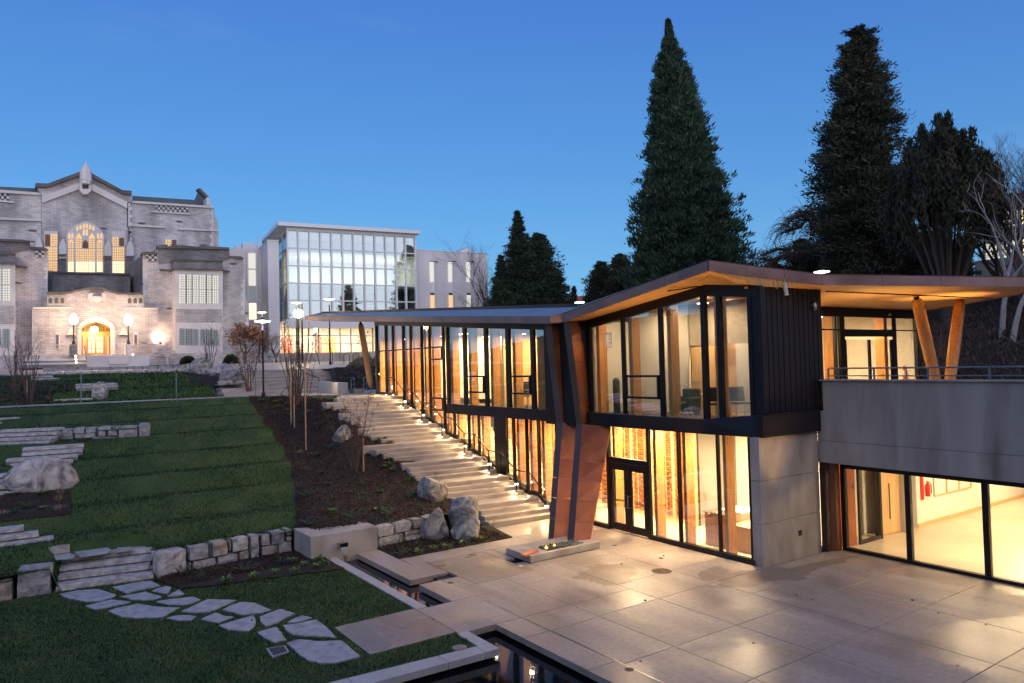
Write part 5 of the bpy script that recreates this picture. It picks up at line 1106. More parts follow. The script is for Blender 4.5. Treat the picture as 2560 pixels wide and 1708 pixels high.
quoins(322,745,1040,-1,YF,30); quoins(968,780,1050,1,YF,30); quoins(1655,860,1100,-1,YF,30); quoins(1682,1120,1400,-1,YF,30); quoins(1072,652,760,1,YF,28); quoins(1550,655,700,-1,YF,26)
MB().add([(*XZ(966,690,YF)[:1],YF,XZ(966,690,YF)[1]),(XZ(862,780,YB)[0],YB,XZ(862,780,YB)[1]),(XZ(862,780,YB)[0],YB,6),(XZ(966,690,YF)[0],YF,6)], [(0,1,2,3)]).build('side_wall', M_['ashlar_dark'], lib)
for a in (900,940): 
    pass
# bay windows
YV = 78.4
def bay(a0, a1, bt, bb, side):
    ext(rc(a0,a1,bt+62,bb), YV, 1.7, 'trim', 'bay'); ext([(a0-6,bt),(a1,bt+6),(a1+2,bt+64),(a0-6,bt+60)], YV-.1, 1.9, 'ashlar_dark', 'bay_parapet')
    ext([(a0-12,bt+56),(a1+8,bt+62),(a1+8,bt+74),(a0-12,bt+68)], YV-.35, 2.2, 'cap', 'bay_cornice'); ext([(a0-8,bt-4),(a1+2,bt+2),(a1+2,bt+10),(a0-8,bt+6)], YV-.3, 2, 'cap', 'bay_coping')
bay(1182,1506,728,1445,1); bay(-160,104,684,1440,-1)
for b0, b1, b2, m in ((828,922,1022,'palewin'),(1193,1304,None,'dimwin')):
    for k, (a0, a1) in enumerate(((1212,1250),(1263,1295),(1306,1340),(1352,1386),(1399,1430),(1438,1476))):
        light_(a0,a1,b0+k*2,b1+k*1,YV-.04,m,lead=(3,6))
        if b2: light_(a0,a1,b1+10+k,b2,YV-.04,m,lead=(3,6))
        if k in (1,4): 
            ext(rc(a0-4,a0,b0,b2 or b1), YV-.1, .1, 'lead', 'casement_frame'); ext(rc(a1,a1+4,b0,b2 or b1), YV-.1, .1, 'lead', 'casement_frame')
for a0, a1 in ((-32,4),(20,67),(-90,-50)):
    light_(a0,a1,792,892,YV-.04,'palewin',lead=(3,6)); light_(a0,a1,904,1004,YV-.04,'palewin',lead=(3,6)); light_(a0,a1,1196,1320,YV-.04,'dimwin',lead=(3,6))
ext(rc(1188,1500,1062,1150), YV-.06, .1, 'ashlar', 'bay_panel'); ext(rc(-160,98,1040,1160), YV-.06, .1, 'ashlar', 'bay_panel')
# recessed dark wall and louvres
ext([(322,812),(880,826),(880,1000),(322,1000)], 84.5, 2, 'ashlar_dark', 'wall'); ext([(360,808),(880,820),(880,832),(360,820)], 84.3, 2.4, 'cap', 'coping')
for k in range(4): ext(rc(326+k*9,331+k*9,800,940), 84.0, .2, 'slate', 'louvre')
# porch
YP = 79
M_['shield'] = mat('white_stone_shield', (.62,.58,.56), rough=.7)
ext([(216,1062),(318,1046),(318,958),(440,956),(470,956),(520,942),(615,928),(690,928),(740,945),(800,962),(968,962),(972,1050),(1066,1062),(1066,1420),(775,1420),(775,1160),(755,1160),(700,1125),(650,1115),(600,1125),(550,1160),(550,1420),(216,1420)], YP, 1.6, 'ashlar', 'porch_wall')
ext([(222,1048),(480,1046),(480,1058),(222,1060)], YP-.2, .5, 'trim', 'cornice'); ext([(820,1050),(1066,1054),(1066,1066),(820,1062)], YP-.2, .5, 'trim', 'cornice')
ext([(318,945),(440,945),(470,945),(520,930),(615,915),(690,915),(740,933),(800,950),(968,952),(968,962),(800,962),(740,945),(690,928),(615,928),(520,942),(440,958),(318,958)], YP-.25, .6, 'cap', 'coping')
for a0 in (330,370,410,864,902,938):
    ext([(a0,1022),(a0,995),(a0+12,985),(a0+24,995),(a0+24,1022)], YP-.06, .1, 'lead', 'balustrade_opening')
    for s_ in (0,1): ext([(a0+(24 if s_ else 0),968),(a0+(20 if s_ else 4),966),(a0+(0 if s_ else 24),984),(a0+(4 if s_ else 20),986)], YP-.12, .1, 'trim', 'balustrade_cross')
ext([(592,985),(600,960),(628,948),(630,1005),(608,1015)], YP-.2, .3, 'trim', 'carved_supporter'); ext([(722,985),(712,960),(688,948),(686,1005),(708,1015)], YP-.2, .3, 'trim', 'carved_supporter'); ext([(628,976),(686,976),(686,1008),(657,1022),(628,1008)], YP-.3, .3, 'shield', 'shield'); ext([(612,930),(700,930),(700,945),(656,952),(612,945)], YP-.25, .3, 'cap', 'carved_crest')
# entrance arch and doors
AR = [(524,1190),(545,1160),(590,1128),(650,1110),(715,1128),(760,1160),(778,1190)]; AI = [(550,1200),(560,1180),(598,1158),(650,1145),(700,1158),(742,1180),(752,1200)]
for i in range(6): ext([AR[i],AR[i+1],AI[i+1],AI[i]], YP-.25, .5, 'trim', 'arch_stone')
for k in range(6): ext(rc(524,550,1200+k*29,1227+k*29), YP-.25, .5, 'trim', 'jamb_stone'); ext(rc(752,778,1200+k*29,1227+k*29), YP-.25, .5, 'trim', 'jamb_stone')
M_['doorwood'] = mat('varnished_oak', [(.50,.20,.06),(.60,.27,.09)], 1, 5, .45); 
ext([(545,1420),(545,1190),(598,1150),(650,1140),(705,1150),(760,1190),(760,1420)], YP+1.2, .1, 'doorwood', 'door_surround')
for P in ([(556,1214),(556,1196),(572,1186),(572,1214)],[(582,1214),(582,1184),(650,1160),(706,1184),(706,1214)],[(716,1214),(716,1186),(744,1200),(744,1214)]): ext(P, YP+1.12, .05, mat('fanlight_glass_%d' % P[0][0], (.10,.08,.02), rough=.2), 'fanlight')
for i, (a0, a1) in enumerate(((592,645),(648,702))):
    d = ext(rc(a0,a1,1238,1368), YP+1.1, .06, 'doorwood', 'door')
    for u in (0,1):
        for b0, b1 in ((1250,1272),(1280,1325),(1330,1356)):
            q = [XZ(a, b, YP+1.07) for a, b in rc(a0+6+u*24, a0+24+u*24, b0, b1)]
            ext(q, YP+1.07, .02, 'litwin2', 'door_pane', d, raw=True)
for a0 in (560,724): ext(rc(a0,a0+12,1245,1365), YP+1.1, .05, 'litwin', 'side_light')
lx, lz = XZ(642, 1198, YP-.4); o = MB().lathe([(.1,-.32),(.3,-.2),(.3,.2),(.1,.3)], (lx,YP+.4,lz), 10).build('porch_lantern', M_['lampwarm'], lib)
light('porch_light', 'POINT', (lx,YP+.2,lz-.3), 420, (1,.60,.28), lib, .3)
for a0, a1, b0, b1 in ((378,397,1235,1325),(908,926,1237,1312)): ext(rc(a0-8,a1+8,b0-20,b1+5), YP-.08, .1, 'trim', 'slit_surround'); ext(rc(a0,a1,b0,b1), YP-.12, .1, 'lead', 'slit_window')
for a in (482,836): ext([(a-32,1236),(a-12,1200),(a-8,1188),(a+8,1188),(a+12,1200),(a+32,1236)], YP-.5, .6, 'trim', 'gabled_bracket')
# terrace steps, planters, rails
tz = XZ(600,1372,YP)[1]
ls = thing('library_steps', 'broad grey steps and low walls rising to the library doors', 'steps', (8,76,6))
def lb(a0, a1, b0, b1, Y, dep, m, name, par=None): 
    x0_, z1_ = XZ(a0,b0,Y); x1_, z0_ = XZ(a1,b1,Y); return MB().box(x0_,x1_,Y,Y+dep,z0_,z1_).build(name, M_[m], par or ls)
for k in range(6): lb(170-k*6, 592, 1376+k*13, 1389+k*13+2, 78.2-k*.5, 3, 'ashlar_dark' if k % 2 else 'trim', 'step')
MB().box(-14,24,77.6,90,5.6,tz).build('library_terrace', M_['ashlar'], ls)
lb(592,1010,1380,1450,74.5,.8,'trim','low_wall'); lb(735,868,1395,1432,74.35,.2,'shield','plaque'); lb(1000,1110,1368,1450,77,.6,'ashlar','low_wall')
for k in range(4): lb(1005,1110+k*50,1370+k*16,1386+k*16+2, 77.1-k*.4, 2, 'ashlar','step')
for a0, a1 in ((474,524),(850,893)):
    lb(a0,a1,1300,1376,76.8,1.0,'ashlar_dark' if a0 < 600 else 'trim','pedestal')
    x_, z_ = XZ((a0+a1)/2+(0 if a0 < 600 else -4), 1300, 77.2); _, zt_ = XZ(500,1168,77.2)
    lp_ = thing('globe_lamp', 'lit %s globe lamp on a dark post beside the library doors' % ('left' if a0 < 600 else 'right'), 'lamp post', (x_,77.2,z_), 'globe lamps by the library doors')
    MB().lathe([(.16,0),(.12,.3),(.07,.4),(.06,zt_-z_),(.14,zt_-z_+.05)], (x_,77.2,z_), 10).build('post', M_['black'], lp_); MB().lathe([(.12,0),(.32,.2),(.36,.45),(.30,.7),(.1,1.0)], (x_,77.2,zt_+.02), 14).build('globe', M_['lampwarm'], lp_, smooth=True)
    light('globe_light', 'POINT', (x_,76.5,zt_+.5), 600, (1,.62,.36), lp_, .4)
x_, z_ = XZ(1030,1190,YP); light('wall_floodlight', 'SPOT', (x_+.6,YF-1.6,z_-1.4), 800, (1,.62,.40), lib, .2, rot=(math.radians(115),0,math.radians(5)), spot=100, blend=1)
MB().box(x_+.5,x_+.7,YF-1.75,YF-1.6,z_-1.6,z_-1.4).build('floodlight_case', M_['black'], lib)
for a, b in ((511,1380),(513,1400),(516,1420),(898,1370)):
    x_, z_ = XZ(a,b,75.5); MB().lathe([(.02,-.1),(.1,0),(.02,.1)], (x_,75.5,z_), 8).build('step_lamp', M_['steplamp'], ls)
lr_ = thing('library_handrails', 'pale steel handrails sloping down both sides of the library steps', 'handrail', (5,77,7.4))
def rl3(P, Y, r=.035): MB().tube([(XZ(a,b,Y)[0], Y, XZ(a,b,Y)[1]) for a, b in P], r, 6).build('rail', M_['kerb'], lr_)
for dy in (0, 9): rl3([(500,1302+dy),(275,1304+dy),(150,1370+dy),(100,1395+dy)], 77); rl3([(895,1298+dy),(1080,1300+dy),(1160,1340+dy),(1240,1385+dy)], 77)
rl3([(570,1308),(592,1445)], 75, .06); rl3([(848,1305),(862,1380)], 75.5, .05); rl3([(1130,1385),(1133,1440)], 75, .1)
# ================================================================== the white glass building
WP, WD = np.array([27.98, 87.69]), np.array([.9902, -.1395]); WN = np.array([.1395, .9902])
wb = thing('white_glass_building', 'white panelled modern building with a tall curtain wall of glass', 'building', (34,88,6.5))
M_['wpanel'] = brickmat('white_panel', (.66,.65,.66), (.62,.61,.62), (.50,.49,.50), .012, .28, 1.6, .6, vary=.96)
M_['wmetal'] = mat('white_painted_metal', (.70,.71,.74), rough=.45); M_['bglass'] = glassmat('reflective_glass', (.70,.82,.86), .30, .9); M_['gglass'] = glassmat('clear_shop_glass', (.95,.97,.97), .05, .8)
def WQ(a, b, off=0):                                   # crop pixel -> (u, z) on the facade plane shifted away by off
    p = VP(560+a/3.264, 520+b/3.264, WP+WN*off, WD); return (np.array(p[:2])-WP)@WD, p[2]
def wbox(u0, u1, o0, o1, z0_, z1_, m, name, par=None):
    c = [WP+WD*u+WN*o for u, o in ((u0,o0),(u1,o0),(u1,o1),(u0,o1))]; return MB().prism([tuple(q) for q in c], z0_, z1_).build(name, M_[m], par or wb)
US = [WQ(a, 600)[0] for a in (520,609,700,790,880,968,1058,1146,1234,1320,1405,1482,1564)]
ZS = [WQ(520, b)[1] for b in (893,752,612,470,325,182)]; ZS[0] = WQ(520,905)[1]
ztop, zg = WQ(520,165)[1], 6.5
for u in US: wbox(u-.10,u+.10,-.25,.12,ZS[0],ztop,'wmetal','mullion')
for z in ZS: wbox(US[0],US[-1],-.10,.14,z-.07,z+.07,'wmetal','transom')
for i in range(12):
    for j in range(5): wbox(US[i]+.1,US[i+1]-.1,0,.04,ZS[j]+.07,ZS[j+1]-.07,'bglass','window_pane')
wbox(US[0]-1.2,US[-1]+.5,-.9,13,ztop+.12,ztop+.55,'wmetal','roof_edge'); wbox(US[0]-.1,US[-1]+.1,-.2,.3,ztop-.25,ztop+.1,'wmetal','head_frame')
wbox(US[0],US[-1],.3,12,ZS[0]-.5,ZS[0],'wmetal','floor_slab'); wbox(US[0]-.3,US[-1]+.3,-.3,.3,ZS[0]-1.1,ZS[0]-.08,'wmetal','sill_band')
for z in (ZS[2],ZS[4]): wbox(US[0],US[-1],.4,12,z-.35,z-.02,'white','floor_slab')
wbox(US[0],US[-1],9,9.2,ZS[0],ztop,'white','back_wall'); wbox(US[-1],US[-1]+.2,.1,12,ZS[0]-1,ztop,'wpanel','side_wall')
for j, (z, w) in enumerate(((ZS[2]-.4,60),(ZS[4]-.4,700),(ztop-.1,60))):
    for k in (.25,.75):
        u = US[0]+(US[-1]-US[0])*k; c = WP+WD*u+WN*4; light('office_light', 'AREA', (c[0],c[1],z-.1), w, (1,.86,.66), wb, 5, 3)
wbox(US[7],US[9],5,5.2,ZS[1],ZS[2]-.4,'copper_dark','inner_partition'); wbox(US[2],US[4],4,4.2,ZS[0],ZS[1],'lightwood','inner_partition'); wbox(US[10],US[12],3,3.3,ZS[0],ZS[2]-.4,'slate','inner_column')
# left return face of the curtain wall
for o_ in (0,3.2,6.5):
    wbox(US[0]-.1,US[0]+.05,o_-.05,o_+.15,ZS[0]-1,ztop,'wmetal','mullion')
for j in range(5): wbox(US[0]-.02,US[0]+.02,.1,6.5,ZS[j]+.07,ZS[j+1]-.07,'bglass','window_pane'); wbox(US[0]-.06,US[0]+.06,.1,6.5,ZS[j+1]-.07,ZS[j+1]+.07,'wmetal','transom')
# white stair tower
u0, zt1 = WQ(352,270); u1, _ = WQ(443,275); wbox(u0,u1,-.2,9,5,zt1,'wpanel','stair_tower'); wbox(u0-.1,u1+.05,-.3,9.1,zt1+.003,zt1+.12,'wmetal','coping')
# link on the left
u2, z2 = WQ(-40,330,5), 0; zl = WQ(200,335,5)[1]; ul0, ul1 = WQ(-60,335,5)[0], WQ(262,335,5)[0]
wbox(ul0,u0+1,5,14,5,zl,'wpanel','link_wall')
ua, ub = WQ(200,500,4.9)[0], WQ(258,500,4.9)[0]
for b0, b1, m in ((368,498,'palewin'),(503,636,'palewin'),(645,770,'dimwin'),(776,912,'litwin2')): wbox(ua,ub,4.88,5.0,WQ(230,b1,4.9)[1],WQ(230,b0,4.9)[1],m,'window_pane')
for b in (365,500,640,773,915): wbox(ua-.15,ub+.15,4.8,5.0,WQ(230,b,4.9)[1]-.07,WQ(230,b,4.9)[1]+.07,'wmetal','window_frame')
wbox(ua-.2,ua-.02,4.8,5,5,zl,'wmetal','window_frame'); wbox(ub+.02,ub+.2,4.8,5,5,zl,'wmetal','window_frame')
wbox(WQ(150,300,8)[0],WQ(278,300,8)[0],8,12,zl,WQ(200,286,8)[1],'wmetal','roof_plant'); wbox(WQ(95,320,8)[0],WQ(140,320,8)[0],8,9,zl,WQ(100,303,8)[1],'wmetal','roof_plant')
for a in (272,304): u, z = WQ(a,238,4); c = WP+WD*u+WN*4; MB().tube([(c[0],c[1],zl),(c[0],c[1],z)], .06, 6).build('antenna', M_['wmetal'], wb)
# right wing
u3, z3 = WQ(1576,342); u4, _ = WQ(2158,375); wbox(u3,u4,.4,14,5,z3,'wpanel','wall'); wbox(u3,u4+.05,.35,14,z3+.003,z3+.1,'wmetal','coping')
for a0, a1, m in ((1681,1711,'litwin'),(1831,1860,'palewin'),(1979,2006,'palewin')):
    for b0, b1, mm in ((440,604,'palewin'),(612,692,'wmetal'),(712,860,'litwin' if a0 < 1900 else 'palewin')): wbox(WQ(a0,600,.4)[0],WQ(a1,600,.4)[0],.30,.42,WQ(a0,b1,.4)[1],WQ(a0,b0,.4)[1],mm,'window_pane' if mm != 'wmetal' else 'spandrel')
    wbox(WQ(a0,600,.4)[0],WQ(a1+34,600,.4)[0],.22,.42,WQ(a0,440,.4)[1]+.02,WQ(a0,436,.4)[1]+.03,'copper_dark','head_flashing'); wbox(WQ(a1,600,.4)[0]+.01,WQ(a1,600,.4)[0]+.12,.2,.42,WQ(a0,860,.4)[1],WQ(a0,440,.4)[1],'wmetal','window_fin')
    wbox(WQ(a0,600,.4)[0],WQ(a1,600,.4)[0],.28,.42,WQ(a0,710,.4)[1],WQ(a0,697,.4)[1],'black','window_head')
c = [WP+WD*WQ(1885,356,5)[0]+WN*5, WP+WD*WQ(2010,356,5)[0]+WN*5]; zA, zB = WQ(1885,358,5)[1], WQ(2010,316,5)[1]
MB().add([(c[0][0],c[0][1],zA-.2),(c[1][0],c[1][1],zA-.5),(c[1][0],c[1][1],zB),(c[0][0],c[0][1]+4,zA-.2),(c[1][0],c[1][1]+4,zA-.5),(c[1][0],c[1][1]+4,zB)], [(0,1,2),(5,4,3),(0,2,5,3),(1,4,5,2)]).build('rooflight', M_['wmetal'], wb)
# ground floor of the glass building: lit, behind dark mullions
g0, g1 = WQ(450,1000,1)[0], WQ(1600,1000,1)[0]; zg0, zg1 = WQ(700,1182,1)[1], WQ(520,940,1)[1]
zh, zm = WQ(700,1042,1)[1], WQ(700,1110,1)[1]
ug = [WQ(a,1000,1)[0] for a in (452,495,590,688,772,858,946,1034,1124,1212,1300)]
for u, v in zip(ug, ug[1:]): wbox(u,v,1,1.04,zg0,zg1,'gglass','window_pane'); wbox(u-.05,u+.05,.9,1.1,zg0,zg1,'black','mullion')
for z in (zh, zm): wbox(g0,g1,.9,1.12,z-.05,z+.05,'wmetal','transom')
wbox(g0,g1,8,8.2,5.5,zg1,'white','back_wall'); wbox(g0,g1,1,8,5.4,zg0-.0,'gfloor','floor'); wbox(WQ(740,1050,4)[0],WQ(765,1050,4)[0],4,4.6,zg0,zg1,'white','column')
M_['pinkwall'] = mat('faded_red_wall', (.60,.22,.16), rough=.6)
for a0, a1, m in ((470,560,'pinkwall'),(815,915,'lightwood'),(770,800,'pinkwall')): wbox(WQ(a0,1080,6)[0],WQ(a1,1080,6)[0],6,6.1,zg0,zh,m,'inner_panel')
for k in range(5):
    u = ug[0]+(ug[-1]-ug[0])*(k+.5)/5; c = WP+WD*u+WN*4.5; light('shop_light', 'AREA', (c[0],c[1],zg1-.15), 380, (1,.80,.55), wb, 3, 2)
wbox(g0-3,g1+8,-7,-6.7,5.5,WQ(700,1190,-6.8)[1],'conc_dark','forecourt_wall')
# ================================================================== concrete block at the right edge, brick house far away
rb = thing('concrete_block_building', 'concrete building with brightly lit window bands behind the bare trees at right', 'building', (60,30,10))
def RB(a, b): p = VX(2240+a/3.0156, 200+b/3.0156, 60); return p[1], p[2]
ya, za = RB(640,960); yb, _ = RB(1100,900); M_['rbconc'] = mat('grey_precast', [(.20,.20,.21),(.27,.27,.28)], .5, 6, .8)
zz = [RB(965,b)[1] for b in (905,960,1090,1195,1325,1420)]
def rbx(y0, y1, z0_, z1_, m, name, x=60, t=.4): return MB().box(x, x+t, y0, y1, z0_, z1_).build(name, M_[m], rb)
yE = ya+.5; rbx(-20,yE,zz[1],zz[0]+.5,'rbconc','roof_band',59.6,12); rbx(-20,yE,zz[3],zz[2],'rbconc','floor_band',59.8,12); rbx(-20,yE,zz[5]-6,zz[4],'rbconc','floor_band',59.8,12); 
k = 0; y = yE-.5
while y > 5:
    for z0_, z1_ in ((zz[2],zz[1]),(zz[4],zz[3])): rbx(y-2.3,y-.15,z0_+.02,z1_-.02,'litwin2' if k % 3 else 'palewin','window_pane',60.1,.1); rbx(y-2.3,y-.15,z0_+.55,z0_+.62,'black','transom',60.0,.08)
    rbx(y-.15,y+.0,zz[2],zz[1],'rbconc','pier',59.95,.5); rbx(y-.15,y+.0,zz[4],zz[3],'rbconc','pier',59.95,.5); y -= 2.45; k += 1
hs = thing('brick_house', 'distant brick house with a snow pale roof between the dark conifers', 'house', (90,130,8))
p = DP(1412,772,150); q = DP(1480,772,150); r1 = DP(1425,735,150); e1 = DP(1408,742,150)
MB().add([(p[0],p[1],4),(q[0],q[1],4),(q[0],q[1],e1[2]),(p[0],p[1],e1[2]),(p[0]+6,p[1]+8,4),(q[0]+6,q[1]+8,4),(q[0]+6,q[1]+8,e1[2]),(p[0]+6,p[1]+8,e1[2])], [(0,1,2,3),(5,4,7,6),(4,0,3,7),(1,5,6,2)]).build('wall', mat('red_brick', (.28,.09,.06), rough=.8), hs)
MB().slab4((p[0]-1,p[1]-1,e1[2]-1.2),(q[0]+3,q[1]-1,e1[2]-1.2),(q[0]+6,q[1]+4,r1[2]),(p[0]+2,p[1]+4,r1[2]),.3).build('roof', M_['wmetal'], hs)

vb_ = thing('added_block_behind_viewpoint', 'unseen brick block added behind the viewpoint to shade the court and darken reflections', 'building', (-8,-12,0))  # added out of view to block low light and give dark reflections
MB().box(-45,26,-22,-8,-.5,11.5).build('wall', mat('plain_brown_brick', [(.14,.08,.06),(.20,.12,.09)], 1, 6, .85), vb_); MB().box(-45.5,26.5,-22.5,-7.6,11.5,12).build('roof', M_['slate'], vb_)
for i in range(14):
    for z_ in (2.0,6.0): MB().box(-42+i*4.8,-40+i*4.8,-7.99,-7.93,z_,z_+2.2).build('window', M_['dimwin'], vb_)
# ================================================================== trees
M_['seq'] = mat('sequoia_foliage', [(.010,.030,.018),(.022,.055,.028),(.045,.085,.040)], .55, 7, .75)
M_['fir'] = mat('dark_fir_foliage', [(.014,.020,.010),(.030,.036,.018),(.055,.052,.026)], .6, 7, .8)
M_['yew'] = mat('yew_foliage', [(.010,.013,.006),(.022,.025,.010),(.040,.038,.016)], .6, 7, .8)
M_['cedar'] = mat('cedar_foliage', [(.012,.026,.014),(.026,.046,.022),(.045,.066,.030)], .5, 7, .8)
def sprays(C, D, size, rng, flat=.35):
    """one pointed two-triangle spray per centre C along direction D"""
    n = len(C); D = D/np.linalg.norm(D, axis=1, keepdims=True); R = rng.normal(size=(n,3)); S_ = np.cross(D, R); S_ /= np.linalg.norm(S_, axis=1, keepdims=True)
    s = (size*rng.uniform(.6,1.4,n))[:,None] if np.isscalar(size) else (size*rng.uniform(.6,1.4,n))[:,None]
    V = np.stack([C-D*s*.5, C+S_*s*flat, C+D*s*.65, C-S_*s*flat], 1).reshape(-1,3); F = np.arange(4*n).reshape(n,4); return V, F
def conifer(name, base, H, Rf, nb, ns, size, m, label, seed, droop=.15, up=.25, lean=(0,0), gap=0., z0f=.03, trunk_r=.5, clump=.18, cat='conifer', dens=2.0, fine=.52, pad=.42, upd=0., pper=26):
    rng = np.random.default_rng(seed); base = np.array(base, float); Vs = []; Ds = []; Sz = []
    th = thing(name, label, cat, base); bm = MB()
    ns = int(ns*dens); size = size*fine; npd = max(3, int(ns/pper))
    for k in range(nb):
        t = z0f+(1-z0f)*(k/nb)**.92; az = k*2.39996+rng.uniform(-.5,.5); L = Rf(t)*rng.uniform(.72,1.12)*(1 if rng.random() > gap else rng.uniform(.3,.8))
        z = H*t; d = np.array([math.cos(az), math.sin(az), 0]); o_ = base+np.array([lean[0]*t, lean[1]*t, z])
        sp = np.sqrt(rng.uniform(.05, 1, npd)); pc = o_+d*(L*sp)[:,None]+np.array([0,0,1])*(up*L*sp**1.5-droop*L*sp)[:,None]+rng.normal(size=(npd,3))*np.array([1,1,.6])*(clump*max(L,.4)*(.4+.6*sp))[:,None]
        q = rng.integers(0, npd, ns); sg = pad*(.14+.86*min(1, L/2.2))
        c = pc[q]+rng.normal(size=(ns,3))*np.array([sg,sg,sg*.55]); out = pc[q]-o_; out /= np.linalg.norm(out,axis=1,keepdims=True)+1e-6
        dd = out*.9+np.array([0,0,up*1.4-droop+upd])+rng.normal(size=(ns,3))*.5
        Vs.append(c); Ds.append(dd); Sz.append(np.full(ns, size*(.6+.4*min(1, L/2))))
        if k % 3 == 0 and L > .8: bm.tube([tuple(o_), tuple(o_+d*L*.8+np.array([0,0,(up*.7-droop)*L*.8]))], [.06*L/3+.02,.015], 4, False)
    V, F = sprays(np.concatenate(Vs), np.concatenate(Ds), np.concatenate(Sz)*1.35, rng, .15)
    npmesh('crown', V, F, M_[m], th)
    bm.tube([tuple(base+np.array([lean[0]*t,lean[1]*t,H*t])) for t in (0,.3,.6,.85,1.0)], [trunk_r,trunk_r*.72,trunk_r*.42,trunk_r*.16,.02], 10).build('trunk', M_['bark'], th); return th
def foot(px, dist, z): p = DP(px, 800, dist); return np.array([p[0], p[1], z])
def ht(px, py, dist, z): return DP(px, py, dist)[2]-z
def prof(pts): 
    a = [p[0] for p in pts]; b = [p[1] for p in pts]; return lambda t: float(np.interp(t, a, b))
px2m = lambda px, d: px/FPX*d
d = 78; b = foot(1735,d,5.5); Hs = ht(1694,48,d,5.5)
conifer('sequoia_tree', b, Hs, prof([(0,px2m(140,d)),(.22,px2m(138,d)),(.30,px2m(128,d)),(.45,px2m(95,d)),(.6,px2m(68,d)),(.72,px2m(52,d)),(.85,px2m(32,d)),(.93,px2m(13,d)),(.97,px2m(5,d)),(1,.06)]), 1000, 110, .62, 'seq', 'tall pointed dark green sequoia rising behind the copper roof', 1, droop=.12, up=.42, lean=((DP(1694,400,d)-DP(1735,400,d))[0],(DP(1694,400,d)-DP(1735,400,d))[1]), z0f=.05, trunk_r=.8, clump=.13, dens=3.2, fine=.50, pad=.30, upd=.35)
d = 62; b = foot(2175,d,6)
conifer('fir_tree', b, ht(2160,74,d,6), prof([(0,px2m(150,d)),(.2,px2m(145,d)),(.33,px2m(112,d)),(.5,px2m(90,d)),(.62,px2m(98,d)),(.74,px2m(66,d)),(.85,px2m(60,d)),(.95,px2m(38,d)),(.99,px2m(24,d)),(1,.6)]), 330, 105, .50, 'fir', 'ragged tall brownish fir with bare trunk showing, right of the sequoia', 2, droop=.22, up=.34, gap=.6, trunk_r=.55, clump=.15, dens=4.0, fine=.46, pad=.36, pper=52)
conifer('fir_tree', foot(2120,d+8,6), ht(2120,250,d+8,6), prof([(0,4.2),(.3,3.6),(.7,2.4),(1,.3)]), 260, 80, .55, 'cedar', 'greener second stem crowded behind the ragged fir', 12, gap=.3)
for (px, top, w, d, lab, sd, m) in ((1300,527,84,92,'feathery cedar with the highest tip beside the white building',3,'cedar'),(1350,585,78,94,'second cedar leaning against the feathery one',4,'cedar'),(1255,640,50,90,'lower cedar skirt next to the white building corner',5,'cedar'),(1392,675,40,95,'short cedar at the right end of the cedar group',6,'cedar'),
                                    (1437,717,22,105,'small distant spruce in the gap between the conifer groups',7,'fir'),(1507,655,52,100,'rounded dark pine left of the sequoia, lower one',8,'cedar'),(1556,636,58,98,'rounded dark pine left of the sequoia, higher one',9,'fir'),(1600,660,50,96,'dark pine tucked against the left side of the sequoia',10,'seq'),(1940,660,60,75,'low dark shrubby conifer under the weeping tree',11,'cedar'),
                                    (2010,600,60,72,'dark conifer filling the gap left of the ragged fir',13,'fir'),(2405,600,34,60,'greenish conifer behind the pale twisted trunks',14,'cedar'),(2260,560,90,64,'broad dark conifer behind the canopy',15,'yew'),(2480,712,40,58,'low dark conifer at the foot of the pale trunks',16,'cedar'),(2100,560,60,70,'dark conifer under the ragged fir',17,'fir')):
    cone = px in (1300,1345,1255,1388,1437)
    R = px2m(w, d); P = [(0,R),(.3,R*.86),(.55,R*.6),(.8,R*.3),(1,.12)] if cone else [(0,R),(.35,R*.95),(.6,R*.8),(.8,R*.58),(.93,R*.32),(1,.3)]
    conifer('conifer_tree', foot(px,d,5.5), ht(px,top,d,5.5), prof(P), 230 if w > 45 else 120, 75, .60, m, lab, sd, droop=.28 if cone else .12, up=.28, gap=.22, trunk_r=.35, clump=.2)
# yew: many upright plumes from a fan of limbs
def yew(base, H, R, label, seed):
    rng = np.random.default_rng(seed); th = thing('yew_tree', label, 'yew tree', base); base = np.array(base, float); C, D, B = [], [], MB()
    for k in range(120):
        az = rng.uniform(0, 2*math.pi); s = math.sqrt(rng.random()); ex_ = s*R; top = H*(1-.27*s**2)*rng.uniform(.86,1.02)
        e = base+np.array([math.cos(az)*ex_, math.sin(az)*ex_, top]); m_ = base+np.array([math.cos(az)*ex_*.55, math.sin(az)*ex_*.55, H*.45])
        if k % 2 == 0: B.tube([tuple(base+np.array([0,0,H*.08])), tuple(base+np.array([math.cos(az)*ex_*.18, math.sin(az)*ex_*.18, H*.25])), tuple(m_), tuple(e-np.array([0,0,1]))], [.22,.13,.07,.02], 5, False)
        L = H*rng.uniform(.12,.25); n = 300; t = rng.random(n)**.8; w = .36*(1-.8*t)
        c = e+np.array([math.cos(az)*.12, math.sin(az)*.12, 0])*0-np.array([0,0,1])*(L*(1-t))[:,None]+rng.normal(size=(n,3))*w[:,None]*np.array([1,1,.6]); C.append(c); D.append(np.array([0,0,1])+rng.normal(size=(n,3))*.45)
    V, F = sprays(np.concatenate(C), np.concatenate(D), .32, rng, .14); npmesh('crown', V, F, M_['yew'], th)
    B.tube([tuple(base), tuple(base+np.array([0,0,H*.2]))], [.5,.35], 10).build('trunk', M_['bark'], th)
d = 48; yew(foot(2372,d,5.5), ht(2372,288,d,5.5), px2m(108,d), 'dark fan shaped yew with upright plumes right of the ragged fir', 21)
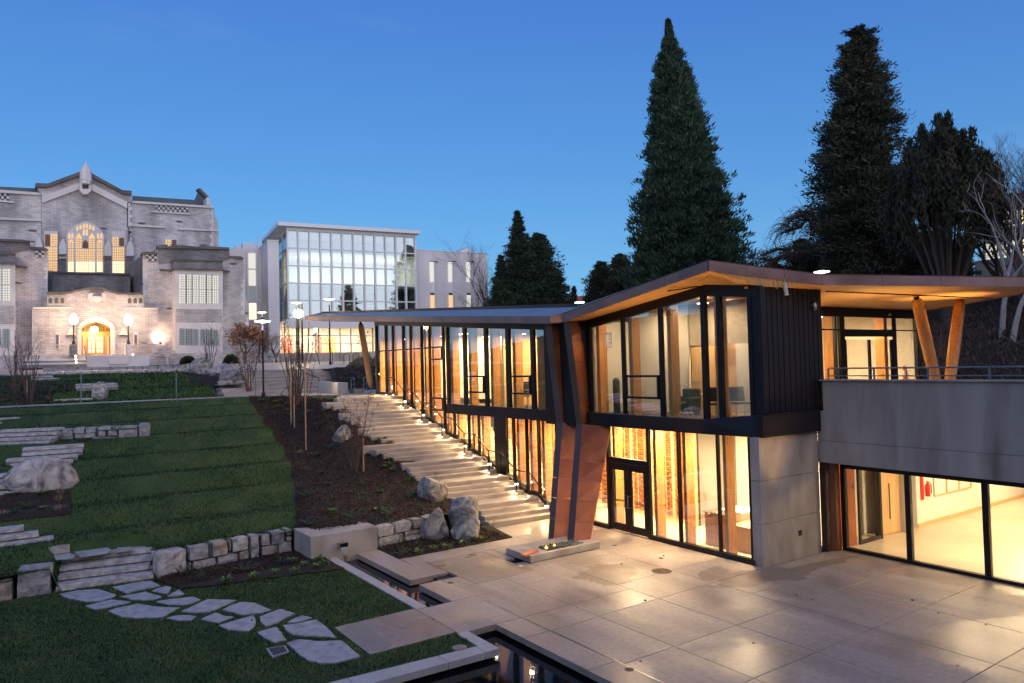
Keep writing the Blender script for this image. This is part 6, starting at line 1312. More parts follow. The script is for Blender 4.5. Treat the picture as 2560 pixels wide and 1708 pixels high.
# bare deciduous trees
def bare(name, base, H, label, seed, spread=.5, depth=6, r0=.16, m='bark', weep=0, n0=1, cat='bare tree', lean=(0,0), tilt=.1, kids=(2,3), twig=None, tips=None, first=.28):
    rnd = random.Random(seed); th = thing(name, label, cat, base); bm = MB(); tw = MB(); ends = []
    def grow(p, d, L, r, lv):
        q = p.copy(); pts = [p.copy()]; rs = [r]; k = 3
        for i in range(k):
            d = (d+Vector((rnd.gauss(0,.13),rnd.gauss(0,.13),rnd.gauss(0,.08)-weep*(.10+.12*(depth-lv)))) ).normalized(); q = q+d*(L/k); pts.append(q.copy()); rs.append(r*(1-.35*(i+1)/k))
        (bm if lv > 2 else tw).tube(pts, rs, 5 if lv > 3 else 3, False)
        if lv <= 0: ends.append(q); return
        for c in range(rnd.randint(*kids)):
            a = rnd.uniform(0, 2*math.pi); s = spread*rnd.uniform(.6,1.3); e = d.orthogonal().normalized(); f = d.cross(e)
            nd = (d+(e*math.cos(a)+f*math.sin(a))*s+Vector((0,0,.12*(1-weep)))).normalized(); grow(q if rnd.random() < .7 else pts[-2], nd, L*rnd.uniform(.62,.86), r*.60, lv-1)
    for i in range(n0):
        a = i*2.4+rnd.random(); grow(Vector([float(c) for c in base]), Vector((lean[0]+tilt*math.cos(a)*(n0>1), lean[1]+tilt*math.sin(a)*(n0>1), 1)).normalized(), H*first*rnd.uniform(.85,1.1), r0*rnd.uniform(.7,1), depth)
    if bm.v: bm.build('trunk', M_[m], th)
    if tw.v: tw.build('twigs', M_[twig or m], th, kind='stuff')
    if tips:
        ed = [e for e in ends if rnd.random() < tips[1]]
        if ed:
            C = np.array([tuple(e) for e in ed for _ in range(tips[2] if len(tips) > 2 else 1)]); rng = np.random.default_rng(seed); C = C+rng.normal(size=C.shape)*tips[3] if len(tips) > 3 else C
            V, F = sprays(C, rng.normal(size=C.shape), tips[0], rng, .45); npmesh('leaves', V, F, M_[tips[4] if len(tips) > 4 else 'redleaf'], th, 'stuff')
    return th
M_['redleaf'] = mat('dry_red_leaf', [(.14,.055,.035),(.22,.10,.06)], 3, 4, .8); M_['rustleaf'] = mat('rust_leaf', [(.17,.085,.05),(.26,.13,.08)], 3, 4, .8)
d = 100; bare('bare_tree', foot(1228,d,6), ht(1228,600,d,6), 'bare grey branched tree between the white building and the cedars', 31, .42, 7, .28, n0=2)
bare('bare_tree', foot(1200,d,6), ht(1200,615,d,6)*.95, 'fainter bare tree half behind the white building corner', 32, .42, 6, .25)
d = 50; bare('bare_tree', foot(2545,d,6), ht(2545,240,d,6)*1.05, 'tall finely twigged bare tree at the right edge', 33, .40, 8, .24, n0=3, first=.22)
bare('bare_tree', foot(2590,d-4,6), ht(2590,240,d-4,6), 'bare tree leaning in from beyond the right edge', 34, .42, 8, .22, n0=2, lean=(-.12,.1), first=.22)
d = 44; bare('bare_tree', foot(2500,d,6), ht(2500,430,d,6)*.95, 'crooked pale barked tree in front of the lit concrete building', 35, .6, 5, .17, 'lightbark', kids=(1,3), first=.34)
bare('bare_tree', foot(2528,d-1,6), ht(2528,480,d-1,6), 'upright pale barked tree at the right edge', 36, .4, 5, .15, 'lightbark', kids=(1,3), first=.34)
def weeping(limbs, base_px, D, label, seed):
    rnd = random.Random(seed); Q = lambda a, b, dd=0: Vector([float(c) for c in DP(1840+a/7.84, 500+b/7.84, D+dd)])
    b_ = foot(base_px, D, 6); th = thing('weeping_tree', label, 'weeping tree', b_); bm, tw = MB(), MB()
    bm.tube([Vector(b_), Vector(b_)+(Q(limbs[0][0][0], limbs[0][0][1])-Vector(b_))*.6, Q(*limbs[0][0])], [.4,.3,.2], 8, False)
    for li, P in enumerate(limbs):
        dd = rnd.uniform(-1.5,1.5); pts = [Q(a, b, dd*min(1, i/3)) for i, (a, b) in enumerate(P)]; m = len(pts); bm.tube(pts, [.17*(1-.8*i/(m-1))+.02 for i in range(m)], 6, False)
        for i in range(m-1):
            for _ in range(26):
                p = pts[i].lerp(pts[i+1], rnd.random())+Vector((0,rnd.uniform(-.3,.3),0)); L = rnd.uniform(.7,2.6); lf = Vector((-.55,.84,0)); d = (lf*rnd.uniform(-.2,.8)+Vector((rnd.gauss(0,.25),rnd.gauss(0,.25),rnd.uniform(.1,.7)))).normalized(); seg = [p]; 
                for k in range(6): d = (d+Vector((rnd.gauss(0,.08),rnd.gauss(0,.08),-.42))).normalized(); p = p+d*L/6; seg.append(p)
                tw.tube(seg, [.028,.024,.02,.016,.013,.01,.007], 3, False)
    bm.build('trunk', M_['bark'], th); tw.build('twigs', M_['bark'], th, kind='stuff')
weeping([[(1700,1020),(1250,1030),(1000,1080),(900,1120),(800,1200),(720,1200),(600,1170),(450,1140)],[(1650,900),(1250,885),(1150,895),(1020,1000),(900,960),(800,970),(650,1040),(500,1100)],[(1650,700),(1450,400),(1300,280),(1150,340),(1050,430),(980,560)],[(1650,600),(1400,380),(1250,540),(1100,590),(960,650)],[(1650,500),(1500,300),(1400,230),(1300,240)]], 2075, 66, 'weeping bare tree with arching limbs and hanging twigs beside the ragged fir', 37)
# plum-like bare trees by the white building
for (px, d, top, lab, sd, tp) in ((650,78,790,'twiggy bare tree with purple brown twigs in front of the white tower',41,None),(612,76,800,'twiggy tree holding rust coloured leaves beside the library corner',42,(.22,.9,3,.25,'rustleaf')),(690,80,810,'small bare tree left of the bright ground floor windows',43,None)):
    bare('bare_tree', foot(px,d,6.1), ht(px,top,d,6.1), lab, sd, .55, 6, .13, twig='twig', n0=2, tips=tp, kids=(2,3))
def sap(px, py, top, lab, sd, n0=5, spread=.22, depth=4, tips=None, r0=.02, tilt=.22, first=.36, side=7, cat='bare shrub', name='bare_shrub', m='twig'):
    """a clump of long slender stems, each with short side twigs"""
    b_ = hitT(px, py); D = math.hypot(b_[0], b_[1]); H = DP(px, top, D)[2]-b_[2]; rnd = random.Random(sd); th = thing(name, lab, cat, b_); bm, tw, ends = MB(), MB(), []
    for i in range(n0):
        a = i*2.4+rnd.uniform(-.4,.4); d = Vector((tilt*math.cos(a)*rnd.uniform(.3,1), tilt*math.sin(a)*rnd.uniform(.3,1), 1)).normalized(); L = H*rnd.uniform(.72,1.02); p = Vector([float(c) for c in b_])+Vector((math.cos(a)*.08, math.sin(a)*.08, -.05)); pts, rs = [p.copy()], [r0]
        for k in range(8):
            d = (d+Vector((rnd.gauss(0,.05), rnd.gauss(0,.05), .02))).normalized(); p = p+d*L/8; pts.append(p.copy()); rs.append(r0*(1-.85*(k+1)/8))
            if k > 1:
                for j in range(rnd.randint(1, max(1, side//3))):
                    e = (d*.8+Vector((rnd.gauss(0,.5), rnd.gauss(0,.5), .25))).normalized(); l = L*rnd.uniform(.08,.20)*(1.1-k/9); q = p+e*l; q2 = q+(e+Vector((0,0,.3))).normalized()*l*.7; tw.tube([p, q, q2], [r0*.35,r0*.22,r0*.1], 3, False); ends += [q, q2]
                    for _ in range(2): f = (e+Vector((rnd.gauss(0,.6), rnd.gauss(0,.6), .2))).normalized(); tw.tube([q, q+f*l*.6], [r0*.18,r0*.08], 3, False); ends.append(q+f*l*.6)
        bm.tube(pts, rs, 5, False)
    bm.build('stems', M_[m], th); tw.build('twigs', M_[m], th, kind='stuff')
    if tips:
        C = np.array([tuple(e) for e in ends if rnd.random() < tips[1] for _ in range(tips[2])]); rng = np.random.default_rng(sd); C = C+rng.normal(size=C.shape)*tips[3]
        V, F = sprays(C, rng.normal(size=C.shape), tips[0], rng, .45); npmesh('leaves', V, F, M_['redleaf'], th, 'stuff')
    return th
sap(40,985,820,'bare multi stemmed shrub nearest the left edge',51,8,.25,4,r0=.03); sap(75,1008,835,'second bare multi stemmed shrub beside the wooden stake',52,8,.25,4,r0=.03)
sap(523,932,800,'leafless shrub rising between the boulders',53,8,.22,4,r0=.03)
sap(622,985,845,'shrub with clinging red leaves beside the tall lamp post',54,9,.25,4,(.07,.9,2,.10),r0=.03)
sap(742,1015,800,'tall bunch of reddish bare stems in the middle of the mulch bed',55,14,r0=.032,tilt=.16,side=4); sap(727,1000,810,'thinner bare stems just left of the tall bunch',56,5,r0=.028,tilt=.12,side=4); sap(762,1015,840,'bare stems just right of the tall bunch',57,5,.18,4,r0=.024)
sap(888,1180,985,'twiggy shrub with a few dark leaves beside the stair',58,12,.18,4,(.05,.5,2,.04),r0=.018,tilt=.28,first=.34)
for i, (px, py, top) in enumerate(((770,905,800),(797,903,812),(905,905,820),(925,905,850),(830,905,805))):
    b_ = foot(px, 66, 5.9); bare('bare_sapling', b_, ht(px,top,66,5.9), 'young bare sapling %s' % ('left of the twin lamp poles','with rust leaves right of the twin lamp poles','left of the leaning timber column','close beside the leaning timber column','between the two lit lamps')[i], 60+i, .30, 5, .05, 'bark', twig='twig', tips=(.14,.5,2,.12,'rustleaf') if i in (1,2) else None, kids=(2,2))
# wooden stakes
for i, (px, y0_, y1_) in enumerate(((728,1062,920),(736,1071,990),(765,1128,900),(909,1180,1095),(68,1005,948),(630,988,930),(619,985,938))):
    b_ = hitT(px, y0_); D = math.hypot(b_[0], b_[1]); z1_ = DP(px, y1_, D)[2]; o = MB().tube([(b_[0],b_[1],b_[2]-.1),(b_[0],b_[1],z1_)], .03, 6).build('wooden_stake', M_['stake'])
    tag(o, ('thin stake left of the tall bunch of stems','stake with the fresh cut top left of the reddish stems','long stake right of the reddish stems','stake beside the twiggy shrub at the stair','stake in the left shrub bed','stake right of the red leaved shrub by the lamp','stake inside the red leaved shrub by the lamp')[i], 'stake', 'wooden stakes')
for i, (px, y0_, y1_) in enumerate(((203,1009,929),(441,1006,933),(639,994,930),(714,925,893))):
    b_ = hitT(px, y0_) if i < 3 else foot(px,58,5.7); D = math.hypot(b_[0], b_[1]); z1_ = DP(px, y1_, D)[2]; o = MB().tube([(b_[0],b_[1],b_[2]-.1),(b_[0],b_[1],z1_)], .03 if i < 3 else .05, 6).build('marker_post', M_['bluerail'])
    tag(o, ('thin dark marker post at the left of the concrete path','thin dark marker post in the middle of the concrete path','thin dark marker post beside the lamp post','thin dark post beside the concrete steps')[i], 'marker post', 'marker posts')
# ================================================================== low plants
M_['leafg'] = mat('fresh_green_leaf', [(.05,.10,.02),(.10,.17,.035),(.16,.22,.06)], 6, 4, .6); M_['leafd'] = mat('fern_green', [(.025,.06,.02),(.05,.10,.03)], 6, 4, .6); M_['leafp'] = mat('purple_leaf', [(.05,.025,.035),(.09,.05,.06)], 6, 4, .6); M_['straw'] = mat('dry_grass', [(.28,.20,.11),(.40,.31,.18)], 6, 4, .8)
def plantmesh(kind, seed):
    rng = np.random.default_rng(seed); V = []; F = []
    def leaf(p, d, l, w, bend):
        d = d/np.linalg.norm(d); s = np.cross(d, [0,0,1.]); s /= (np.linalg.norm(s)+1e-6); b0 = len(V)
        for t in (0,.35,.7,1): c = p+d*l*t+np.array([0,0,-bend*l*t*t]); ww = w*(math.sin(math.pi*min(.97,.12+.85*t))); V.extend([c-s*ww, c+s*ww])
        for i in range(3): F.append((b0+2*i,b0+2*i+1,b0+2*i+3,b0+2*i+2))
    if kind == 'tuft':
        for i in range(60): a = rng.uniform(0,6.28); leaf(rng.normal(size=3)*.03*np.array([1,1,0]), np.array([math.cos(a),math.sin(a),rng.uniform(.7,2.6)]), rng.uniform(.2,.38), .006, rng.uniform(.2,.7))
    elif kind == 'fern':
        for i in range(9):
            a = i*.7+rng.uniform(-.2,.2); d = np.array([math.cos(a),math.sin(a),rng.uniform(.6,1.6)]); d /= np.linalg.norm(d); l = rng.uniform(.4,.65); s = np.cross(d,[0,0,1.]); s /= np.linalg.norm(s)
            for k in range(2,16):
                t = k/16; c = d*l*t+np.array([0,0,-.35*l*t*t])
                for sg in (-1,1): leaf(c, s*sg+d*.5, .09*(1-t*.7), .011, .1)
            leaf(np.zeros(3), d, l, .006, .35)
    elif kind == 'clump':
        for i in range(70): a = rng.uniform(0,6.28); r = math.sqrt(rng.random())*.12; leaf(np.array([math.cos(a)*r,math.sin(a)*r,rng.uniform(0,.10)]), np.array([math.cos(a),math.sin(a),rng.uniform(.1,1.4)]), rng.uniform(.06,.12), .022, .2)
    elif kind == 'sprig':
        for st in range(7):
            a = st*.9+rng.uniform(-.3,.3); d = np.array([math.cos(a)*.35,math.sin(a)*.35,1]); L = rng.uniform(.3,.62)
            for k in range(14):
                t = k/14; c = d*L*t; aa = rng.uniform(0,6.28); leaf(c, np.array([math.cos(aa),math.sin(aa),.6]), .07*(1.15-t*.6), .008, .1)
            leaf(np.zeros(3), d, L, .005, .0)
    me = bpy.data.meshes.new(kind+'_foliage'); me.from_pydata([tuple(map(float, v)) for v in V], [], F); return me
PM = {(k, m): plantmesh(k, i) for i, (k, m) in enumerate((('tuft','straw'),('fern','leafd'),('clump','leafg'),('sprig','leafd'),('tuft','leafd'),('clump','leafp')))}
for (k, m), me in PM.items(): me.materials.append(M_[m])
def plant(px, py, k, m, s, label, z=None, name=None):
    p = hitT(px, py) if z is None else G(px, py, z); o = bpy.data.objects.new(name or {'fern':'fern','tuft':'grass_tuft','clump':'leafy_plant','sprig':'leafy_sprig'}[k], PM[k, m]); COL.objects.link(o)
    o.location = (p[0], p[1], p[2]+.02); o.rotation_euler.z = random.uniform(0,6.28); o.scale = (s,s,s*random.uniform(.9,1.15)); tag(o, label, 'plant', 'small plants in the mulch beds'); return o
kinds = {'f':('fern','leafd','arching fern'),'c':('clump','leafg','low green rosette'),'s':('sprig','leafd','upright sprig'),'t':('tuft','leafd','thin green tuft'),'d':('tuft','straw','dry grass tuft'),'p':('clump','leafp','purple leaved plant')}
ROWS = {'in the big mulch slope': [(x_, y_, k) for x_, y_, k in ((655,1005,'c'),(670,1010,'s'),(690,1008,'c'),(705,1003,'t'),(720,1012,'c'),(782,1000,'c'),(800,1002,'c'),(835,1001,'c'),(795,1010,'s'),(690,1022,'c'),(665,1030,'s'),(718,1030,'c'),(820,1018,'c'),(685,1045,'s'),(723,1040,'t'),(770,1035,'c'),(858,1030,'c'),(830,1030,'s'),(812,1031,'c'),(760,1042,'t'),(790,1050,'p'),(822,1048,'c'),(755,1055,'p'),(838,1065,'f'),(797,1068,'p'),(792,1080,'s'),(912,1098,'c'),(950,1105,'c'),(962,1100,'c'),(975,1108,'c'),
  (790,1142,'f'),(828,1125,'f'),(752,1135,'d'),(765,1180,'f'),(935,1150,'s'),(958,1143,'c'),(973,1153,'c'),(960,1172,'c'),(972,1165,'c'),(985,1182,'c'),(805,1188,'p'),(820,1215,'p'),(765,1245,'f'),(910,1215,'f'),(950,1235,'c'),(985,1180,'t'),(1018,1205,'c'),(1030,1198,'c'),(1025,1250,'s'),(1038,1240,'t'),(835,1250,'t'),(905,1265,'s'),(915,1260,'s'),(885,1235,'t'),(832,1285,'c'),(870,1310,'s'),(880,1300,'f'),(945,1280,'c'),(970,1300,'s'),(975,1290,'f'),(1045,1280,'s'),(770,1315,'f'),(1092,1245,'t'),(1108,1250,'t'),(1090,1190,'t'))],
  'in the lower mulch bed': [(455,1440,'f'),(545,1430,'t'),(505,1455,'s'),(565,1456,'c'),(610,1432,'f'),(635,1447,'c'),(690,1434,'c'),(705,1412,'t'),(737,1432,'c'),(730,1408,'c'),(762,1416,'c'),(795,1420,'c'),(812,1415,'c'),(795,1405,'c')],
  'in the bed below the boulders': [(995,1370,'s'),(1008,1392,'f'),(1045,1365,'t'),(1047,1385,'c'),(1085,1375,'c'),(1096,1355,'d'),(1118,1372,'c'),(1158,1362,'c'),(1198,1352,'c'),(1225,1345,'s'),(1060,1300,'t')],
  'under the largest boulder': [(70,1275,'f'),(108,1277,'c'),(145,1255,'d'),(143,1278,'d'),(150,1238,'d'),(8,1290,'d'),(35,1287,'t'),(105,1240,'c'),(40,1240,'t')],
  'in the shrub bed at the upper left': [(20,1005,'c'),(100,1002,'t'),(120,1000,'d'),(60,970,'t'),(150,1010,'t')]}
import itertools
for place, pts in ROWS.items():
    ys = sorted(set(p[1] for p in pts))
    for kk in kinds:
        sub = sorted([p for p in pts if p[2] == kk], key=lambda p: (round(p[1]/40), p[0]))
        rows = {}
        for p in sub: rows.setdefault(round(p[1]/40), []).append(p)
        rk = sorted(rows)
        for ri, r_ in enumerate(rk):
            for ci, p in enumerate(rows[r_]):
                ordr = ('topmost row','second row','third row','fourth row','fifth row','sixth row','seventh row','eighth row','ninth row')[min(8, ri)]
                nn_ = ('first','second','third','fourth','fifth','sixth','seventh','eighth','ninth','tenth')[min(9, ci)]
                lab = '%s %s, %s, %s from left' % (kinds[kk][2], place, ordr, nn_)
                z = .03 if 'lower' in place or 'below the boulders' in place and not (p[1] == 1300) else None
                plant(p[0], p[1], kinds[kk][0], kinds[kk][1], random.uniform(.8,1.15)*(1.0 if p[1] > 1100 else 1.15), lab, z)
# ground cover far beds and leaf litter
def scatter(name, n, fn, size, m, label, cat, flat=.4, dirz=.2):
    rng = np.random.default_rng(len(name)*7+n); P = []
    while len(P) < n:
        q = fn(rng)
        if q is not None: P.append(q)
    C = np.array(P); D = rng.normal(size=C.shape); D[:,2] = np.abs(D[:,2])*dirz+dirz*.5; V, F = sprays(C, D, size, rng, flat)
    o = npmesh(name, V, F, M_[m], None, 'stuff'); tag(o, label, cat); return o
def f_mul(rng):
    y = rng.uniform(21.8, 42.8); e = xedge(y); x = rng.uniform(e, 13.2 if y > 23 else 12.5); return (x, y, T(x,y)+.045+rng.uniform(0,.02))
M_['chip'] = mat('loose_bark_chip', [(.018,.010,.006),(.042,.025,.015),(.085,.055,.035)], 9, 4, .9)
scatter('bark_chips', 26000, f_mul, .055, 'chip', 'loose bark chips covering the mulch slope beside the stair', 'bark mulch', .35, .5)
def f_low(rng):
    x, y = rng.uniform(2.6,7.8), rng.uniform(21.0,22.55); return (x,y,.045+rng.uniform(0,.02)) if inpoly(x,y,[(w[0],w[1]) for w in LB]) else None
LB = [G0(*p) for p in [(386,1452),(452,1473),(545,1465),(646,1451),(760,1436),(862,1424),(818,1397),(815,1380),(700,1375),(600,1390),(470,1418)]]
scatter('bark_chips', 4500, f_low, .045, 'chip', 'loose bark chips on the lower mulch bed', 'bark mulch', .35, .5)
scatter('bark_chips', 4500, lambda r: (r.uniform(9.55,13.4), r.uniform(19.75,21.5), .045+r.uniform(0,.02)), .045, 'chip', 'loose bark chips on the bed below the boulders', 'bark mulch', .35, .5)
scatter('fallen_leaves', 260, lambda r: (lambda x, y: (x, y, (T(x,y) if y > 22.6 else 0)+.07))(r.uniform(-3,8), r.uniform(12.8,42)), .045, 'redleaf', 'scattered fallen leaves on the lawns', 'fallen leaves', .5, .1)
scatter('fallen_leaves', 30, lambda r: (r.uniform(9,19), r.uniform(6,20), .012), .05, 'redleaf', 'a few fallen leaves on the plaza', 'fallen leaves', .5, .02)
def f_far(rng):
    y = rng.uniform(56.6, 63); x = rng.uniform(23+(y-56)*.5, 48); return (x, y, bankz(y)+.1+rng.uniform(0,.55)*rng.random())
M_['wild'] = mat('olive_ground_cover', [(.05,.06,.025),(.12,.11,.05),(.20,.16,.08)], 1, 5, .8)
scatter('ground_cover', 16000, f_far, .22, 'wild', 'rough olive ground cover in the far planting bed', 'ground cover', .18, 1.5)
def f_bank(rng):
    y = rng.uniform(45.2, 53.2); x = rng.uniform(17.6+(y-45)*.35, 45); return (x, y, bankz(y)+.08)
scatter('bark_chips', 9000, f_bank, .10, 'chip', 'bark chips on the upper mulch bank', 'bark mulch', .4, .5)
for i in range(16):
    x, y = 19.5+i*1.1+random.uniform(-.5,.5), 46+random.random()*6; o = bpy.data.objects.new('leafy_plant', PM['clump','leafg'] if i % 3 else PM['tuft','leafd']); COL.objects.link(o); o.location = (x, y, bankz(y)+.08); o.scale = (2.1,)*3
    tag(o, 'small clump on the mulch bank behind the bench, %s from the left' % ('first','second','third','fourth','fifth','sixth','seventh','eighth','ninth','tenth','eleventh','twelfth','thirteenth','fourteenth','fifteenth','sixteenth')[i], 'plant', 'clumps on the upper mulch bank')
# hillside of dead bracken behind the canopy, at right
hill = strip('dark_hillside', M_['mulch'], lambda y: 33.6, lambda y: 75, fr(-10, 50, 30), 40, 0, lambda x, y: 3.9+min(5.2, max(0,(x-33.6))*.32), bn(.3,.4))
M_['hillg'] = mat('dead_bracken', [(.03,.02,.012),(.07,.045,.028),(.05,.05,.02)], .8, 5, .9)
scatter('bracken', 22000, lambda r: (lambda x, y: (x, y, 4.0+min(5.2,(x-33.6)*.32)+r.uniform(0,.7)*r.random()))(r.uniform(33.8,55), r.uniform(-2,26)), .28, 'hillg', 'tangled dead bracken and brambles covering the dark slope at right', 'undergrowth', .12, 1.2)
for i, (px, d, top) in enumerate(((2330,36,760),(2350,37,770),(2375,35,800))):
    bare('bare_shrub', foot(px,d,4.8), ht(px,top,d,4.8), 'thin bare shrub %s' % ('behind the left canopy column','between the canopy columns, taller','between the canopy columns, shorter')[i], 80+i, .2, 4, .03, 'twig', n0=6, cat='bare shrub', kids=(1,2), tilt=.25, first=.3)
# clipped bushes by the library
for i, (a, b_, w_, h_, Y) in enumerate(((1270,1432,82,44,75),(1562,1442,90,66,74))):
    x_, z_ = XZ(a, b_, Y); R = w_/2.703/FPX*Y*.55; hh_ = h_/2.703/FPX*Y*1.05; rng = np.random.default_rng(90+i); n = 2600; P = rng.normal(size=(n,3)); P /= np.linalg.norm(P, axis=1, keepdims=True); P[:,2] = np.abs(P[:,2]); P *= rng.uniform(.75,1.03,(n,1))
    V, F = sprays(P*np.array([R,R*.7,hh_])+np.array([x_,Y,z_]), P, .16, rng); o = npmesh('clipped_bush', V, F, M_['cedar']); tag(o, ('low clipped bush at the right end of the library steps','clipped dark bush at the library corner by the bicycles')[i], 'bush')
# ================================================================== grass blades
def inflag(x, y): return any(inpoly(x, y, q) for q in FLW)
FB = [(min(a for a,_ in q), max(a for a,_ in q), min(b for _,b in q), max(b for _,b in q)) for q in FLW]
lbp = [(w[0],w[1]) for w in LB]
def blades(name, XY, Z, h, w, label, seed, nf=None):
    rng = np.random.default_rng(seed); n = len(XY); a = rng.uniform(0,6.28,n); hh_ = h*rng.uniform(.5,1.3,n); t = rng.normal(size=(n,2))*.5
    s = np.stack([np.cos(a), np.sin(a)], 1)*w*.5; B = np.column_stack([XY, Z])
    NF = nf
    V = np.stack([B-np.column_stack([s, np.zeros(n)]), B+np.column_stack([s, np.zeros(n)]), B+np.column_stack([t*hh_[:,None], hh_])], 1).reshape(-1,3)
    o = npmesh(name, V, np.arange(3*n).reshape(n,3), M_['blade'], None, 'stuff'); tag(o, label, 'grass')
    if nf is not None:                                 # shade each blade like the turf it stands in
        g = .06; N3 = np.array([(-(nf(x,y+0)-nf(x-g,y))/g, -(nf(x,y+g)-nf(x,y-g))/(2*g), 1) for x, y in XY]); N3 += np.random.default_rng(seed).normal(size=N3.shape)*.2; N3 /= np.linalg.norm(N3,axis=1,keepdims=True)
        me = o.data; me.shade_smooth(); me.normals_split_custom_set_from_vertices(np.repeat(N3, 3, 0).astype(np.float32))
    return o
rng = np.random.default_rng(5); P = np.column_stack([rng.uniform(-4.5,7.8,210000), rng.uniform(12.45,22.5,210000)])
def okp(p):
    x, y = p
    if x > 7.7 and y < 13.0: return False
    if y < 12.63+(7.9-x)*.07: return False
    if 5.84 < x < 7.82 and 13.54 < y < 15.47: return False
    if y > 21.0 and inpoly(x, y, lbp): return False
    if 4.3 < x < 4.7 and 14.7 < y < 15.25: return False
    for (a, b_, c, d_), q in zip(FB, FLW):
        if a < x < b_ and c < y < d_ and inpoly(x, y, q): return False
    return True
P = P[[okp(p) for p in P]]; blades('lawn_grass', P, np.zeros(len(P))-.015, .055, .011, 'short dense grass of the lower lawn around the flagstones', 6, lambda x, y: 0)
P = np.column_stack([rng.uniform(-7,11.4,230000), 22.6+20.1*rng.random(230000)**1.25]); P = P[P[:,0] < np.interp(P[:,1],[a for a,_ in XE],[b for _,b in XE])]; P = P[P[:,0] > -.02*P[:,1]-3]
blades('lawn_grass', P, np.array([T(x,y) for x, y in P])-.01, .08, .015, 'grass of the terraced lawn rolling up toward the library', 7, T)
P = np.column_stack([rng.uniform(-4,10.5,45000), rng.uniform(44.3,55.2,45000)]); blades('lawn_grass', P, np.array([T(x,y) for x, y in P]), .14, .035, 'grass of the upper lawn beyond the concrete path', 8, T)

# trees added out of view, behind and left, for the windows to mirror
for i, (x, y, h, r) in enumerate(((24,-50,18,6),(31,-47,25,4.5),(37,-52,17,6.5),(44,-50,18,6.5),(50,-46,31,6),(57,-52,17,6),(-48,12,13,5),(-52,28,15,5),(-50,44,13,5),(-52,60,16,5),(-46,76,14,5))):
    conifer('conifer_tree', (x,y,0), h, prof([(0,r),(.4,r*.8),(.8,r*.4),(1,.2)]), 70, 40, 1.1, 'fir', 'unseen tree added for the windows to mirror, %s of the row %s' % (('first','second','third','fourth','fifth','sixth')[i % 6], 'behind the viewpoint' if i < 6 else 'beyond the left edge'), 200+i, dens=1.0, fine=1.0, pad=.7)
# ================================================================== lamps
def disc_lamp(px, pyt, base, label, D=None, power=60, r=.42, lit='lamp'):
    base = np.array(base, float); D = D or math.hypot(base[0], base[1]); z = DP(px, pyt, D)[2]; th = thing('disc_lamp_post', label, 'lamp post', base, 'disc lamps on posts'); x, y = base[:2]
    MB().lathe([(.11,0),(.11,.25),(.055,.3),(.05,z-base[2]-.45)], (x,y,base[2]), 12).build('post', M_['bluerail'] if False else M_['rail'], th)
    MB().lathe([(.09,-.5),(.06,-.3),(.06,-.02)], (x,y,z), 10).build('neck', M_['steel'], th); MB().lathe([(.05,-.10),(r,-.03),(r,.0),(.05,.05)], (x,y,z), 24).build('disc_shade', M_[lit], th, smooth=False)
    MB().lathe([(r*.5,.052),(.1,.12),(.02,.16)], (x,y,z), 12).build('cap', M_['rail'], th); light('lamp_light', 'POINT', (x,y,z-.25), power, WARM2, th, .2); return th
disc_lamp(658,803,(11.74,40.84,4.1),'tall lit disc lamp post standing at the end of the concrete path',power=90)
disc_lamp(654,781,foot(655,80,6.2),'farther lit disc lamp seen just above the nearest one',power=60)
disc_lamp(742,757,foot(742,74,6.1),'lit disc lamp above the bright globe lamp',power=60); disc_lamp(819,748,foot(824,62,5.9),'lit disc lamp post in the planting bed left of the timber column',power=70)
disc_lamp(1450,756,foot(1450,62,6),'lit disc lamp peeking over the roof between the two conifer groups',power=60); disc_lamp(2059,679,foot(2059,45,5.5),'lit disc lamp showing above the folded roof',power=60); disc_lamp(1055,776,foot(1055,70,6),'small disc lamp just above the long low roof',power=20)
p = foot(746,74,6.1); z = DP(746,785,math.hypot(p[0],p[1]))[2]; th = thing('globe_lamp', 'very bright globe lamp on twin poles in front of the white building', 'lamp post', p); MB().tube([(p[0],p[1],p[2]),(p[0],p[1],z)], .09, 8).build('post', M_['rail'], th); MB().tube([(p[0]+.35,p[1],p[2]),(p[0]+.35,p[1],z+1)], .09, 8).build('post', M_['rail'], th); MB().lathe([(.05,-.4),(.4,-.2),(.45,.1),(.3,.35),(.05,.45)], (p[0],p[1],z), 16).build('globe', emis('bright_globe', (1,.93,.75), 40), th, smooth=True); light('globe_light', 'POINT', (p[0],p[1]-.6,z), 700, WARM2, th, .4)
p = foot(1143,60,6); z = DP(1143,776,60)[2]; th = thing('amber_lamp', 'small amber lamp glowing just above the long low roof', 'lamp', p); MB().tube([(p[0],p[1],p[2]),(p[0],p[1],z)], .05, 8).build('post', M_['rail'], th); MB().lathe([(.05,-.15),(.22,0),(.05,.15)], (p[0],p[1],z), 12).build('globe', emis('amber_globe', (1,.45,.15), 30), th)
p = VY(1961,707,12.1); q = VY(1966,738,12.1); th = thing('floodlight', 'white cylindrical floodlight hanging under the copper roof edge', 'floodlight', p); MB().tube([(p[0],12.1,p[2]+.1),(p[0],12.1,p[2])], .02, 6).build('stem', M_['steel'], th); MB().tube([(p[0],12.1,p[2]),(q[0],12.1,q[2]+.03),(q[0],12.1,q[2])], [.055,.055,.065], 14).build('cylinder', mat('pale_steel_tube', (.62,.60,.55), rough=.35, metal=.4), th); MB().tube([(p[0]-.35,12.2,p[2]+.02),(p[0]-.32,12.2,p[2]-.12),(p[0]-.18,12.2,p[2]-.16),(p[0]-.12,12.2,p[2]-.05)], .012, 6).build('cable', M_['bluerail'], th)
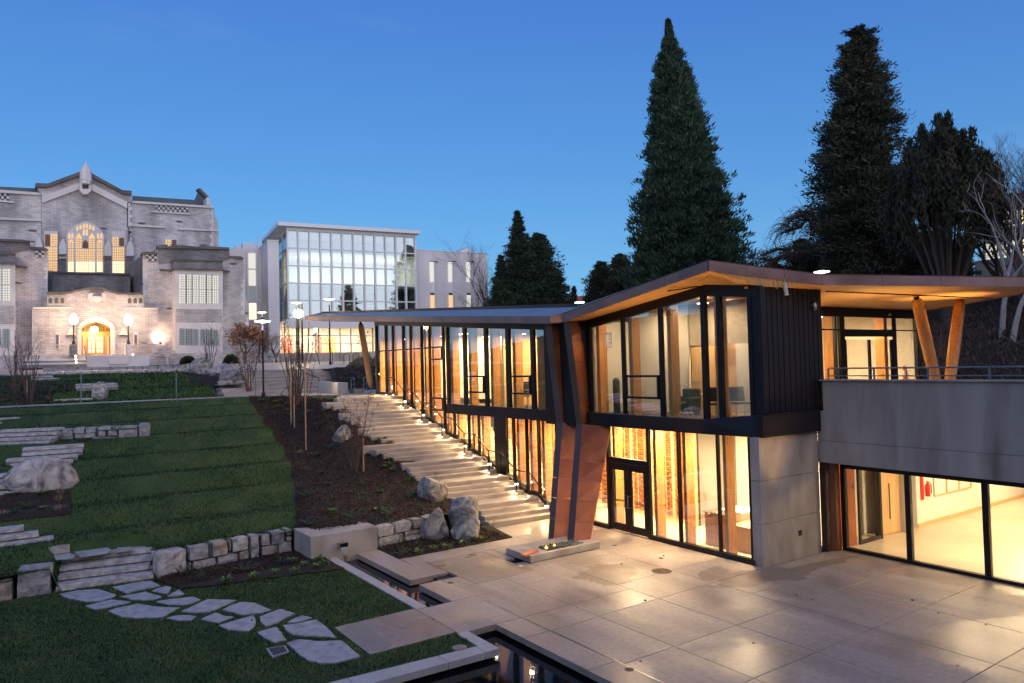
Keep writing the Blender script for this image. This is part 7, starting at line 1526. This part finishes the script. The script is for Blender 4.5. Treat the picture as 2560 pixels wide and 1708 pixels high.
p = VY(1400+2065/3.267, 640+400/3.267, 12.4); th = thing('security_camera', 'small silver security camera on the dark cladding near the entrance', 'security camera', p); MB().tube([(p[0],12.44,p[2]),(p[0],12.36,p[2])], .03, 8).build('mount', M_['steel'], th); MB().lathe([(.05,-.1),(.06,0),(.04,.1)], (p[0],12.34,p[2]-.05), 12).build('housing', M_['steel'], th)
p = VY(1980+990/4.052, 640+595/4.052, EY-.1); th = MB().lathe([(.04,-.05),(.06,0),(.03,.05)], (p[0],p[1],p[2]), 10).build('dome_camera', M_['steel']); tag(th, 'small dome camera above the sliding doors', 'security camera')
# ================================================================== planter bench, hoops, blocks
a, b = VP(760,893+0,(18.2,47),(1,0)), None
P1, P2 = G(560+1625/5.227, 880+545/5.227, 4.14), G(560+1215/5.227, 880+505/5.227, 4.14); P2 = P1+(P2-P1)*.62; dv = (P2-P1)[:2]/np.linalg.norm((P2-P1)[:2]); nv = np.array([dv[1], -dv[0]]); 
zt_ = DP(560+1625/5.227, 880+400/5.227, math.hypot(P1[0],P1[1]))[2]; P0_ = G(560+1490/5.227, 880+550/5.227, 4.14)
pb_ = thing('concrete_bench', 'long pale concrete bench block at the top of the stair, lit from beside', 'bench', P1)
MB().prism([tuple(P1[:2]), tuple(P0_[:2]), tuple(P0_[:2]+dv*np.linalg.norm((P2-P1)[:2])), tuple(P2[:2])], 4.12, zt_).build('bench_block', M_['kerb'], pb_, bevel=.02)
def hoop(px0, px1, py, pyt, label, dist=None):
    b_ = G(560+px0/5.227, 880+py/5.227, 4.12); e_ = G(560+px1/5.227, 880+py/5.227, 4.12); D = math.hypot(b_[0],b_[1]); z = DP(600, 880+pyt/5.227, D)[2]+.55
    z = DP(560+(px0+px1)/10.454, 880+pyt/5.227, D)[2]; r = np.linalg.norm(e_-b_)/2; c = (b_+e_)/2; u = (e_-b_)/np.linalg.norm(e_-b_)
    pts = [b_-[0,0,.05], [b_[0],b_[1],z-r]]+[c+u*r*-math.cos(t)+np.array([0,0,z-r-4.12+r*math.sin(t)]) for t in [math.pi*k/8 for k in range(1,8)]]+[[e_[0],e_[1],z-r], e_-[0,0,.05]]
    th = thing('bike_rack_hoop', label, 'bike rack', c, 'bike rack hoops'); MB().tube([tuple(q) for q in pts], .025, 8).build('hoop', M_['steel'], th)
    zz_ = (4.12+z)/2; MB().tube([(b_[0],b_[1],zz_),(e_[0],e_[1],zz_)], .02, 6).build('crossbar', M_['steel'], th)
hoop(1662,1704,508,335,'left steel bike hoop beside the concrete bench'); hoop(1826,1868,508,328,'right steel bike hoop beside the leaning timber column')
for i, px in enumerate((865,888,912,985,1010)):
    b_ = foot(px, 63, 5.95); th = thing('bike_rack_hoop', 'distant bike hoop, %s of five in front of the white building' % ('first','second','third','fourth','fifth')[i], 'bike rack', b_, 'distant bike hoops'); MB().tube([(b_[0]-.25,b_[1],b_[2]),(b_[0]-.25,b_[1],b_[2]+.7),(b_[0]-.12,b_[1],b_[2]+.88),(b_[0]+.12,b_[1],b_[2]+.88),(b_[0]+.25,b_[1],b_[2]+.7),(b_[0]+.25,b_[1],b_[2])], .03, 6).build('hoop', M_['rail'], th)
for i, (a0, a1, b0, b1, Y) in enumerate(((840,950,220,312,56),(1070,1195,292,400,51))):
    p0, p1 = VY(560+a0/5.227, 880+b1/5.227, Y), VY(560+a1/5.227, 880+b0/5.227, Y); o = MB().box(p0[0],p1[0],Y,Y+1.4,p0[2]-.4,p1[2]).build('concrete_seat_block', M_['conc_dark'], bevel=.02); tag(o, ('upper concrete seat block beside the broad steps','lower concrete seat block beside the broad steps')[i], 'seat block')
for i, (a, y0_, y1_, Y) in enumerate(((1240,510,340,47),(1145,400,240,52))):
    p0, p1 = VY(560+a/5.227, 880+y0_/5.227, Y), VY(560+a/5.227, 880+y1_/5.227, Y); o = MB().tube([tuple(p0), tuple(p1), (p1[0]-.5,Y+1.2,p1[2]+.35)], .03, 6).build('step_handrail', M_['rail']); tag(o, ('lower thin handrail by the broad concrete steps','upper thin handrail by the broad concrete steps')[i], 'handrail')
for nm, (X_, Y_, z_), pw in (('bollard', (17.9,48.6,4.35), 30), ('bollard', (19.3,55.2,5.5), 30)):
    o = MB().lathe([(.05,-.05),(.09,0),(.05,.06)], (X_,Y_,z_), 8).build('recessed_lamp', M_['steplamp']); tag(o, 'small bright recessed lamp %s' % ('beside the bench' if Y_ < 50 else 'on the upper seat block'), 'lamp'); light('recessed_light', 'POINT', (X_-.3,Y_-.3,z_+.1), pw, WARM2, o, .1)
light('landing_light', 'POINT', (15.2,40.5,5.2), 45, WARM2, pb_, .15); light('landing_light', 'POINT', (16.2,36.2,4.5), 20, WARM2, pb_, .1)
# bicycles by the library corner
def bicycle(x, y, z, rz, label):
    th = thing('bicycle', label, 'bicycle', (x,y,z)); R = .34
    for cx in (-.52,.52):
        w = MB(); w.tube([(x+cx+R*math.cos(t), y, z+R+R*math.sin(t)) for t in [2*math.pi*k/20 for k in range(21)]], .02, 6, False); w.build('wheel', M_['steel'], th)
    f = MB()
    for p_, q_ in (((-.52,R),(-.12,.32)),((-.12,.32),(-.22,.85)),((-.52,R),(-.2,.75)),((-.12,.32),(.4,.75)),((-.2,.75),(.38,.82)),((.36,.95),(.52,R))): f.tube([(x+p_[0],y,z+p_[1]),(x+q_[0],y,z+q_[1])], .02, 6)
    f.build('frame', M_['bluerail'], th); MB().tube([(x+.36,y-.25,z+.97),(x+.36,y,z+.95),(x+.36,y+.25,z+.97)], .015, 6).build('handlebar', M_['steel'], th); MB().box(x-.32,x-.1,y-.07,y+.07,z+.85,z+.9).build('saddle', M_['plastic'], th); th.rotation_euler.z = rz
for i, px in enumerate((646,660,678)): b_ = foot(px, 70, 5.95); bicycle(b_[0], b_[1], b_[2], (.2,-.4,.1)[i], ('leftmost parked bicycle beside the library corner','middle parked bicycle at the rack by the library corner','rightmost parked bicycle by the library corner')[i])
